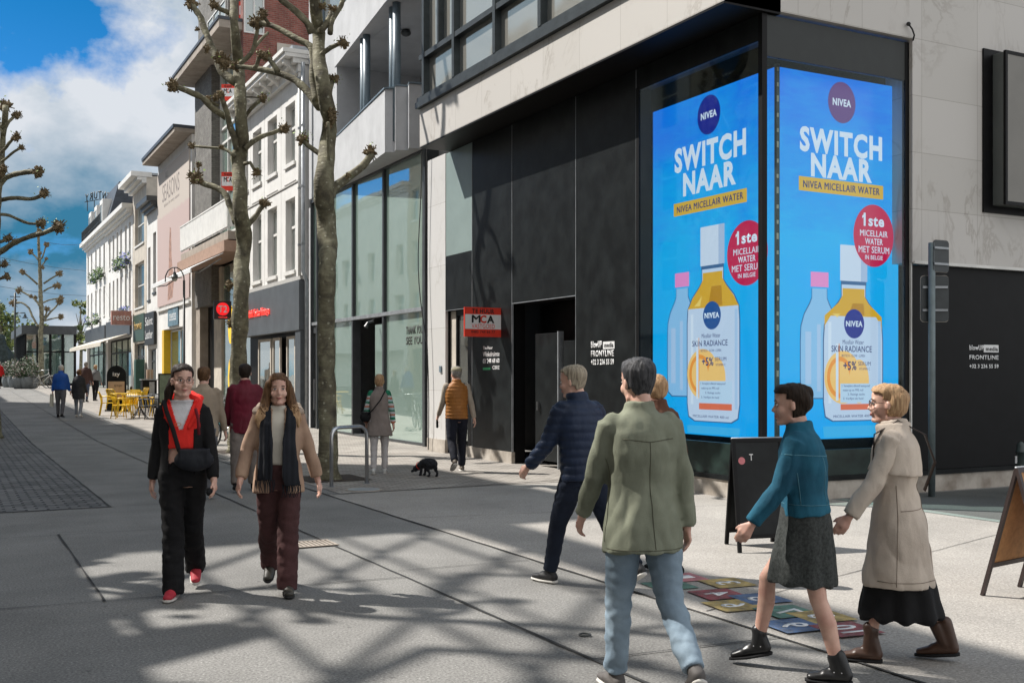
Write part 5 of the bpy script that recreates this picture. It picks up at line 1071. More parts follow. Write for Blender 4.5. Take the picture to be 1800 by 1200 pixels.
def hairmat(name, c, c2):
    if name in MATS: return MATS[name]
    m, t, b = newmat(name); b.inputs['Roughness'].default_value = .55; b.inputs['Specular IOR Level'].default_value = .2
    tc = N(t, 'ShaderNodeTexCoord'); mp = N(t, 'ShaderNodeMapping', inp={'Scale': (90, 90, 7)}); Lk(t, tc.outputs['Object'], mp.inputs[0])
    nz = N(t, 'ShaderNodeTexNoise', inp={'Scale': 1, 'Detail': 4, 'Distortion': .5}); Lk(t, mp.outputs[0], nz.inputs['Vector'])
    rp = N(t, 'ShaderNodeValToRGB'); Lk(t, nz.outputs[0], rp.inputs[0]); rp.color_ramp.elements[0].position = .3; rp.color_ramp.elements[0].color = (*c2, 1); rp.color_ramp.elements[1].position = .65; rp.color_ramp.elements[1].color = (*c, 1)
    Lk(t, rp.outputs[0], b.inputs['Base Color']); bp = N(t, 'ShaderNodeBump', inp={'Strength': .7, 'Distance': .01}); Lk(t, nz.outputs[0], bp.inputs['Height']); Lk(t, bp.outputs[0], b.inputs['Normal'])
    return m
def skinmat():
    if 'skin' in MATS: return MATS['skin']
    m, t, b = newmat('skin'); b.inputs['Roughness'].default_value = .5; b.inputs['Subsurface Weight'].default_value = .12; b.inputs['Subsurface Radius'].default_value = (.02, .008, .004); b.inputs['Subsurface Scale'].default_value = .5
    tc = N(t, 'ShaderNodeTexCoord'); nz = N(t, 'ShaderNodeTexNoise', inp={'Scale': 14, 'Detail': 4}); Lk(t, tc.outputs['Object'], nz.inputs['Vector'])
    rp = N(t, 'ShaderNodeValToRGB'); Lk(t, nz.outputs[0], rp.inputs[0]); rp.color_ramp.elements[0].position = .3; rp.color_ramp.elements[0].color = (.56, .31, .24, 1); rp.color_ramp.elements[1].position = .7; rp.color_ramp.elements[1].color = (.72, .46, .36, 1)
    Lk(t, rp.outputs[0], b.inputs['Base Color']); return m
SKIN = skinmat()
def vox(mb, name, mats, parent, v=.011, it=3, disp=None, cut=None, matfn=None, solid=0):
    me = bpy.data.meshes.new('tmp'); me.from_pydata(mb.v, [], mb.f); ob = bpy.data.objects.new('tmp', me); col.objects.link(ob)
    bm = bmesh.new(); bm.from_mesh(me); bmesh.ops.recalc_face_normals(bm, faces=bm.faces); bm.to_mesh(me); bm.free()
    r = ob.modifiers.new('r', 'REMESH'); r.mode = 'VOXEL'; r.voxel_size = v; r.use_smooth_shade = True
    s = ob.modifiers.new('s', 'SMOOTH'); s.iterations = it; s.factor = .6
    m2 = bpy.data.meshes.new_from_object(ob.evaluated_get(bpy.context.evaluated_depsgraph_get())); bpy.data.objects.remove(ob); bpy.data.meshes.remove(me)
    bm = bmesh.new(); bm.from_mesh(m2); bm.normal_update()
    if disp:
        mv = [(x, x.normal.copy(), disp(x.co, x.normal)) for x in bm.verts]
        for x, n, d in mv: x.co += n*d
    if cut: bmesh.ops.delete(bm, geom=[f for f in bm.faces if cut(f.calc_center_median())], context='FACES')
    if not isinstance(mats, (list, tuple)): mats = [mats]
    idx = [matfn(f.calc_center_median()) if matfn else 0 for f in bm.faces]
    bm.to_mesh(m2); bm.free(); m2.name = name; m2.materials.clear()
    for m in mats: m2.materials.append(m)
    m2.polygons.foreach_set('material_index', idx); m2.polygons.foreach_set('use_smooth', [True]*len(idx))
    o = bpy.data.objects.new(name, m2); col.objects.link(o); o.parent = parent
    if solid: q = o.modifiers.new('t', 'SOLIDIFY'); q.thickness = solid; q.offset = -1
    return o
def wrinkle(a=.006, f=9, seed=0, fz=None, quilt=0, qn=.055):
    def d(co, n):
        p = Vector((co.x*f, co.y*f, co.z*(fz or f*.55)))+Vector((seed*3.1, 0, 0))
        w_ = (abs(noise.noise(p))*1.6-.45)*a+noise.noise(p*2.7)*a*.45
        if quilt: w_ += (abs(math.sin(co.z*math.pi/qn))**.5-.7)*quilt
        return w_
    return d
def skel(H, P):
    s = H/1.70; fem = P.get('fem', False); J = {'s': s, 'fem': fem}; hz = .90*s; lean = math.tan(R(P.get('lean', 3)))
    D = lambda a, o: Vector((math.sin(R(o)), math.sin(R(a))*math.cos(R(o)), -math.cos(R(a))*math.cos(R(o))))
    for side, sg in (('L', -1), ('R', 1)):
        a, b, o = P.get('leg'+side, (0, 3, 2)); hip = Vector((sg*.088*s, 0, hz)); kn = hip+D(a, sg*o)*.43*s; an = kn+D(a-b, sg*o*.3)*.40*s
        J['hip'+side], J['knee'+side], J['ank'+side] = hip, kn, an; J['pitch'+side] = P.get('pitch'+side, None)
    low = min(J['ankL'].z, J['ankR'].z)-.075*s
    for k in list(J):
        if isinstance(J[k], Vector): J[k] = J[k]-Vector((0, 0, low))
    hz -= low; J['hz'] = hz; J['T'] = lambda z: (z-hz)*lean if z > hz else 0.0; J['low'] = low
    shz = hz+.480*s; shw = (.142 if fem else .168)*s
    for side, sg in (('L', -1), ('R', 1)):
        a, o, e, i = P.get('arm'+side, (0, 8, 12, 0)); sh = Vector((sg*shw, J['T'](shz)-.01, shz)); el = sh+D(a, sg*o)*.285*s; dr = D(a+e, sg*(o-i)); wr = el+dr*.25*s
        J['sh'+side], J['el'+side], J['wr'+side], J['hd'+side] = sh, el, wr, dr
        J['feet'] = True
    J['head'] = Vector((0, J['T'](hz+.68*s)+.01+P.get('headfwd', 0), hz+.685*s)); J['yaw'] = P.get('yaw', 0); J['hpitch'] = P.get('hpitch', 0)
    for side, sg in (('L', -1), ('R', 1)):
        an = J['ank'+side]; lift = an.z-.075*s; p = J['pitch'+side]
        if p is None: p = -min(60, lift/s*260)
        J['toe'+side] = an+Vector((sg*.02, .17*s*math.cos(R(p)), .17*s*math.sin(R(p))-.045*s)); J['heel'+side] = an+Vector((0, -.045*s*math.cos(R(p)), -.045*s*math.sin(R(p))-.04*s)); J['pit'+side] = p
    return J
class Fig:
    def __init__(s, label, px, t, th, H, P, group=None, v=1.0):
        s.root = thing('person', label, 'person', (0, 0, 0), group); s.J = skel(H, P); s.k = s.J['s']; s.v = v
        a = R(th); h = FWD*math.cos(a)-RGT*math.sin(a); s.rot = math.atan2(-h.x, h.y); s.loc = Gt(px, t)
        s.HM = Matrix.Translation(s.J['head']) @ Matrix.Rotation(R(s.J['yaw']), 4, 'Z') @ Matrix.Rotation(R(s.J['hpitch']), 4, 'X') @ Matrix.Scale(s.k, 4)
    def done(s): s.root.location = s.loc+Vector((0, 0, .006)); s.root.rotation_euler = (0, 0, s.rot)
    def hx(s, mb): mb.v = [tuple(s.HM @ Vector(v)) for v in mb.v]; return mb
    def headmb(s, e=0.0):
        mb = MB()
        R_ = [(-.119, .052, .016, .016), (-.108, .047, .033, .034), (-.085, .036, .049, .054), (-.055, .023, .060, .073), (-.02, .010, .067, .088), (.02, .003, .073, .096), (.055, -.001, .0745, .098), (.085, -.005, .065, .086), (.105, -.007, .045, .060), (.117, -.007, .018, .025)]
        w_ = .92 if s.J['fem'] else 1.0; mb.tube([(0, y, z) for z, y, a, b in R_], [(a*w_+e, b+e) for z, y, a, b in R_], 20, up=(1, 0, 0)); return mb
    def body(s, bare=False, hands=True, arms=True):
        J = s.J; k = s.k; L_ = 1.0 if bare else .72; mb = MB(); f = J['fem']
        h = s.headmb(); h.caps((0, .095, .004), (0, .113, -.030), .007, .0115, 8); h.caps((-.012, .100, -.036), (.012, .100, -.036), .0085, .0085, 8); h.caps((-.036, .082, .024), (.036, .082, .024), .012, .012, 8)
        for q in (-1, 1): h.ball((q*.036, .062, -.034), (.027, .030, .030)); h.ball((q*.076, -.004, -.012), (.009, .017, .030)); h.caps((q*.05, .01, -.085), (q*.015, .072, -.108), .016, .014, 8)
        h.ball((0, .085, -.103), (.022, .016, .016)); h.caps((0, .097, -.060), (0, .097, -.072), (.020, .008), (.020, .007), 10)
        h.caps((0, -.018, -.085), (0, -.035, -.20), (.052, .056), (.060, .060), 14); s.hx(h); mb.v += h.v; mb.f += h.f; 
        hz = J['hz']; T = J['T']
        rings = [(-.10, .14, .09), (-.02, .160 if f else .150, .105), (.08, .145, .095), (.18, .118 if f else .130, .085), (.32, .135 if f else .150, .100), (.43, .145 if f else .165, .095), (.475, .110 if f else .130, .070), (.545, .06, .055)]
        mb.tube([(0, T(hz+z*k)+(-.01 if z > .3 else 0), hz+z*k) for z, a, b in rings], [(a*k, b*k) for z, a, b in rings], 20, up=(1, 0, 0))
        for S, sg in (('L', -1), ('R', 1)):
            mb.caps(J['hip'+S], J['knee'+S], .078*k*L_, .050*k*L_, 14)
            c = (J['knee'+S]*.65+J['ank'+S]*.35)+Vector((0, -.012, 0)); mb.caps(J['knee'+S], c, .048*k*L_, .052*k*L_, 14); mb.caps(c, J['ank'+S], .051*k*L_, .031*k, 14)
            mb.caps(J['ank'+S]-UP*.01, (J['ank'+S]*.7+J['toe'+S]*.3), .026*k, .020*k); mb.caps(J['heel'+S]*.85+J['toe'+S]*.15+UP*.008, J['toe'+S]*.72+J['heel'+S]*.28+UP*.006, .019*k, .015*k)
            mb.caps(J['sh'+S]+Vector((-sg*.02, 0, -.02)), J['el'+S], .038*k, .032*k, 12); mb.caps(J['el'+S], J['wr'+S], .036*k, .025*k, 12)
            if hands: s.hand(mb, J['wr'+S], J['hd'+S], sg)
        s.b = vox(mb, 'body', SKIN, s.root, .0075*s.v, 2)
        # face
        if s.v < 1.6:
            for q in (-1, 1):
                m = MB(); m.smooth = True; m.ball((q*.031, .0885, .002), (.013, .009, .007), 10, 6); s.hx(m); e = m.build('eye', mat('eye_white', (.62, .58, .55), .3, .02), s.root)
                m = MB(); m.smooth = True; m.ball((q*.031, .0955, .002), (.0062, .004, .0062), 8, 6); s.hx(m); m.build('iris', mat('eye_dark', (.03, .02, .015), .2, .02), e)
                m = MB(); m.smooth = True; m.tube([(q*.018, .101, .0255), (q*.034, .097, .029), (q*.047, .086, .024)], [.0028, .0034, .002], 6); m.tube([(q*.018, .097, .010), (q*.032, .0985, .0115), (q*.046, .087, .008)], [.0016, .0022, .0014], 5); s.hx(m); m.build('eyebrow', s.brow, s.root)
            m = MB(); m.smooth = True; m.tube([(-.023, .094, -.067), (-.010, .1045, -.0635), (0, .105, -.065), (.010, .1045, -.0635), (.023, .094, -.067)], [.001, .004, .0035, .004, .001], 6); m.tube([(-.020, .094, -.069), (0, .1035, -.072), (.020, .094, -.069)], [.001, .0048, .001], 6); s.hx(m); m.build('lips', mat('lip', (.42, .13, .12), .4, .05), s.root)
    brow = mat('brow_brown', (.05, .03, .02), .7)
    def hand(s, mb, w, d, sg):
        k = s.k; d = d.normalized(); side = Vector((sg, 0, 0)); nrm = side-d*side.dot(d); nrm.normalize()   # back of hand faces outwards
        fr = nrm.cross(d)*sg; fr = -fr if fr.y < 0 else fr; fr.normalize()                                       # thumb side, forwards
        palm = w+d*.085*k; mb.caps(w-d*.01, w+d*.02*k, .024*k, .026*k, 8)
        mb.caps(w+d*.02*k, palm-d*.008*k, (.034*k, .015*k) if abs(nrm.x) < 0 else .020*k, .022*k, 8)
        for i, (o, L) in enumerate(((.031, .070), (.011, .078), (-.010, .072), (-.030, .056))):
            a = w+d*.03*k+fr*o*.55*k; b = w+d*(.088-.006*abs(i-1))*k+fr*o*k; mb.caps(a, b, .013*k, .0115*k, 8)
            c1 = (d*.94-nrm*(.22+.06*i)).normalized(); c2 = (d*.68-nrm*(.62+.05*i)).normalized(); c3 = (d*.3-nrm*.9).normalized()
            p1 = b+c1*L*.45*k; p2 = p1+c2*L*.32*k; p3 = p2+c3*L*.22*k
            mb.caps(b, p1, .0098*k, .0090*k, 8); mb.caps(p1, p2, .0090*k, .0082*k, 8); mb.caps(p2, p3, .0082*k, .0070*k, 8)
        t0 = w+d*.028*k+fr*.022*k; t1 = t0+(fr*.62+d*.72-nrm*.25).normalized()*.042*k; t2 = t1+(fr*.25+d*.9-nrm*.35).normalized()*.030*k
        mb.caps(t0, t1, .0135*k, .0105*k, 8); mb.caps(t1, t2, .0105*k, .0085*k, 8)
    def hair(s, style, m, m2=None):
        h = s.headmb(.010 if style != 'thin' else .006); h.v = [(x, y-.008 if y < .03 else y-.004, z+.006) for x, y, z in h.v]
        if style in ('short', 'thin'):
            cut = lambda p, IM=s.HM.inverted(): (lambda q: (q.y > .035 and q.z < .078) or (q.y > .008 and q.z < .03+q.y*.7) or (q.z < -.045+abs(q.x)*.1 and q.y > -.04) or q.z < -.075)(IM @ p)
        else:
            cut = lambda p, IM=s.HM.inverted(): (lambda q: (q.y > .030 and q.z < .082-abs(q.x)*.25 and (abs(q.x) < .062 or style not in ('long',))) or (q.y > .0 and q.z < .03 and abs(q.x) < .09 and style != 'long'))(IM @ p)
        if style == 'bob' or style == 'fluffy':
            h.ball((0, -.03, .0), (.088, .092, .095), 16, 10); h.ball((0, -.045, .03), (.080, .085, .080), 16, 10)
        if style == 'fluffy': h.ball((0, .0, .06), (.082, .098, .068), 16, 10)
        if style == 'bun': h.ball((0, -.085, .06), (.045, .045, .045), 12, 8); h.ball((0, -.06, .02), (.075, .06, .08), 14, 8)
        if style == 'tail':
            h.caps((.05, -.05, .0), (.085, -.055, -.09), .035, .038, 10); h.caps((.085, -.055, -.09), (.10, -.05, -.20), .038, .020, 10); h.caps((0, -.08, .03), (0, -.12, -.05), .035, .036, 10); h.caps((0, -.12, -.05), (-.01, -.105, -.20), .036, .022, 10); h.caps((0, -.06, .0), (0, -.07, -.04), (.06, .04), (.05, .035), 12)
            for q in (-1, 1): h.caps((q*.055, .035, .055), (q*.074, .0, -.02), .014, .014, 8)
        if style == 'long':
            for q in (-1, 1):
                h.caps((q*.03, .055, .105), (q*.074, .035, .03), .022, .020, 8); h.caps((q*.076, .020, .05), (q*.094, .018, -.05), .026, .034, 8); h.caps((q*.094, .018, -.05), (q*.112, .035, -.15), .034, .042, 8)
                h.caps((q*.112, .035, -.15), (q*.145, .05, -.23), .042, .036, 8); h.caps((q*.145, .05, -.23), (q*.15, .07, -.29), .034, .010, 8); h.caps((q*.13, .06, -.14), (q*.10, .085, -.24), .022, .014, 8); h.caps((q*.08, -.01, -.05), (q*.115, .0, -.22), .03, .036, 8); h.caps((q*.115, 0, -.22), (q*.15, .02, -.29), .034, .012, 8)
            h.caps((0, -.06, -.02), (0, -.07, -.2), (.085, .045), (.10, .045), 14); h.caps((0, -.07, -.2), (0, -.06, -.28), (.10, .04), (.08, .02), 14)
        s.hx(h); f = 60
        dsp = lambda co, n: noise.noise(Vector((co.x*f, co.y*f, co.z*10)))*.005+noise.noise(co*14)*.006
        zt = s.J['head'].z-.12*s.k
        return vox(h, 'hair', [m, m2 or m], s.root, .008*s.v, 2, dsp, cut, (lambda p: 1 if p.z+random.uniform(-.03, .03)+noise.noise(p*22)*.05 < zt-.03 else 0) if m2 else None, solid=.012)
    def legs(s, m, hip=.098, thigh=.092, knee=.066, hem=.052, up=.06, to=.96, name='trousers', seed=0, a=.007, waist=.13, pel=.118):
        J = s.J; k = s.k; mb = MB(); hz = J['hz']
        mb.tube([(0, 0, hz-.10*k), (0, 0, hz), (0, 0, hz+up*k), (0, J['T'](hz+waist*k), hz+waist*k)], [(.155*k, .10*k), ((.17 if J['fem'] else .165)*k, pel*k), (.158*k, .108*k), (.140*k, .10*k)], 22, up=(1, 0, 0))
        for S in 'LR':
            hp, kn, an = J['hip'+S], J['knee'+S], J['ank'+S]; e = kn+(an-kn)*to
            mb.tube([hp+UP*.02, hp*.55+kn*.45, kn, kn*.5+e*.5, e], [hip*k, thigh*k, knee*k, (knee+hem)*.5*k, hem*k], 16)
        return vox(mb, name, m, s.root, .0105*s.v, 3, wrinkle(a, 8, seed, fz=11))
    def shoes(s, m, sole=None, high=0, w=.042, name='shoe', heel=0):
        J = s.J; k = s.k
        for S in 'LR':
            an, to, he = J['ank'+S], J['toe'+S], J['heel'+S]; mb = MB(); d = (to-he).normalized(); mid = he*.45+to*.55
            mb.caps(he+UP*.006, mid+UP*.010, (w*.86*k, .034*k), (w*k, .032*k), 14); mb.caps(mid+UP*.006, to-d*.015, (w*k, .030*k), (w*.85*k, .020*k), 14)
            mb.caps(an-UP*.01*k, mid+UP*.02, .036*k, .026*k, 10); mb.caps(he+UP*.01, an+UP*(.01+high)*k, .036*k, .040*k, 12)
            if high: mb.caps(an, an+(J['knee'+S]-an).normalized()*high*k, .041*k, .044*k, 12)
            if heel: mb.caps(he+UP*.0-d*.0, he-UP*.022*k, .022*k, .020*k, 8)
            sh = vox(mb, name, m, s.root, .0075*s.v, 2)
            if sole:
                q = d.cross(UP).normalized(); n = q.cross(d); m3 = MB(); m3.smooth = True; b0 = he-n*.026*k-d*.03; b1 = to-n*.020*k+d*.012
                pts = [b0, b0+d*.02, mid-n*.026*k, b1-d*.03, b1]; m3.tube(pts, [(w*.5*k, .011*k), (w*.9*k, .014*k), (w*1.08*k, .014*k), (w*.98*k, .012*k), (w*.5*k, .009*k)], 14, up=q); m3.build('sole', sole, sh)
    def top(s, m, hem, hemr=(.19, .135), name='jacket', waist=None, chest=(.185, .130), sh=.062, el=.052, cuff=.040, arms=1.0, a=.006, f=9, seed=0, quilt=0, qn=.055, cut=None, collar=.04, cr=.068, mid=None, v=.0105, matfn=None, solid=0, shw=0, hemy=0, mats=None):
        """hem: height of the lower edge in metres"""
        J = s.J; k = s.k; hz = J['hz']; T = J['T']; mb = MB(); fem = J['fem']
        z = lambda q: hz+q*k; ch = chest; hem = hem-J['low']*.0
        wz = waist or (chest[0]*.90, chest[1]*.93); R_ = [(hem, *hemr)]
        if mid: R_ += [(hz-.05*k if hem < hz-.1 else hem+.05, *mid)]
        R_ += [(z(.17), *wz), (z(.33), ch[0], ch[1]), (z(.42), ch[0]*1.0, ch[1]*.95), (z(.475), ch[0]*.93, ch[1]*.80), (z(.515), ch[0]*.68, ch[1]*.66), (z(.54), cr*1.15, cr*1.1), (z(.54+collar), cr, cr*1.05)]
        R_ = [r for i, r in enumerate(R_) if i == 0 or r[0] > R_[0][0]+.02]
        mb.tube([(0, T(q)-(.012 if q > z(.3) else 0)+(hemy if q < z(-.1) else 0), q) for q, a_, b_ in R_], [(a_*k, b_*k) for q, a_, b_ in R_], 26, up=(1, 0, 0))
        if arms > 0:
            for S in 'LR':
                p0, p1, p2 = J['sh'+S], J['el'+S], J['wr'+S]; e = p1+(p2-p1)*(arms-.5)*2*1.0 if arms > .5 else p0+(p1-p0)*arms*2
                mb.ball(p0+Vector((-.02 if S == 'R' else .02, 0, -.006)), sh*.92*k, 14, 10)
                if arms > .5: mb.tube([p0, p0*.5+p1*.5, p1, p1*.5+e*.5, e], [sh*.97*k, (sh+el)*.49*k, el*k, (el+cuff)*.52*k, cuff*k], 14)
                else: mb.tube([p0, e], [sh*k, el*k], 14)
        o = vox(mb, name, mats or m, s.root, v*s.v, 3, wrinkle(a, f, seed, quilt=quilt, qn=qn), cut, matfn, solid); s.last = o.name; return o
    def sleeves(s, m, sh=.056, el=.046, cuff=.036, name='sleeve', mats=None, matfn=None, a=.005, to=.96):
        J = s.J; k = s.k
        for S in 'LR':
            p0, p1, p2 = J['sh'+S], J['el'+S], J['wr'+S]; e = p1+(p2-p1)*to; mb = MB(); mb.ball(p0, sh*k, 12, 8); mb.tube([p0, (p0+p1)/2, p1, (p1+e)/2, e], [sh*k, (sh+el)/2*k, el*k, (el+cuff)/2*k, cuff*k], 14)
            vox(mb, name, mats or m, s.root, .010*s.v, 2, wrinkle(a, 12), None, (lambda p, p0=p0, p1=p1: matfn(p, p0, p1)) if matfn else None)
    def skirt(s, m, z0, z1, r0, r1, name='skirt', a=.008, y=0, seed=2):
        mb = MB(); T = s.J['T']; n = 6; k = s.k
        mb.tube([(0, T(z1+(z0-z1)*(i/n))+y*i/n, z1+(z0-z1)*i/n) for i in range(n+1)], [((r1[0]+(r0[0]-r1[0])*(i/n)**.8)*k, (r1[1]+(r0[1]-r1[1])*(i/n)**.8)*k) for i in range(n+1)], 26, up=(1, 0, 0))
        def d(co, nn): an = math.atan2(co.y, co.x); fz = max(0, (z1-co.z)/(z1-z0)); return math.sin(an*9+seed)*a*fz+noise.noise(co*10)*a*.5
        return vox(mb, name, m, s.root, .010*s.v, 2, d)
    def strap(s, m, pts, w=.016, th=.004, name='bag_strap'):
        mb = MB(); mb.smooth = True; mb.tube(pts, [(w, th)]*len(pts), 8); return mb.build(name, m, s.root)
    def bag(s, m, c, r, name='bag', tilt=0):
        mb = MB(); c = Vector(c); mb.caps(c+Vector((-r[0]*.5, 0, tilt)), c+Vector((r[0]*.5, 0, -tilt)), (r[2], r[1]), (r[2], r[1]), 12) if False else mb.ball(c, r, 14, 10); mb.box(c.x-r[0]*.75, c.x+r[0]*.75, c.y-r[1]*.8, c.y+r[1]*.8, c.z-r[2]*.2, c.z+r[2]*.95)
        return vox(mb, name, m, s.root, .009, 4, wrinkle(.004, 12))
    def glasses(s, m):
        mb = MB(); mb.smooth = True
        for q in (-1, 1): mb.tube([(q*.031+.024*math.cos(a), .112-abs(.024*math.cos(a)+q*.031)*.12, .001+.018*math.sin(a)) for a in [i*math.pi/8 for i in range(17)]], .0017, 5); mb.tube([(q*.055, .105, .004), (q*.078, .06, .006), (q*.080, .0, .002)], .0017, 5)
        mb.tube([(-.008, .112, .004), (.008, .112, .004)], .0017, 5); s.hx(mb); mb.build('glasses', m, s.root)
from mathutils.bvhtree import BVHTree
def seams(f, m, lines, r=.0022):
    """stitched seams laid on the last garment: each line is a list of (degrees round the body, height)"""
    o = bpy.data.objects[f.last]; me = o.data; bv = BVHTree.FromPolygons([v.co for v in me.vertices], [tuple(p.vertices) for p in me.polygons]); T = f.J['T']; mb = MB(); mb.smooth = True
    for ln in lines:
        pts = []
        for (a0, z0), (a1, z1) in zip(ln, ln[1:]):
            n = max(4, int(max(abs(a1-a0)/8, abs(z1-z0)/.03)))
            for i in range(n+1):
                a = R(a0+(a1-a0)*i/n); z = z0+(z1-z0)*i/n; c = Vector((0, T(z), z)); d = Vector((math.sin(a), math.cos(a), 0)); h = bv.ray_cast(c+d*.45, -d, .44)
                if h[0] is not None and (not pts or (h[0]-pts[-1]).length < .09): pts.append(h[0]+d*.0008)
        if len(pts) > 2: mb.tube(pts, r, 5)
    if mb.v: mb.build('seam', m, o)
BLK = cloth('black_cloth', (.014, .014, .015), (.008, .008, .009)); BLK2 = cloth('black_trouser', (.010, .010, .011), (.006, .006, .007))
RED = cloth('red_fleece', (.88, .04, .03), (.66, .025, .02)); WHT = cloth('white_cotton', (.68, .68, .70), (.56, .56, .58)); SOLE = mat('sole_white', (.60, .58, .54), .7, .08)
HD = hairmat('dark_hair', (.035, .022, .015), (.012, .008, .006)); HB = hairmat('brown_hair', (.16, .085, .04), (.06, .03, .015)); HL = hairmat('light_hair', (.52, .34, .19), (.30, .17, .09)); HG = hairmat('grey_hair', (.32, .30, .28), (.14, .13, .12)); HW = hairmat('white_hair', (.58, .55, .50), (.36, .33, .30)); HK = hairmat('charcoal_hair', (.08, .08, .085), (.025, .025, .028))
# 1 woman in the black jacket over the red hoodie
f = Fig('dark haired woman with glasses in a black jacket over a red hoodie', 322, 7.95, 190, 1.70, dict(fem=True, legR=(12, 4, -4), legL=(-13, 26, -4), armR=(-12, 10, 10, 3), armL=(6, 12, 14, 5), yaw=18, hpitch=-2, lean=2))
f.body(); f.hair('tail', HD); f.glasses(mat('glass_rim', (.03, .02, .02), .3))
f.legs(BLK2, hip=.090, thigh=.088, knee=.078, hem=.080, to=1.12, seed=1, waist=.10, a=.010)
f.shoes(mat('red_canvas', (.48, .03, .05), .7, .1), SOLE)
f.top(WHT, 1.12, (.128, .092), 'shirt', chest=(.150, .108), arms=0, collar=.0, cr=.085)
f.top(RED, 1.075, (.145, .104), 'hoodie', chest=(.164, .122), arms=0, collar=.01, cr=.098, a=.005, v=.006, cut=lambda p: p.y > 0 and p.z > 1.215 and abs(p.x) < .012+(p.z-1.215)*.36, solid=.006)
mb = MB(); mb.tube([(-.115, .045, 1.385), (-.10, -.05, 1.44), (-.05, -.105, 1.455), (.05, -.105, 1.455), (.10, -.05, 1.44), (.115, .045, 1.385)], [(.03, .02), (.045, .03), (.05, .04), (.05, .04), (.045, .03), (.03, .02)], 12); mb.tube([(-.115, .045, 1.385), (-.095, .10, 1.30), (-.05, .118, 1.22)], [.028, .022, .014], 10); mb.tube([(.115, .045, 1.385), (.095, .10, 1.30), (.05, .118, 1.22)], [.028, .022, .014], 10)
vox(mb, 'hood', RED, f.root, .010, 3, wrinkle(.005, 12))
f.top(BLK, .885, (.178, .128), 'jacket', chest=(.168, .124), sh=.056, el=.048, cuff=.043, arms=1.0, a=.008, seed=4, collar=-.03, cr=.10, cut=lambda p: p.y > 0 and abs(p.x) < .088+(.04 if p.z > 1.3 else 0)+.03*max(0, (1.2-p.z)) and p.z < 1.5 or (p.z > 1.40 and abs(p.x) < .11), solid=.009)
mb = MB(); mb.smooth = True; mb.tube([(-.105, .135, 1.37), (-.125, .150, 1.30), (-.13, .150, 1.18)], .011, 8); mb.build('drawstring', cloth('dark_red', (.20, .02, .03)), f.root)
f.bag(cloth('bag_leather', (.016, .018, .024), rough=.5), (-.10, .175, 1.0), (.145, .05, .085)); f.strap(BLK, [(.10, .14, 1.36), (.05, .155, 1.22), (.01, .165, 1.08), (-.02, .185, 1.02)]); f.strap(BLK, [(.10, .14, 1.36), (.13, .03, 1.43), (.08, -.13, 1.35), (-.12, -.15, 1.08), (-.20, .02, 1.0), (-.20, .12, 1.02)])
mb = MB(); mb.tube(disc3((0.02, .1235, 1.255), (1, 0, 0), (.022, .012), 12), .002, 4); mb.build('shirt_print', cloth('print_orange', (.6, .3, .15)), f.root)
f.done()
# 2 woman in the tan coat with the black scarf
TAN = cloth('tan_wool', (.40, .27, .19), (.28, .18, .13)); SC = cloth('black_scarf', (.016, .018, .024), (.008, .009, .012)); AUB = cloth('aubergine', (.085, .038, .038), (.045, .02, .02))
f = Fig('woman with long wavy brown hair in a tan coat, black scarf and dark wide trousers', 490, 8.05, 191, 1.63, dict(fem=True, legL=(13, 6, -2), legR=(-12, 30, -2), armR=(2, 20, 24, 10), armL=(-12, 18, 8, 2), yaw=4, hpitch=-2, lean=2))
f.body(); f.hair('long', HB, HL); f.legs(AUB, hip=.092, thigh=.092, knee=.084, hem=.080, to=1.10, seed=3, a=.010); f.shoes(mat('olive_shoe', (.05, .045, .035), .5), mat('sole_dark', (.02, .02, .02), .8))
f.top(cloth('cream_knit', (.60, .56, .48), (.5, .46, .40)), .95, (.15, .11), 'jumper', chest=(.158, .118), arms=0, collar=.02, cr=.075)
f.top(TAN, .74, (.205, .150), 'coat', chest=(.182, .132), sh=.062, el=.054, cuff=.048, arms=.97, a=.009, seed=6, mid=(.20, .145), collar=0, cr=.09, cut=lambda p: p.y > 0 and abs(p.x) < .045+max(0, 1.0-p.z)*.10, solid=.012)
mb = MB(); mb.tube([(-.17, .05, 1.33), (-.13, -.06, 1.38), (0, -.11, 1.40), (.13, -.06, 1.38), (.17, .05, 1.33)], [(.03, .02), (.045, .025), (.05, .03), (.045, .025), (.03, .02)], 12); vox(mb, 'coat_collar', cloth('sherpa', (.48, .38, .30)), f.root, .011, 2, wrinkle(.008, 30))
mb = MB()
for q, e in ((-1, .80), (1, .84)): mb.tube([(q*.035, -.055, 1.40), (q*.078, -.02, 1.405), (q*.088, .05, 1.36), (q*.088, .130, 1.25), (q*.083, .155, 1.10), (q*.090, .165, .96), (q*.095, .170, e)], [(.03, .035), (.035, .035), (.038, .032), (.050, .022), (.060, .018), (.066, .016), (.070, .013)], 14, up=(1, 0, 0))
mb.caps((-.04, -.07, 1.39), (.04, -.07, 1.39), .035, .035)
def sd(co, n): return math.sin(co.x*150)*.0035+noise.noise(co*9)*.007
o = vox(mb, 'scarf', SC, f.root, .009, 2, sd); mb = MB()
for q, e in ((-1, .80), (1, .84)):
    for i in range(11): x = q*.095-.065+i*.013; mb.tube([(x, .17, e+.01), (x+random.uniform(-.01, .01), .172, e-.03), (x+random.uniform(-.015, .015), .17, e-.085)], [.005, .004, .002], 5)
mb.build('fringe', SC, o); f.done()
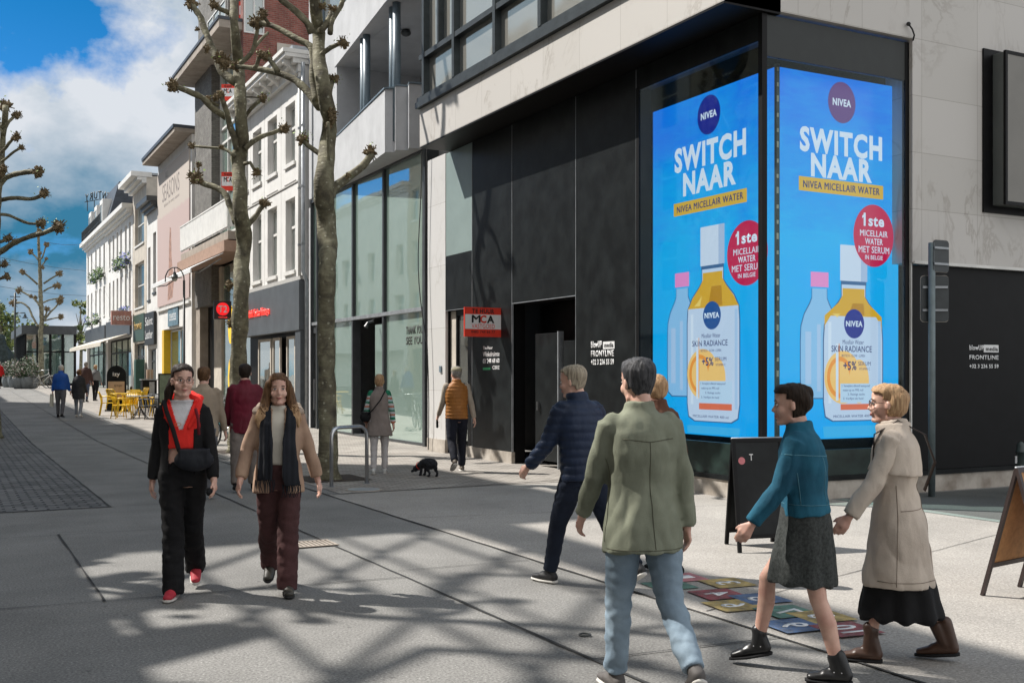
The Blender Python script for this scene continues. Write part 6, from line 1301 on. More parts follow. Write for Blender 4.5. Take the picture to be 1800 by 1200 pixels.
# 3 man in burgundy, back view
f = Fig('man with short black hair in a burgundy jacket walking away behind the tan coat', 431, 15.0, 12, 1.77, dict(legL=(-8, 12, 2), legR=(10, 4, 2), armL=(8, 9, 12, 0), armR=(-8, 9, 10, 0)), v=1.35)
f.body(); f.hair('short', HD); f.legs(cloth('taupe_trouser', (.20, .17, .15), (.13, .11, .10)), thigh=.105, knee=.088, hem=.072, seed=5); f.shoes(BLK)
f.top(cloth('burgundy', (.15, .012, .028), (.09, .008, .016), rough=.55), .80, (.205, .145), 'jacket', chest=(.205, .140), sh=.072, el=.060, cuff=.048, a=.009, seed=8, quilt=0, collar=.05, cr=.075); f.done()
# 4 half hidden person in beige
f = Fig('person in a beige jacket walking away, half hidden behind the red hoodie', 358, 14.2, 8, 1.72, dict(legL=(8, 5, 2), legR=(-10, 14, 2), armR=(6, 10, 10, 0), armL=(-6, 8, 8, 0)), v=1.35)
f.body(); f.hair('short', HB); f.legs(cloth('grey_trouser', (.11, .11, .12), (.07, .07, .08)), seed=7); f.shoes(BLK); f.top(cloth('beige_coat', (.34, .27, .20), (.25, .20, .15)), .80, (.20, .14), 'jacket', chest=(.195, .135), sh=.068, el=.056, a=.008, seed=9); f.done()
# 5 woman with striped sleeves
f = Fig('short haired woman in a long taupe gilet with striped sleeves', 667, 17.6, 4, 1.62, dict(fem=True, legL=(-7, 8, 0), legR=(8, 3, 0), armL=(4, 14, 16, 10), armR=(-4, 14, 12, 8)), v=1.35)
SG = [cloth('stripe_green', (.02, .20, .11)), cloth('stripe_white', (.62, .62, .62)), cloth('stripe_orange', (.52, .17, .10)), cloth('stripe_mint', (.42, .56, .58))]
f.body(); f.hair('fluffy', HL); f.legs(cloth('white_trousers', (.58, .55, .54), (.48, .45, .44)), thigh=.085, knee=.064, hem=.052, to=.96); f.shoes(mat('white_shoe', (.62, .62, .60), .6), SOLE)
f.sleeves(None, .060, .056, .046, mats=SG, matfn=lambda p, p0, p1: (0, 1, 2, 3)[int(max(0, (p0.z-p.z))*1000//33) % 4])
f.top(cloth('taupe_gilet', (.25, .21, .19), (.18, .15, .135)), .62, (.235, .18), 'gilet', chest=(.178, .125), mid=(.195, .140), arms=0, a=.009, seed=11, collar=.06, cr=.068)
f.bag(BLK, (-.215, -.02, .93), (.10, .055, .085)); f.strap(BLK, [(.10, -.02, 1.37), (.085, -.105, 1.33), (.02, -.145, 1.20), (-.10, -.150, 1.05), (-.18, -.07, .97)], .010); f.done()
# 6 man with cap and orange vest
f = Fig('man in a flat cap and quilted orange brown body warmer walking the small dog', 803, 18.0, 14, 1.76, dict(legR=(10, 3, 2), legL=(-14, 30, 2), armL=(14, 10, 22, 0), armR=(-12, 12, 14, 0), yaw=16), v=1.35)
f.body(); f.hair('short', HG); f.legs(cloth('navy_trouser', (.012, .014, .024), (.008, .009, .014)), thigh=.092, knee=.072, hem=.060, seed=2); f.shoes(mat('tan_shoe', (.16, .13, .10), .6), SOLE)
f.sleeves(cloth('beige_shirt', (.40, .34, .28), (.3, .26, .21)), .060, .050, .040); f.top(cloth('orange_quilt', (.34, .14, .035), (.24, .09, .02), rough=.5), .88, (.190, .140), 'body_warmer', chest=(.198, .142), arms=0, a=.003, quilt=.011, qn=.058, collar=.05, cr=.075)
mb = MB(); mb.ball((0, -.01, .06), (.088, .112, .062), 16, 8); mb.caps((0, .09, .055), (0, .135, .045), (.06, .010), (.045, .008), 12); f.hx(mb); vox(mb, 'cap', cloth('khaki_cap', (.30, .27, .19)), f.root, .009, 2)
mb = MB(); w_ = f.J['wrL']+f.J['hdL']*.08; mb.smooth = True; mb.caps(w_, w_+Vector((0, -.02, -.13)), .018, .022, 8); mb.build('leash_handle', BLK, f.root); f.done()
# 8 man in navy quilted jacket
f = Fig('man with fair grey hair in a navy quilted jacket striding past the dark doorway', 1026, 8.25, 38, 1.73, dict(legL=(24, 10, 2), legR=(-24, 22, 2), armL=(20, 10, 24, 0), armR=(-18, 10, 12, 0), lean=9, yaw=24, hpitch=-8))
f.body(); f.hair('short', HL if False else hairmat('fair_hair', (.42, .36, .27), (.20, .17, .13))); f.legs(cloth('navy_jean', (.012, .018, .034), (.007, .010, .02)), thigh=.094, knee=.070, hem=.056, seed=4); f.shoes(mat('dark_trainer', (.014, .014, .016), .6), SOLE)
f.top(cloth('navy_quilt', (.016, .028, .062), (.009, .016, .036), rough=.45), .80, (.195, .145), 'jacket', chest=(.206, .150), sh=.075, el=.064, cuff=.050, a=.004, quilt=.010, qn=.062, collar=.06, cr=.078); f.done()
# 10 person behind the olive shirt
f = Fig('woman with light brown hair and a brown collar almost hidden behind the olive shirt', 1160, 8.6, 30, 1.63, dict(fem=True, legR=(16, 6, 2), legL=(-16, 20, 2), armR=(-14, 10, 14, 0), armL=(12, 9, 14, 0), lean=5, yaw=10))
f.body(); f.hair('bob', HL); f.legs(cloth('maroon_trouser', (.06, .012, .02), (.03, .008, .01)), hem=.055); f.shoes(BLK); f.top(cloth('brown_coat', (.12, .055, .035), (.07, .03, .02)), .86, (.19, .14), 'jacket', chest=(.185, .13), collar=.06, cr=.075, a=.008); f.done()
# 9 man in olive overshirt and jeans
f = Fig('man with short charcoal hair in a loose olive overshirt and faded blue jeans', 1128, 5.45, 14, 1.70, dict(legL=(10, 4, 1), legR=(-17, 30, 2), armL=(12, 10, 20, 4), armR=(-8, 9, 12, 2), lean=4, yaw=12, hpitch=-4))
DEN = cloth('faded_denim', (.28, .36, .43), (.16, .22, .28), scale=2.2, bscale=260)
f.body(); f.hair('short', HK); f.legs(DEN, hip=.094, thigh=.094, knee=.070, hem=.060, seed=9, a=.012); f.shoes(mat('grey_trainer', (.10, .09, .085), .7), SOLE)
f.top(cloth('olive_twill', (.215, .228, .17), (.14, .15, .11), scale=2.5, bscale=200), .72, (.205, .185), 'overshirt', chest=(.190, .140), sh=.064, el=.055, cuff=.045, a=.014, f=8, seed=12, mid=(.200, .170), hemy=-.01, collar=.045, cr=.072)
z = f.J['hz']; seams(f, cloth('olive_seam', (.10, .10, .07)), [[(130, z+.40), (180, z+.385), (230, z+.40)], [(180, z+.385), (180, .76)], [(95, .75), (180, .755), (265, .75)], [(96, z+.30), (92, .78)], [(264, z+.30), (268, .78)]]); f.done()
# 11 woman in denim jacket and tweed skirt
f = Fig('dark haired woman in a blue denim jacket, short tweed skirt and black ankle boots', 1418, 5.8, 68, 1.58, dict(fem=True, legL=(-10, 6, 2), legR=(34, 26, 1), armL=(18, 10, 18, 0), armR=(-14, 14, 16, 0), lean=6, hpitch=-4, yaw=6))
f.body(bare=True); f.hair('bun', HD); f.shoes(mat('black_boot', (.012, .012, .013), .35), BLK, high=.07)
TW = cloth('tweed', (.055, .060, .058), (.022, .025, .024), scale=60); f.skirt(TW, .50, .98, (.215, .20), (.150, .115), y=.03)
f.top(cloth('blue_denim', (.018, .115, .18), (.010, .055, .095), scale=2.6, bscale=240), .86, (.185, .145), 'denim_jacket', chest=(.188, .142), sh=.070, el=.060, cuff=.046, a=.010, seed=15, collar=.04, cr=.075)
z = f.J['hz']; seams(f, cloth('denim_seam', (.10, .25, .32)), [[(60, z+.38), (180, z+.36), (300, z+.38)], [(0, .93), (90, .93), (180, .925), (270, .93), (359, .93)], [(150, z+.36), (160, .93)], [(210, z+.36), (200, .93)], [(90, z+.28), (90, .93)], [(270, z+.28), (270, .93)]])
mb = MB()
for S in 'LR':
    for i in range(7): a = i*.9; c = f.J['ank'+S]+Vector((.044*math.cos(a), .044*math.sin(a), -.005)); mb.ball(c, .004, 6, 4)
mb.build('boot_studs', M['chrome'], f.root); f.done()
# 12 woman in the beige trench coat
f = Fig('woman with short fair hair and glasses in a long beige coat and brown ankle boots', 1578, 6.1, 66, 1.57, dict(fem=True, legL=(15, 8, 1), legR=(-13, 12, 1), armL=(20, 12, 14, 0), armR=(-12, 10, 16, 0), lean=4, yaw=4))
f.body(); f.hair('fluffy', HL); f.glasses(mat('glass_rim', (.03, .02, .02), .3)); f.shoes(mat('brown_boot', (.07, .035, .022), .4), BLK, high=.12, heel=1)
f.skirt(BLK, .245, .60, (.205, .25), (.165, .165), y=-.01, a=.014); BG = cloth('beige_trench', (.58, .50, .42), (.47, .40, .34), scale=2)
f.top(BG, .43, (.222, .215), 'trench_coat', chest=(.178, .132), sh=.068, el=.060, cuff=.052, mid=(.192, .165), a=.011, seed=18, collar=.05, cr=.08)
z = f.J['hz']; seams(f, cloth('trench_seam', (.26, .21, .17)), [[(180, 1.05), (180, .45)], [(95, 1.0), (92, .45)], [(265, 1.0), (268, .45)], [(60, .47), (180, .475), (300, .47)], [(100, .86), (180, .87), (260, .86)]])
f.top(BG, 1.06, (.21, .165), 'cape_flap', chest=(.196, .150), arms=0, a=.008, seed=19, collar=.03, cr=.095); f.strap(mat('strap_brown', (.04, .025, .022), .5), [(-.08, .13, 1.1), (-.10, .12, 1.28), (-.06, .0, 1.36), (.02, -.14, 1.28), (.10, -.19, 1.12), (.17, -.13, .95)], .014); f.done()
# far walkers
def far(label, px, t, th, H, hair, tm, hem, lm, fem=False, shoe=BLK, **k):
    f = Fig(label, px, t, th, H, dict(fem=fem, legL=(k.get('st', 7), 4, 2), legR=(-k.get('st', 7), 12, 2), armL=(-6, 9, 10, 0), armR=(8, 9, 10, 0)), v=2.2)
    f.body(); f.hair(k.get('hs', 'short'), hair); f.legs(lm); f.shoes(shoe); f.top(tm, hem, k.get('hr', (.20, .145)), 'jacket', chest=k.get('ch', (.20, .14)), sh=.072, el=.06, cuff=.05, a=.008, collar=k.get('col', .05), cr=.08); return f
f = far('white haired man in a bright blue padded coat carrying a pale bag', 107, 36.0, 2, 1.76, HW, cloth('bright_blue', (.012, .085, .36), (.008, .05, .22), rough=.5), .93, cloth('grey_trouser', (.11, .11, .12)), ch=(.215, .155), col=.08)
mb = MB(); mb.extr([(-.36, -.02, .38), (-.26, -.02, .36), (-.25, -.02, .80), (-.34, -.02, .80)], (0, .09, 0)); mb.build('shopping_bag', cloth('bag_cream', (.52, .50, .42)), f.root); f.done()
f = far('woman with chestnut hair in a long charcoal coat beside the blue coat', 139, 36.3, 4, 1.62, HB, cloth('charcoal_coat', (.035, .036, .040), (.02, .02, .022)), .62, cloth('pale_jeans', (.26, .28, .32)), True, mat('white_shoe', (.62, .62, .60), .6), hs='bob', hr=(.22, .17)); f.done()
f = far('grey haired man in a brown jacket just ahead of the charcoal coat', 151, 48, 2, 1.80, HG, cloth('brown_jacket', (.08, .045, .04)), .80, cloth('blue_trouser', (.08, .10, .15))); f.done()
f = far('blond woman in a grey cape top with a thin shoulder strap further up the street', 168, 49.5, -8, 1.66, HL, cloth('grey_cape', (.20, .20, .20), (.14, .14, .14)), .95, BLK2, True, hs='bob', hr=(.23, .17), ch=(.21, .15)); f.strap(BLK, [(.14, -.02, 1.40), (.04, -.17, 1.25), (-.12, -.17, 1.05)], .014); f.done()
f = far('person in a bright red coat at the very edge beside the planters', -1, 68, 0, 1.72, HW, cloth('bright_red', (.55, .02, .02)), .75, BLK2); f.done()
# dog
c = Gt(752, 17.2); dg_ = thing('dog', 'small shaggy dark grey dog sniffing the paving', 'dog', (0, 0, 0)); mb = MB()
mb.caps((0, -.13, .20), (0, .02, .20), (.085, .085), (.082, .088), 14); mb.caps((0, .02, .20), (0, .13, .19), (.082, .086), (.065, .075), 14); mb.caps((0, .15, .20), (-.03, .25, .13), .050, .045, 12)
mb.ball((-.04, .29, .10), (.046, .055, .046), 12, 8); mb.caps((-.045, .32, .085), (-.055, .375, .055), .026, .020, 10)
for q in (-1, 1): mb.caps((-.04+q*.04, .275, .125), (-.04+q*.058, .275, .075), (.016, .008), (.014, .007), 8)
for q, y, f_ in ((-1, .12, 0), (1, .13, .03)): mb.caps((q*.05, y, .17), (q*.052, y+f_-.01, .09), .034, .023, 10); mb.caps((q*.052, y+f_-.01, .09), (q*.052, y+f_, .022), .022, .018, 10); mb.caps((q*.052, y+f_, .016), (q*.052, y+f_+.03, .014), .019, .015, 8)
for q, y, f_ in ((-1, -.13, .02), (1, -.14, -.03)): mb.caps((q*.045, y, .18), (q*.055, y+.03+f_, .11), .046, .027, 10); mb.caps((q*.055, y+.03+f_, .11), (q*.055, y-.025+f_, .06), .024, .018, 10); mb.caps((q*.055, y-.025+f_, .06), (q*.055, y-.01+f_, .02), .018, .017, 10); mb.caps((q*.055, y-.01+f_, .016), (q*.055, y+.02+f_, .014), .018, .015, 8)
mb.caps((0, -.20, .22), (.01, -.245, .14), .020, .012, 8)
vox(mb, 'body', cloth('dog_fur', (.035, .036, .042), (.012, .012, .014), scale=25, bump=.8, bscale=90), dg_, .006, 1, lambda co, n: noise.noise(co*60)*.007+noise.noise(co*22)*.006)
mb = MB(); mb.smooth = True; mb.ball((-.056, .392, .058), .010, 8, 6); mb.build('nose', M['ink'], dg_); mb = MB(); mb.smooth = True; mb.tube([(-.02+.057*math.cos(a), .215+.02*math.sin(a), .155+.055*math.sin(a)) for a in [i*math.pi/8 for i in range(17)]], .006, 6); mb.build('collar', M['red'], dg_)
dg_.location = c+Vector((0, 0, .006)); h = FWD*math.cos(R(38))-RGT*math.sin(R(38)); dg_.rotation_euler = (0, 0, math.atan2(-h.x, h.y))
# ------------------------------------------------------------------ street furniture
def smooth_tube(pts, r, seg=10, mb=None): mb = mb or MB(); mb.smooth = True; return mb.tube(pts, r, seg)
a, b = G(583, 856), G(645, 850); a.z = b.z = 0; d = (b-a).normalized(); H_ = .86
pts = [a, a+UP*(H_-.16)]+[a+d*(.14*(1-math.cos(q)))+UP*(H_-.14+.14*math.sin(q)-.0) for q in (R(20), R(45), R(70), R(90))]+[b-d*(.14*(1-math.cos(q)))+UP*(H_-.14+.14*math.sin(q)) for q in (R(90), R(70), R(45), R(20))]+[b+UP*(H_-.16), b]
st = thing('bike_stand', 'bent brushed steel hoop stand beside the thick plane trunk', 'bike stand', a); smooth_tube(pts, .028, 14).build('hoop', M['chrome'], st)
for q in (a, b): mb = MB(); mb.smooth = True; mb.tube([q+UP*.008, q+UP*.014], .05, 16); mb.build('foot_plate', M['zinc'], st)
# traffic sign pole seen from behind
p = G(1637, 873); p.z = .006; t = CAMZ*1890/(873-659.); sp = thing('sign_pole', 'grey pole carrying two traffic signs seen from behind', 'traffic sign', p)
zt = CAMZ+(659-427)/1890*t; smooth_tube([p, p+UP*(zt-p.z)], .045, 16).build('pole', mat('galvanised', (.17, .21, .22), .5, .15, 4, metal=.3), sp)
def plate(pxa, pxb, pya, pyb, name, rot=0.0, dy=.06):
    c = atT((pxa+pxb)/2, (pya+pyb)/2, t); w2 = (pxb-pxa)/1890*t/2/max(.3, math.cos(rot)); h2 = (pyb-pya)/1890*t/2; rt = (RGT*math.cos(rot)+FWD*math.sin(rot)); nn = rt.cross(UP)
    pl = []; r_ = .05
    for sx_, sz, a0 in ((1, 1, 0), (-1, 1, 90), (-1, -1, 180), (1, -1, 270)):
        for k in range(5): an = R(a0+k*22.5); pl.append(c+rt*(sx_*(w2-r_)+r_*math.cos(an))+UP*(sz*(h2-r_)+r_*math.sin(an))+FWD*dy)
    mb = MB(); mb.extr(pl, FWD*.012); o = mb.build(name, mat('sign_back', (.035, .042, .045), .45, .15), sp)
    mb = MB(); mb.extr([q+FWD*.013 for q in [c+FWD*dy+(q_-c-FWD*dy)*1.02 for q_ in pl]], FWD*.006); mb.build('pale_edge', M['stone'], o)
    mb = MB()
    for k in (-.5, .5): z = UP*k*h2; mb.extr([c+z+FWD*(dy-.02)-rt*w2*.9-UP*.015, c+z+FWD*(dy-.02)+rt*w2*.9-UP*.015, c+z+FWD*(dy-.02)+rt*w2*.9+UP*.015, c+z+FWD*(dy-.02)-rt*w2*.9+UP*.015], FWD*.018)
    mb.build('clamp', M['zinc'], o); return o
plate(1621, 1670, 484, 565, 'lower_sign'); plate(1637, 1672, 422, 478, 'upper_sign', R(28), .02)
# bollard and gas bottle like post at the edge
p = G(1793, 868); p.z = .006; t = CAMZ*1890/(868-659.); z1 = CAMZ+(659-776)/1890*t
bo = thing('bollard', 'dark green cast bollard with a torn white sticker behind the cork board', 'bollard', p)
mb = MB(); mb.smooth = True; mb.tube([p, p+UP*.06, p+UP*.07, p+UP*(z1-.16), p+UP*(z1-.15), p+UP*(z1-.13), p+UP*(z1-.12), p+UP*(z1-.05), p+UP*(z1-.02), p+UP*z1], [.08, .08, .062, .058, .066, .066, .056, .052, .035, .008], 20); mb.build('post', mat('bollard_green', (.035, .05, .048), .4, .2, 5), bo)
mb = MB(); mb.tube([p+UP*(z1-.30)+(-RGT*.058), p+UP*(z1-.20)+(-RGT*.058)], .02, 6); mb.build('sticker', M['white'], bo)
# A-boards
def aboard(label, foot_l, foot_r, t_top_l, H_, spread, fm, pm, back=True, extra=None, lift=.25):
    """two leaves hinged at the top; foot_l, foot_r on the ground; spread: ground vector to the rear feet"""
    a, b = Vector(foot_l), Vector(foot_r); s_ = Vector(spread); root = thing('sandwich_board', label, 'sandwich board', (a+b)/2+s_/2)
    d = (b-a).normalized(); ta, tb = a+s_/2+UP*H_, b+s_/2+UP*H_
    for nm, (p0, p1) in (('front_leaf', (a, b)), ('rear_leaf', (a+s_, b+s_))):
        up = (ta-p0).normalized(); L = (ta-p0).length; n = d.cross(up); w_ = (b-a).length
        def P(x, y, z): return p0+d*x+up*y+n*z
        mb = MB()
        for x0, x1, y0, y1 in ((0, .035, 0, L), (w_-.035, w_, 0, L), (.035, w_-.035, lift, lift+.035), (.035, w_-.035, L-.035, L)): mb.extr([P(x0, y0, -.012), P(x1, y0, -.012), P(x1, y1, -.012), P(x0, y1, -.012)], n*.024)
        lf_ = mb.build(nm, fm, root)
        mb = MB(); mb.extr([P(.034, lift+.03, -.004), P(w_-.034, lift+.03, -.004), P(w_-.034, L-.03, -.004), P(.034, L-.03, -.004)], n*.008); mb.build('board_panel', pm, lf_)
        if extra and nm == 'front_leaf': extra(lf_, P, w_, L, d, up, n)
    mb = MB(); mb.smooth = True; mb.tube([ta-d*.0, tb], .012, 8); mb.build('hinge', M['zinc'], root); return root
g1 = G(1297, 972); g2 = g1+Vector((.52, -.10, 0)); g1.z = g2.z = .006
def ex1(par, P, w_, L, d, up, n):
    nn = -n if n.dot(FWD) > 0 else n; e = .006
    c = P(.09, L*.80, 0)+nn*e; mb = MB(); mb.extr([c+d*.035*math.cos(q)+up*.035*math.sin(q) for q in [i*math.pi/10 for i in range(20)]], nn*.002); mb.build('sticker', mat('sticker_pink', (.6, .18, .2), .5), par)
    text('lettering', 'T', M['white'], P(w_*.36, L*.83, 0)+nn*e, d, up, .04, .06, par)
    mb = MB(); c = P(w_*.22, L*.30, 0)+nn*e; mb.extr([c, c+d*.06, c+d*.06+up*.008, c+up*.012], nn*.002); mb.build('chalk_mark', M['white'], par)
aboard('black chalkboard sandwich board standing near the corner of the lit screens', g1, g2, None, 1.02, Vector((.22, .46, 0)), M['blackmatte'], M['black'], extra=ex1, lift=.12)
g1 = G(1724, 1047); g1.z = .006; tt = CAMZ*1890/(1047-659.)
e_ = (RGT*.8+FWD*.6).normalized(); s_ = (RGT*.6-FWD*.8)*.52
aboard('sandwich board with brown cork panels in a dark frame at the edge of the plaza', g1, g1+e_*.56, None, .95, s_, M['darkwood'], M['wood'], lift=.22)
# street lamp with curved arm
def lamp(label, px, t, pyt, ht_px, side=-1):
    base = Gt(px, t); base.z = gz(base.y); zt = CAMZ+(659-pyt)/1890*t; root = thing('street_lamp', label, 'street lamp', base)
    c = 33/1890*t; top = Vector((base.x, base.y, zt)); u = RGT*side; mb = MB(); mb.smooth = True
    mb.tube([base, base+UP*.9, base+UP*.95, Vector((base.x, base.y, zt-.3))], [.075, .07, .045, .04], 12); mb.build('post', M['iron'], root)
    arc = [Vector((base.x, base.y, zt-.5)), Vector((base.x, base.y, zt-.25))]+[top+u*c*.5*(1-math.cos(q))-UP*.25+UP*.42*math.sin(q) for q in [R(15), R(45), R(75), R(105), R(135), R(165)]]+[top+u*c-UP*.35]
    smooth_tube(arc, .022, 8).build('arm', M['iron'], root)
    lc = top+u*c*.5-UP*.02; mb = MB(); mb.smooth = True; mb.tube([lc+UP*.18, lc+UP*.02], .015, 6); mb.tube([lc+UP*.02, lc-UP*.05, lc-UP*.08, lc-UP*.16, lc-UP*.18], [.04, .06, .10, .12, .27], 18); mb.build('lamp_shade', M['iron'], root)
    mb = MB(); mb.smooth = True; mb.ball(lc-UP*.22, (.10, .10, .10), 12, 8); mb.build('globe', mat('lamp_glass', (.42, .42, .38), .2, .03), root)
lamp('dark street lamp with a curved arm in front of the pink advertisement', 324, 38.0, 478, 20)
base = Gt(27, 80); lp = thing('street_lamp', 'slim dark lamp post with a hanging bell lamp left of the pavilion', 'street lamp', base); zt = CAMZ+(659-515)/1890*80
smooth_tube([base, Vector((base.x, base.y, zt))], .07, 8).build('post', M['iron'], lp); c = Vector((base.x, base.y, CAMZ+(659-550)/1890*80)); smooth_tube([c, c+RGT*.75, c+RGT*.75-UP*.15], .04, 6).build('arm', M['iron'], lp)
mb = MB(); mb.smooth = True; mb.tube([c+RGT*.75-UP*.1, c+RGT*.75-UP*.3, c+RGT*.75-UP*.38], [.06, .12, .24], 10); mb.build('lamp_shade', M['iron'], lp)
mb = MB(); z = zt-.3; mb.box(base.x-.35, base.x+.35, base.y-.03, base.y+.03, z, z+.06); mb.build('cross_bar', M['iron'], lp)
# overhead wires
mb = MB()
for pa, pb in (((-20, 448), (152, 476)), ((80, 426), (152, 428)), ((-20, 500), (152, 520))):
    A_, B_ = atT(*pa, 62), atT(*pb, 84); smooth_tube([A_, A_*.66+B_*.34-UP*.12, A_*.33+B_*.67-UP*.12, B_], .012, 4).build('overhead_wire', M['rubber'], org=A_); o = bpy.data.objects[-1] if False else None
for i, o in enumerate([o for o in bpy.data.objects if o.name.startswith('overhead_wire')]): props(o, ['long thin wire slanting across the sky from the edge to the end house', 'short high wire crossing near the eaves of the end house', 'lowest thin wire running to the end house above the pavilion'][i], 'wire')
# planters
random.seed(21)
def planter(px, t, r, h, hs, m, lab, col2):
    c = Gt(px, t); root = thing('planter', lab, 'planter', c, 'grey round planters with shrubs'); mb = MB(); mb.smooth = True
    mb.tube([c, c+UP*.02, c+UP*h*.5, c+UP*h*.95, c+UP*h], [r*.62, r*.68, r*.95, r, r*.92], 20); mb.build('pot', M['terracotta'], root)
    mb = MB(); k = c+UP*(h+hs*.35)
    for i in range(900):
        v = Vector((random.gauss(0, 1), random.gauss(0, 1), random.gauss(0, 1))).normalized(); q = k+Vector((v.x*r*1.25, v.y*r*1.25, v.z*hs*.55))*random.uniform(.55, 1.08)*(1+.25*noise.noise(v*2.5+Vector((px, 0, 0))))
        s = random.uniform(.03, .075); a = Vector((random.uniform(-1, 1), random.uniform(-1, 1), random.uniform(-1, 1))).normalized(); b = a.orthogonal().normalized(); mb.cur = 1 if random.random() < col2 else 0; mb.poly([q-a*s, q+b*s*.6, q+a*s, q-b*s*.6])
    mb.build('shrub', [mat('shrub_leaf', (.05, .09, .03), .6, .4, 5), mat('shrub_blossom', (.55, .42, .42), .7, .2)], root, fix=False)
for a in ((13, 76, .36, .75, 1.2, 0, 'grey planter with a pale flowering shrub standing furthest from the parked bicycle', .14), (24, 74, .36, .8, 1.3, 0, 'grey planter with blossoming shrub between two others at the pavilion', .12), (33, 68, .38, .7, 1.1, 0, 'grey planter with a low cream flowering shrub in front of its neighbours', .2), (48, 68, .44, .75, 1.5, 0, 'wide grey planter with a tall reddish shrub next to the parked bicycle', .10), (58, 72, .36, .7, 1.2, 0, 'grey planter half hidden behind the parked white bicycle', .1)): planter(*a)
# bicycles
def bicycle(label, loc, rot, m, sc=1.0, rack=True, group='bicycles parked in the street'):
    root = thing('bicycle', label, 'bicycle', (0, 0, 0), group); r = .34
    for x in (-.53, .53):
        mb = MB(); mb.smooth = True; mb.tube([(x+r*math.cos(q), 0, r+r*math.sin(q)) for q in [i*math.pi/16 for i in range(33)]], .019, 8, cap=False); w_ = mb.build('wheel', M['rubber'], root)
        mb = MB(); mb.tube([(x+(r-.025)*math.cos(q), 0, r+(r-.025)*math.sin(q)) for q in [i*math.pi/12 for i in range(25)]], .008, 5, cap=False); mb.build('rim', M['chrome'], w_)
        mb = MB(); mb.tube([(x, -.04, r), (x, .04, r)], .022, 8)
        for i in range(14): q = i*2*math.pi/14; mb.tube([(x, 0, r), (x+(r-.03)*math.cos(q), 0, r+(r-.03)*math.sin(q))], .0025, 3)
        mb.build('spokes', M['chrome'], w_)
        mb = MB(); mb.smooth = True; mb.tube([(x+(r+.035)*math.cos(q), 0, r+(r+.035)*math.sin(q)) for q in [R(20+i*14) for i in range(11)]], (.010, .024), 6) if False else mb.tube([(x+(r+.035)*math.cos(q), 0, r+(r+.035)*math.sin(q)) for q in [R(20+i*14) for i in range(11)]], .014, 6); mb.build('mudguard', m, root)
    mb = MB(); mb.smooth = True; bb = (-.08, 0, .30); hd = (.36, 0, .82); st = (-.22, 0, .78)
    mb.tube([bb, st], .017, 8); mb.tube([bb, (.38, 0, .70)], .018, 8); mb.tube([(-.19, 0, .60), hd], .016, 8); mb.tube([(.33, 0, .92), (.40, 0, .66), (.53, 0, .34)], .016, 8)
    for s in (-.05, .05): mb.tube([bb, (-.53, s, .34)], .010, 6); mb.tube([(-.20, s*.4, .72), (-.53, s, .34)], .009, 6)
    mb.build('frame', m, root)
    mb = MB(); mb.smooth = True; mb.tube([(.33, 0, .92), (.32, 0, 1.0)], .013, 6); mb.tube([(.14, -.27, 1.02), (.24, -.24, 1.03), (.33, -.1, 1.02), (.33, .1, 1.02), (.24, .24, 1.03), (.14, .27, 1.02)], .012, 6); mb.build('handlebar', M['chrome'], root)
    mb = MB(); mb.smooth = True; mb.tube([st, (-.25, 0, .90)], .013, 6); mb.caps((-.36, 0, .92), (-.12, 0, .93), (.085, .03), (.03, .025), 10); mb.build('saddle', M['rubber'], root)
    mb = MB(); mb.tube([(-.08, -.06, .30), (-.08, .06, .30)], .05, 12); mb.tube([(-.08, .06, .30), (.02, .07, .20)], .009, 5); mb.tube([(-.08, -.06, .30), (-.18, -.07, .40)], .009, 5); mb.box(-.02, .06, .06, .14, .185, .21); mb.box(-.22, -.14, -.14, -.06, .39, .415); mb.build('crank', M['chrome'], root)
    if rack: mb = MB(); mb.box(-.80, -.35, -.06, .06, .74, .755); mb.tube([(-.53, -.06, .34), (-.6, -.06, .74)], .006, 4); mb.tube([(-.53, .06, .34), (-.6, .06, .74)], .006, 4); mb.build('rack', M['iron'], root)
    mb = MB(); mb.tube([(-.15, .05, .28), (-.30, .22, .0)], .009, 5); mb.build('kickstand', M['chrome'], root)
    root.location = loc; root.rotation_euler = (R(4), 0, rot); root.scale = (sc,)*3
teal = mat('teal_paint', (.12, .38, .40), .3, .05); p = Gt(398, 23.2); bicycle('turquoise bicycle leaning by the plane tree behind the woman with the red hoodie', (p.x, p.y, .01), R(120), teal, 1.0)
p = Gt(389, 27); bicycle('dark bicycle parked on the pavement just before the vintage shop', (p.x, p.y, .01), R(60), M['iron'], 1.0)
p = Gt(401, 29.5); bicycle('black bicycle with silver bars parked close against the vintage shop wall', (p.x, p.y, .035), R(105), M['ink'], 1.0)
p = Gt(76, 68); bicycle('white bicycle parked side on beside the round planters', (p.x, p.y, gz(p.y)+.01), -YAW, M['white_paint'], 1.15)
p = Gt(67, 72); bicycle('dark bicycle behind the white one next to the planters', (p.x, p.y, gz(p.y)+.01), -YAW+.3, M['iron'], 1.15)
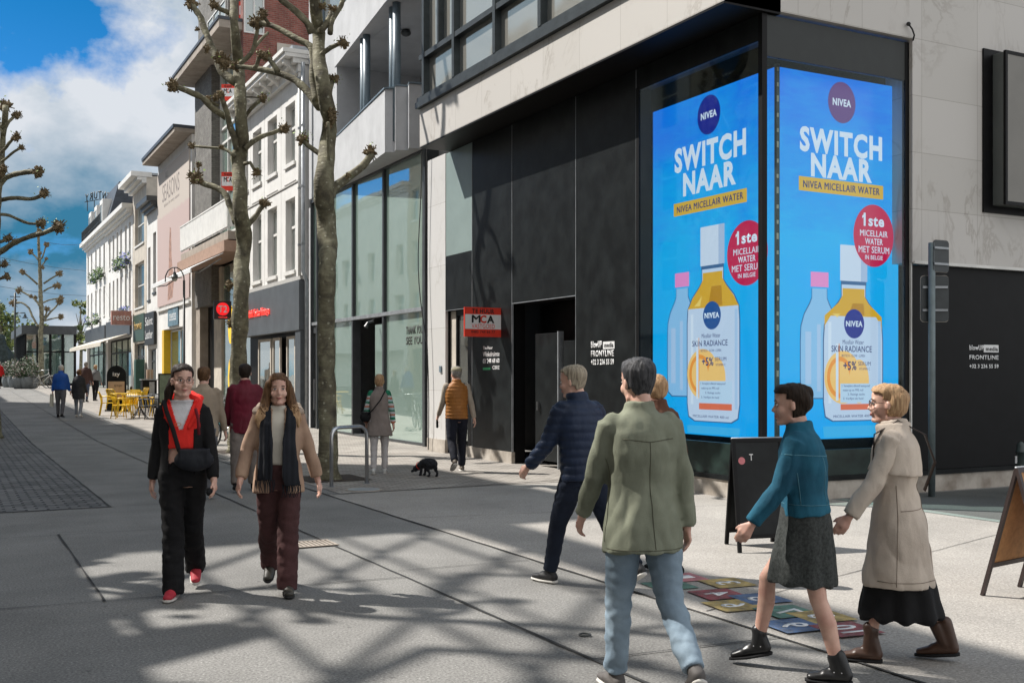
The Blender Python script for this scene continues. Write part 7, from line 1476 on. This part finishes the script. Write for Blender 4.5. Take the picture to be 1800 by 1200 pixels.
# cafe terrace
def chair(label, loc, rot, m, group):
    root = thing('cafe_chair', label, 'chair', (0, 0, 0), group)
    mb = MB(); mb.smooth = True; mb.box(-.23, .23, -.22, .24, .43, .455); o = mb.build('seat', m, root, bevel=.012)
    for x in (-1, 1):
        for y0, y1, zt in ((.20, .25, .66), (-.20, -.27, .66)): mb = MB(); mb.smooth = True; mb.tube([(x*.27, y1, 0), (x*.235, y0, .43), (x*.26, y0, zt)], [.016, .022, .018], 8); mb.build('leg', m, root)
        mb = MB(); mb.smooth = True; mb.tube([(x*.26, .26, .655), (x*.275, .05, .672), (x*.26, -.22, .67)], [(.03, .014)]*3, 8, up=(1, 0, 0)); mb.build('armrest', m, root)
    mb = MB(); mb.smooth = True
    for i in range(7): x = -.18+i*.06; mb.tube([(x, -.20, .44), (x*1.05, -.245, .62), (x*1.1, -.28, .80)], [(.022, .007)]*3, 8, up=(1, 0, 0))
    mb.tube([(-.25, -.22, .67), (-.245, -.28, .79), (-.15, -.30, .83), (.15, -.30, .83), (.245, -.28, .79), (.25, -.22, .67)], .017, 8); mb.build('backrest', m, root)
    root.location = loc; root.rotation_euler = (0, 0, rot); return root
def table(label, loc, top, base_m, r=.36):
    root = thing('cafe_table', label, 'table', (0, 0, 0), 'cafe terrace tables'); mb = MB(); mb.box(-r, r, -r, r, .72, .75); mb.build('tabletop', top, root, bevel=.01)
    mb = MB(); mb.smooth = True; mb.tube([(0, 0, .35), (0, 0, .72)], .025, 8); mb.build('stem', base_m, root)
    for q in range(4): a = R(45+90*q); mb = MB(); mb.smooth = True; mb.tube([(0, 0, .40), (.2*math.cos(a), .2*math.sin(a), .12), (.34*math.cos(a), .34*math.sin(a), 0)], [.02, .02, .014], 6); mb.build('leg', base_m, root)
    root.location = loc; return root
Yl, Gp = M['yellow'], M['greyplastic']; gr = 'yellow chairs of the cafe terrace'
for px, t, rot, m, lab in ((190, 37.5, -100, Yl, 'yellow armchair at the end of the terrace nearest the walkers'), (214, 35.8, -80, Yl, 'yellow armchair with its back to the street beside the grey table'), (205, 40.5, -60, Yl, 'yellow armchair behind the first table by the black arched board'), (232, 39.8, 20, Yl, 'yellow armchair between the tables facing the shops'), (226, 36.5, 150, Yl, 'yellow armchair pushed under the table with the slatted grey chair'), (246, 42.5, 60, Yl, 'yellow armchair closest to the yellow shop reveal'), (279, 37.2, 90, Yl, 'yellow armchair half hidden by the woman with the red hoodie')):
    p = Gt(px, t); chair(lab, (p.x, p.y, gz(p.y)+.008), R(rot), m, gr)
p = Gt(263, 35.6); chair('dark grey slatted armchair in front of the yellow ones', (p.x, p.y, gz(p.y)+.008), R(100), Gp, None)
p = Gt(276, 40.0); chair('dark grey armchair beside the menu board frame', (p.x, p.y, gz(p.y)+.008), R(70), Gp, None)
for px, t, m, lab in ((246, 36.2, M['zinc'], 'grey topped folding table among the yellow chairs'), (222, 38.6, Yl, 'yellow topped table in the middle of the terrace'), (232, 41.5, Yl, 'yellow topped table furthest along the terrace')):
    p = Gt(px, t); table(lab, (p.x, p.y, gz(p.y)+.008), m, Gp if m != Yl else Yl)
for px, t, m, lab in ((231, 41.4, M['darkwood'], 'small brown jar standing on the furthest yellow table'), (251, 36.1, Yl, 'yellow cup standing on the grey terrace table')):
    p = Gt(px, t); z = gz(p.y)+.765; r_ = thing('table_jar', lab, 'jar', (p.x, p.y, z)); mb = MB(); mb.smooth = True; mb.tube([(p.x, p.y, z), (p.x, p.y, z+.11), (p.x, p.y, z+.14)], [.045, .05, .04], 12); mb.build('jar_body', m, r_); mb = MB(); mb.tube([(p.x, p.y, z+.14), (p.x, p.y, z+.16)], .042, 12); mb.build('lid', M['zinc'], r_)
# arched board
c = Gt(205, 40.5); z0 = c.z+.01; ib = thing('arched_board', 'black round topped menu board standing behind the yellow chairs', 'menu board', c)
def PB(x, z, d=0): return Vector((c.x, c.y, z0))+RGT*x+UP*z-FWD*d
w2 = .36; Hh = 1.72; arc = [PB(-w2, .04), PB(w2, .04), PB(w2, Hh-.36)]+[PB(w2*math.cos(q), Hh-.36+.36*math.sin(q)) for q in [R(18*i) for i in range(1, 10)]]+[PB(-w2, Hh-.36)]
mb = MB(); mb.extr(arc, FWD*.07); mb.build('board', M['black'], ib); mb = MB(); mb.extr([PB(-.31, .42, .003), PB(.31, .42, .003), PB(.31, 1.12, .003), PB(-.31, 1.12, .003)], -FWD*.004); q = mb.build('menu_sheet', mat('menu_tan', (.50, .36, .24), .6, .1, 5), ib)
text('lettering', 'izy', M['white'], PB(0, 1.37, .004), RGT, UP, .27, .19, ib, bold=.02); text('lettering', 'IJSJE', M['ink'], PB(.08, .95, .009), RGT, UP, .3, .08, q); mb = MB(); mb.extr([PB(-.25, .5, .008), PB(-.05, .5, .008), PB(-.05, .85, .008), PB(-.25, .85, .008)], -FWD*.002); mb.build('picture', mat('menu_pic', (.5, .5, .45), .6, .3, 20), q)
mb = MB(); mb.extr([PB(-.4, 0, .1), PB(.4, 0, .1), PB(.4, .05, .1), PB(-.4, .05, .1)], FWD*.35); mb.build('base', M['ink'], ib)
# bin and other things at the terrace
c = Gt(262, 43.5); bn = thing('service_station', 'black and grey box stand with a pale parcel on top near the yellow reveal', 'service stand', c); z = c.z
mb = MB(); mb.box(c.x-.28, c.x+.28, c.y-.25, c.y+.25, z, z+1.12); mb.build('cabinet', M['blackmatte'], bn, bevel=.01); mb = MB(); mb.box(c.x-.02, c.x+.18, c.y-.27, c.y-.25, z+.1, z+1.05); mb.build('grey_panel', M['zinc'], bn); mb = MB(); mb.box(c.x-.32, c.x+.32, c.y-.29, c.y+.29, z+1.125, z+1.16); mb.build('top', M['zinc'], bn)
for zz in (.45, .75): mb = MB(); mb.box(c.x-.24, c.x-.06, c.y-.27, c.y-.25, z+zz, z+zz+.08); mb.build('handle', M['chrome'], bn)
r_ = thing('parcel', 'small pale cardboard parcel on top of the black stand', 'box', (c.x+.05, c.y, z+1.165)); mb = MB(); mb.box(c.x-.08, c.x+.16, c.y-.1, c.y+.1, z+1.165, z+1.55); mb.build('carton', mat('cardboard', (.42, .30, .22), .8, .1), r_, bevel=.006); mb = MB(); mb.box(c.x+.02, c.x+.06, c.y-.102, c.y+.102, z+1.163, z+1.553); mb.build('tape', M['stone'], r_)
c = Gt(293, 34.0); mf = thing('menu_frame', 'black framed menu panel half hidden behind the woman with the red hoodie', 'menu board', c); z = gz(c.y)
def PM(x, zz, d=0): return Vector((c.x, c.y, z))+RGT*x+UP*zz-FWD*d
mb = MB()
for x0, x1, a_, b_ in ((-.26, -.22, .0, 1.55), (.22, .26, .0, 1.55), (-.22, .22, 1.51, 1.55), (-.22, .22, .6, .64)): mb.extr([PM(x0, a_), PM(x1, a_), PM(x1, b_), PM(x0, b_)], FWD*.04)
mb.build('frame', M['ink'], mf); mb = MB(); mb.extr([PM(-.22, .64, -.01), PM(.22, .64, -.01), PM(.22, 1.51, -.01), PM(-.22, 1.51, -.01)], FWD*.02); mb.build('panel', mat('menu_green', (.20, .24, .16), .4, .2, 4), mf)
# green post box on the stone house
c = Vector((9.25, 60.9, gz(60.9))); gb = thing('green_cabinet', 'dark green street cabinet standing against the stone fronted house', 'cabinet', c); mb = MB(); mb.box(8.95, 9.4, 60.3, 61.0, c.z, c.z+1.9); mb.build('body', mat('cab_green', (.02, .07, .05), .5), gb, bevel=.01); mb = MB(); mb.box(8.93, 8.95, 60.35, 60.95, c.z+.1, c.z+1.8); mb.build('door', MATS['cab_green'], gb)
# bronze sculpture on a rock
c = Gt(6, 84); sc = thing('bronze_sculpture', 'dark bronze sculpture on a rocky mound at the far edge of the street', 'sculpture', c); random.seed(31)
mb = MB(); z = c.z
for i in range(9): mb.ball(c+Vector((random.uniform(-1.4, 1.2), random.uniform(-.6, .6), random.uniform(.1, .6))), random.uniform(.4, .8), 10, 8, jit=.15)
vox(mb, 'rock', M['soil'], sc, .06, 1).location = (0, 0, 0); o = bpy.data.objects['rock']; o.data.transform(Matrix.Translation(-c))
mb = MB(); k = c+UP*1.0+RGT*.0
mb.caps(k, k+Vector((.1, 0, 1.2)), .42, .5); mb.caps(k+Vector((.1, 0, 1.2)), k+Vector((-.1, 0, 2.3)), .5, .35); mb.ball(k+Vector((-.15, 0, 2.75)), .32); mb.caps(k+Vector((.2, 0, 1.9)), k+Vector((1.0, 0, .9)), .25, .18); mb.caps(k+Vector((-.3, 0, 1.9)), k+Vector((-1.1, 0, 1.5)), .25, .18); mb.caps(k+Vector((.2, 0, .2)), k+Vector((1.4, 0, .15)), .3, .2)
vox(mb, 'figure', mat('bronze', (.03, .045, .045), .45, .3, 6, metal=.5), sc, .06, 2, lambda co, n: noise.noise(co*3)*.06); o = bpy.data.objects['figure']; o.data.transform(Matrix.Translation(-c))
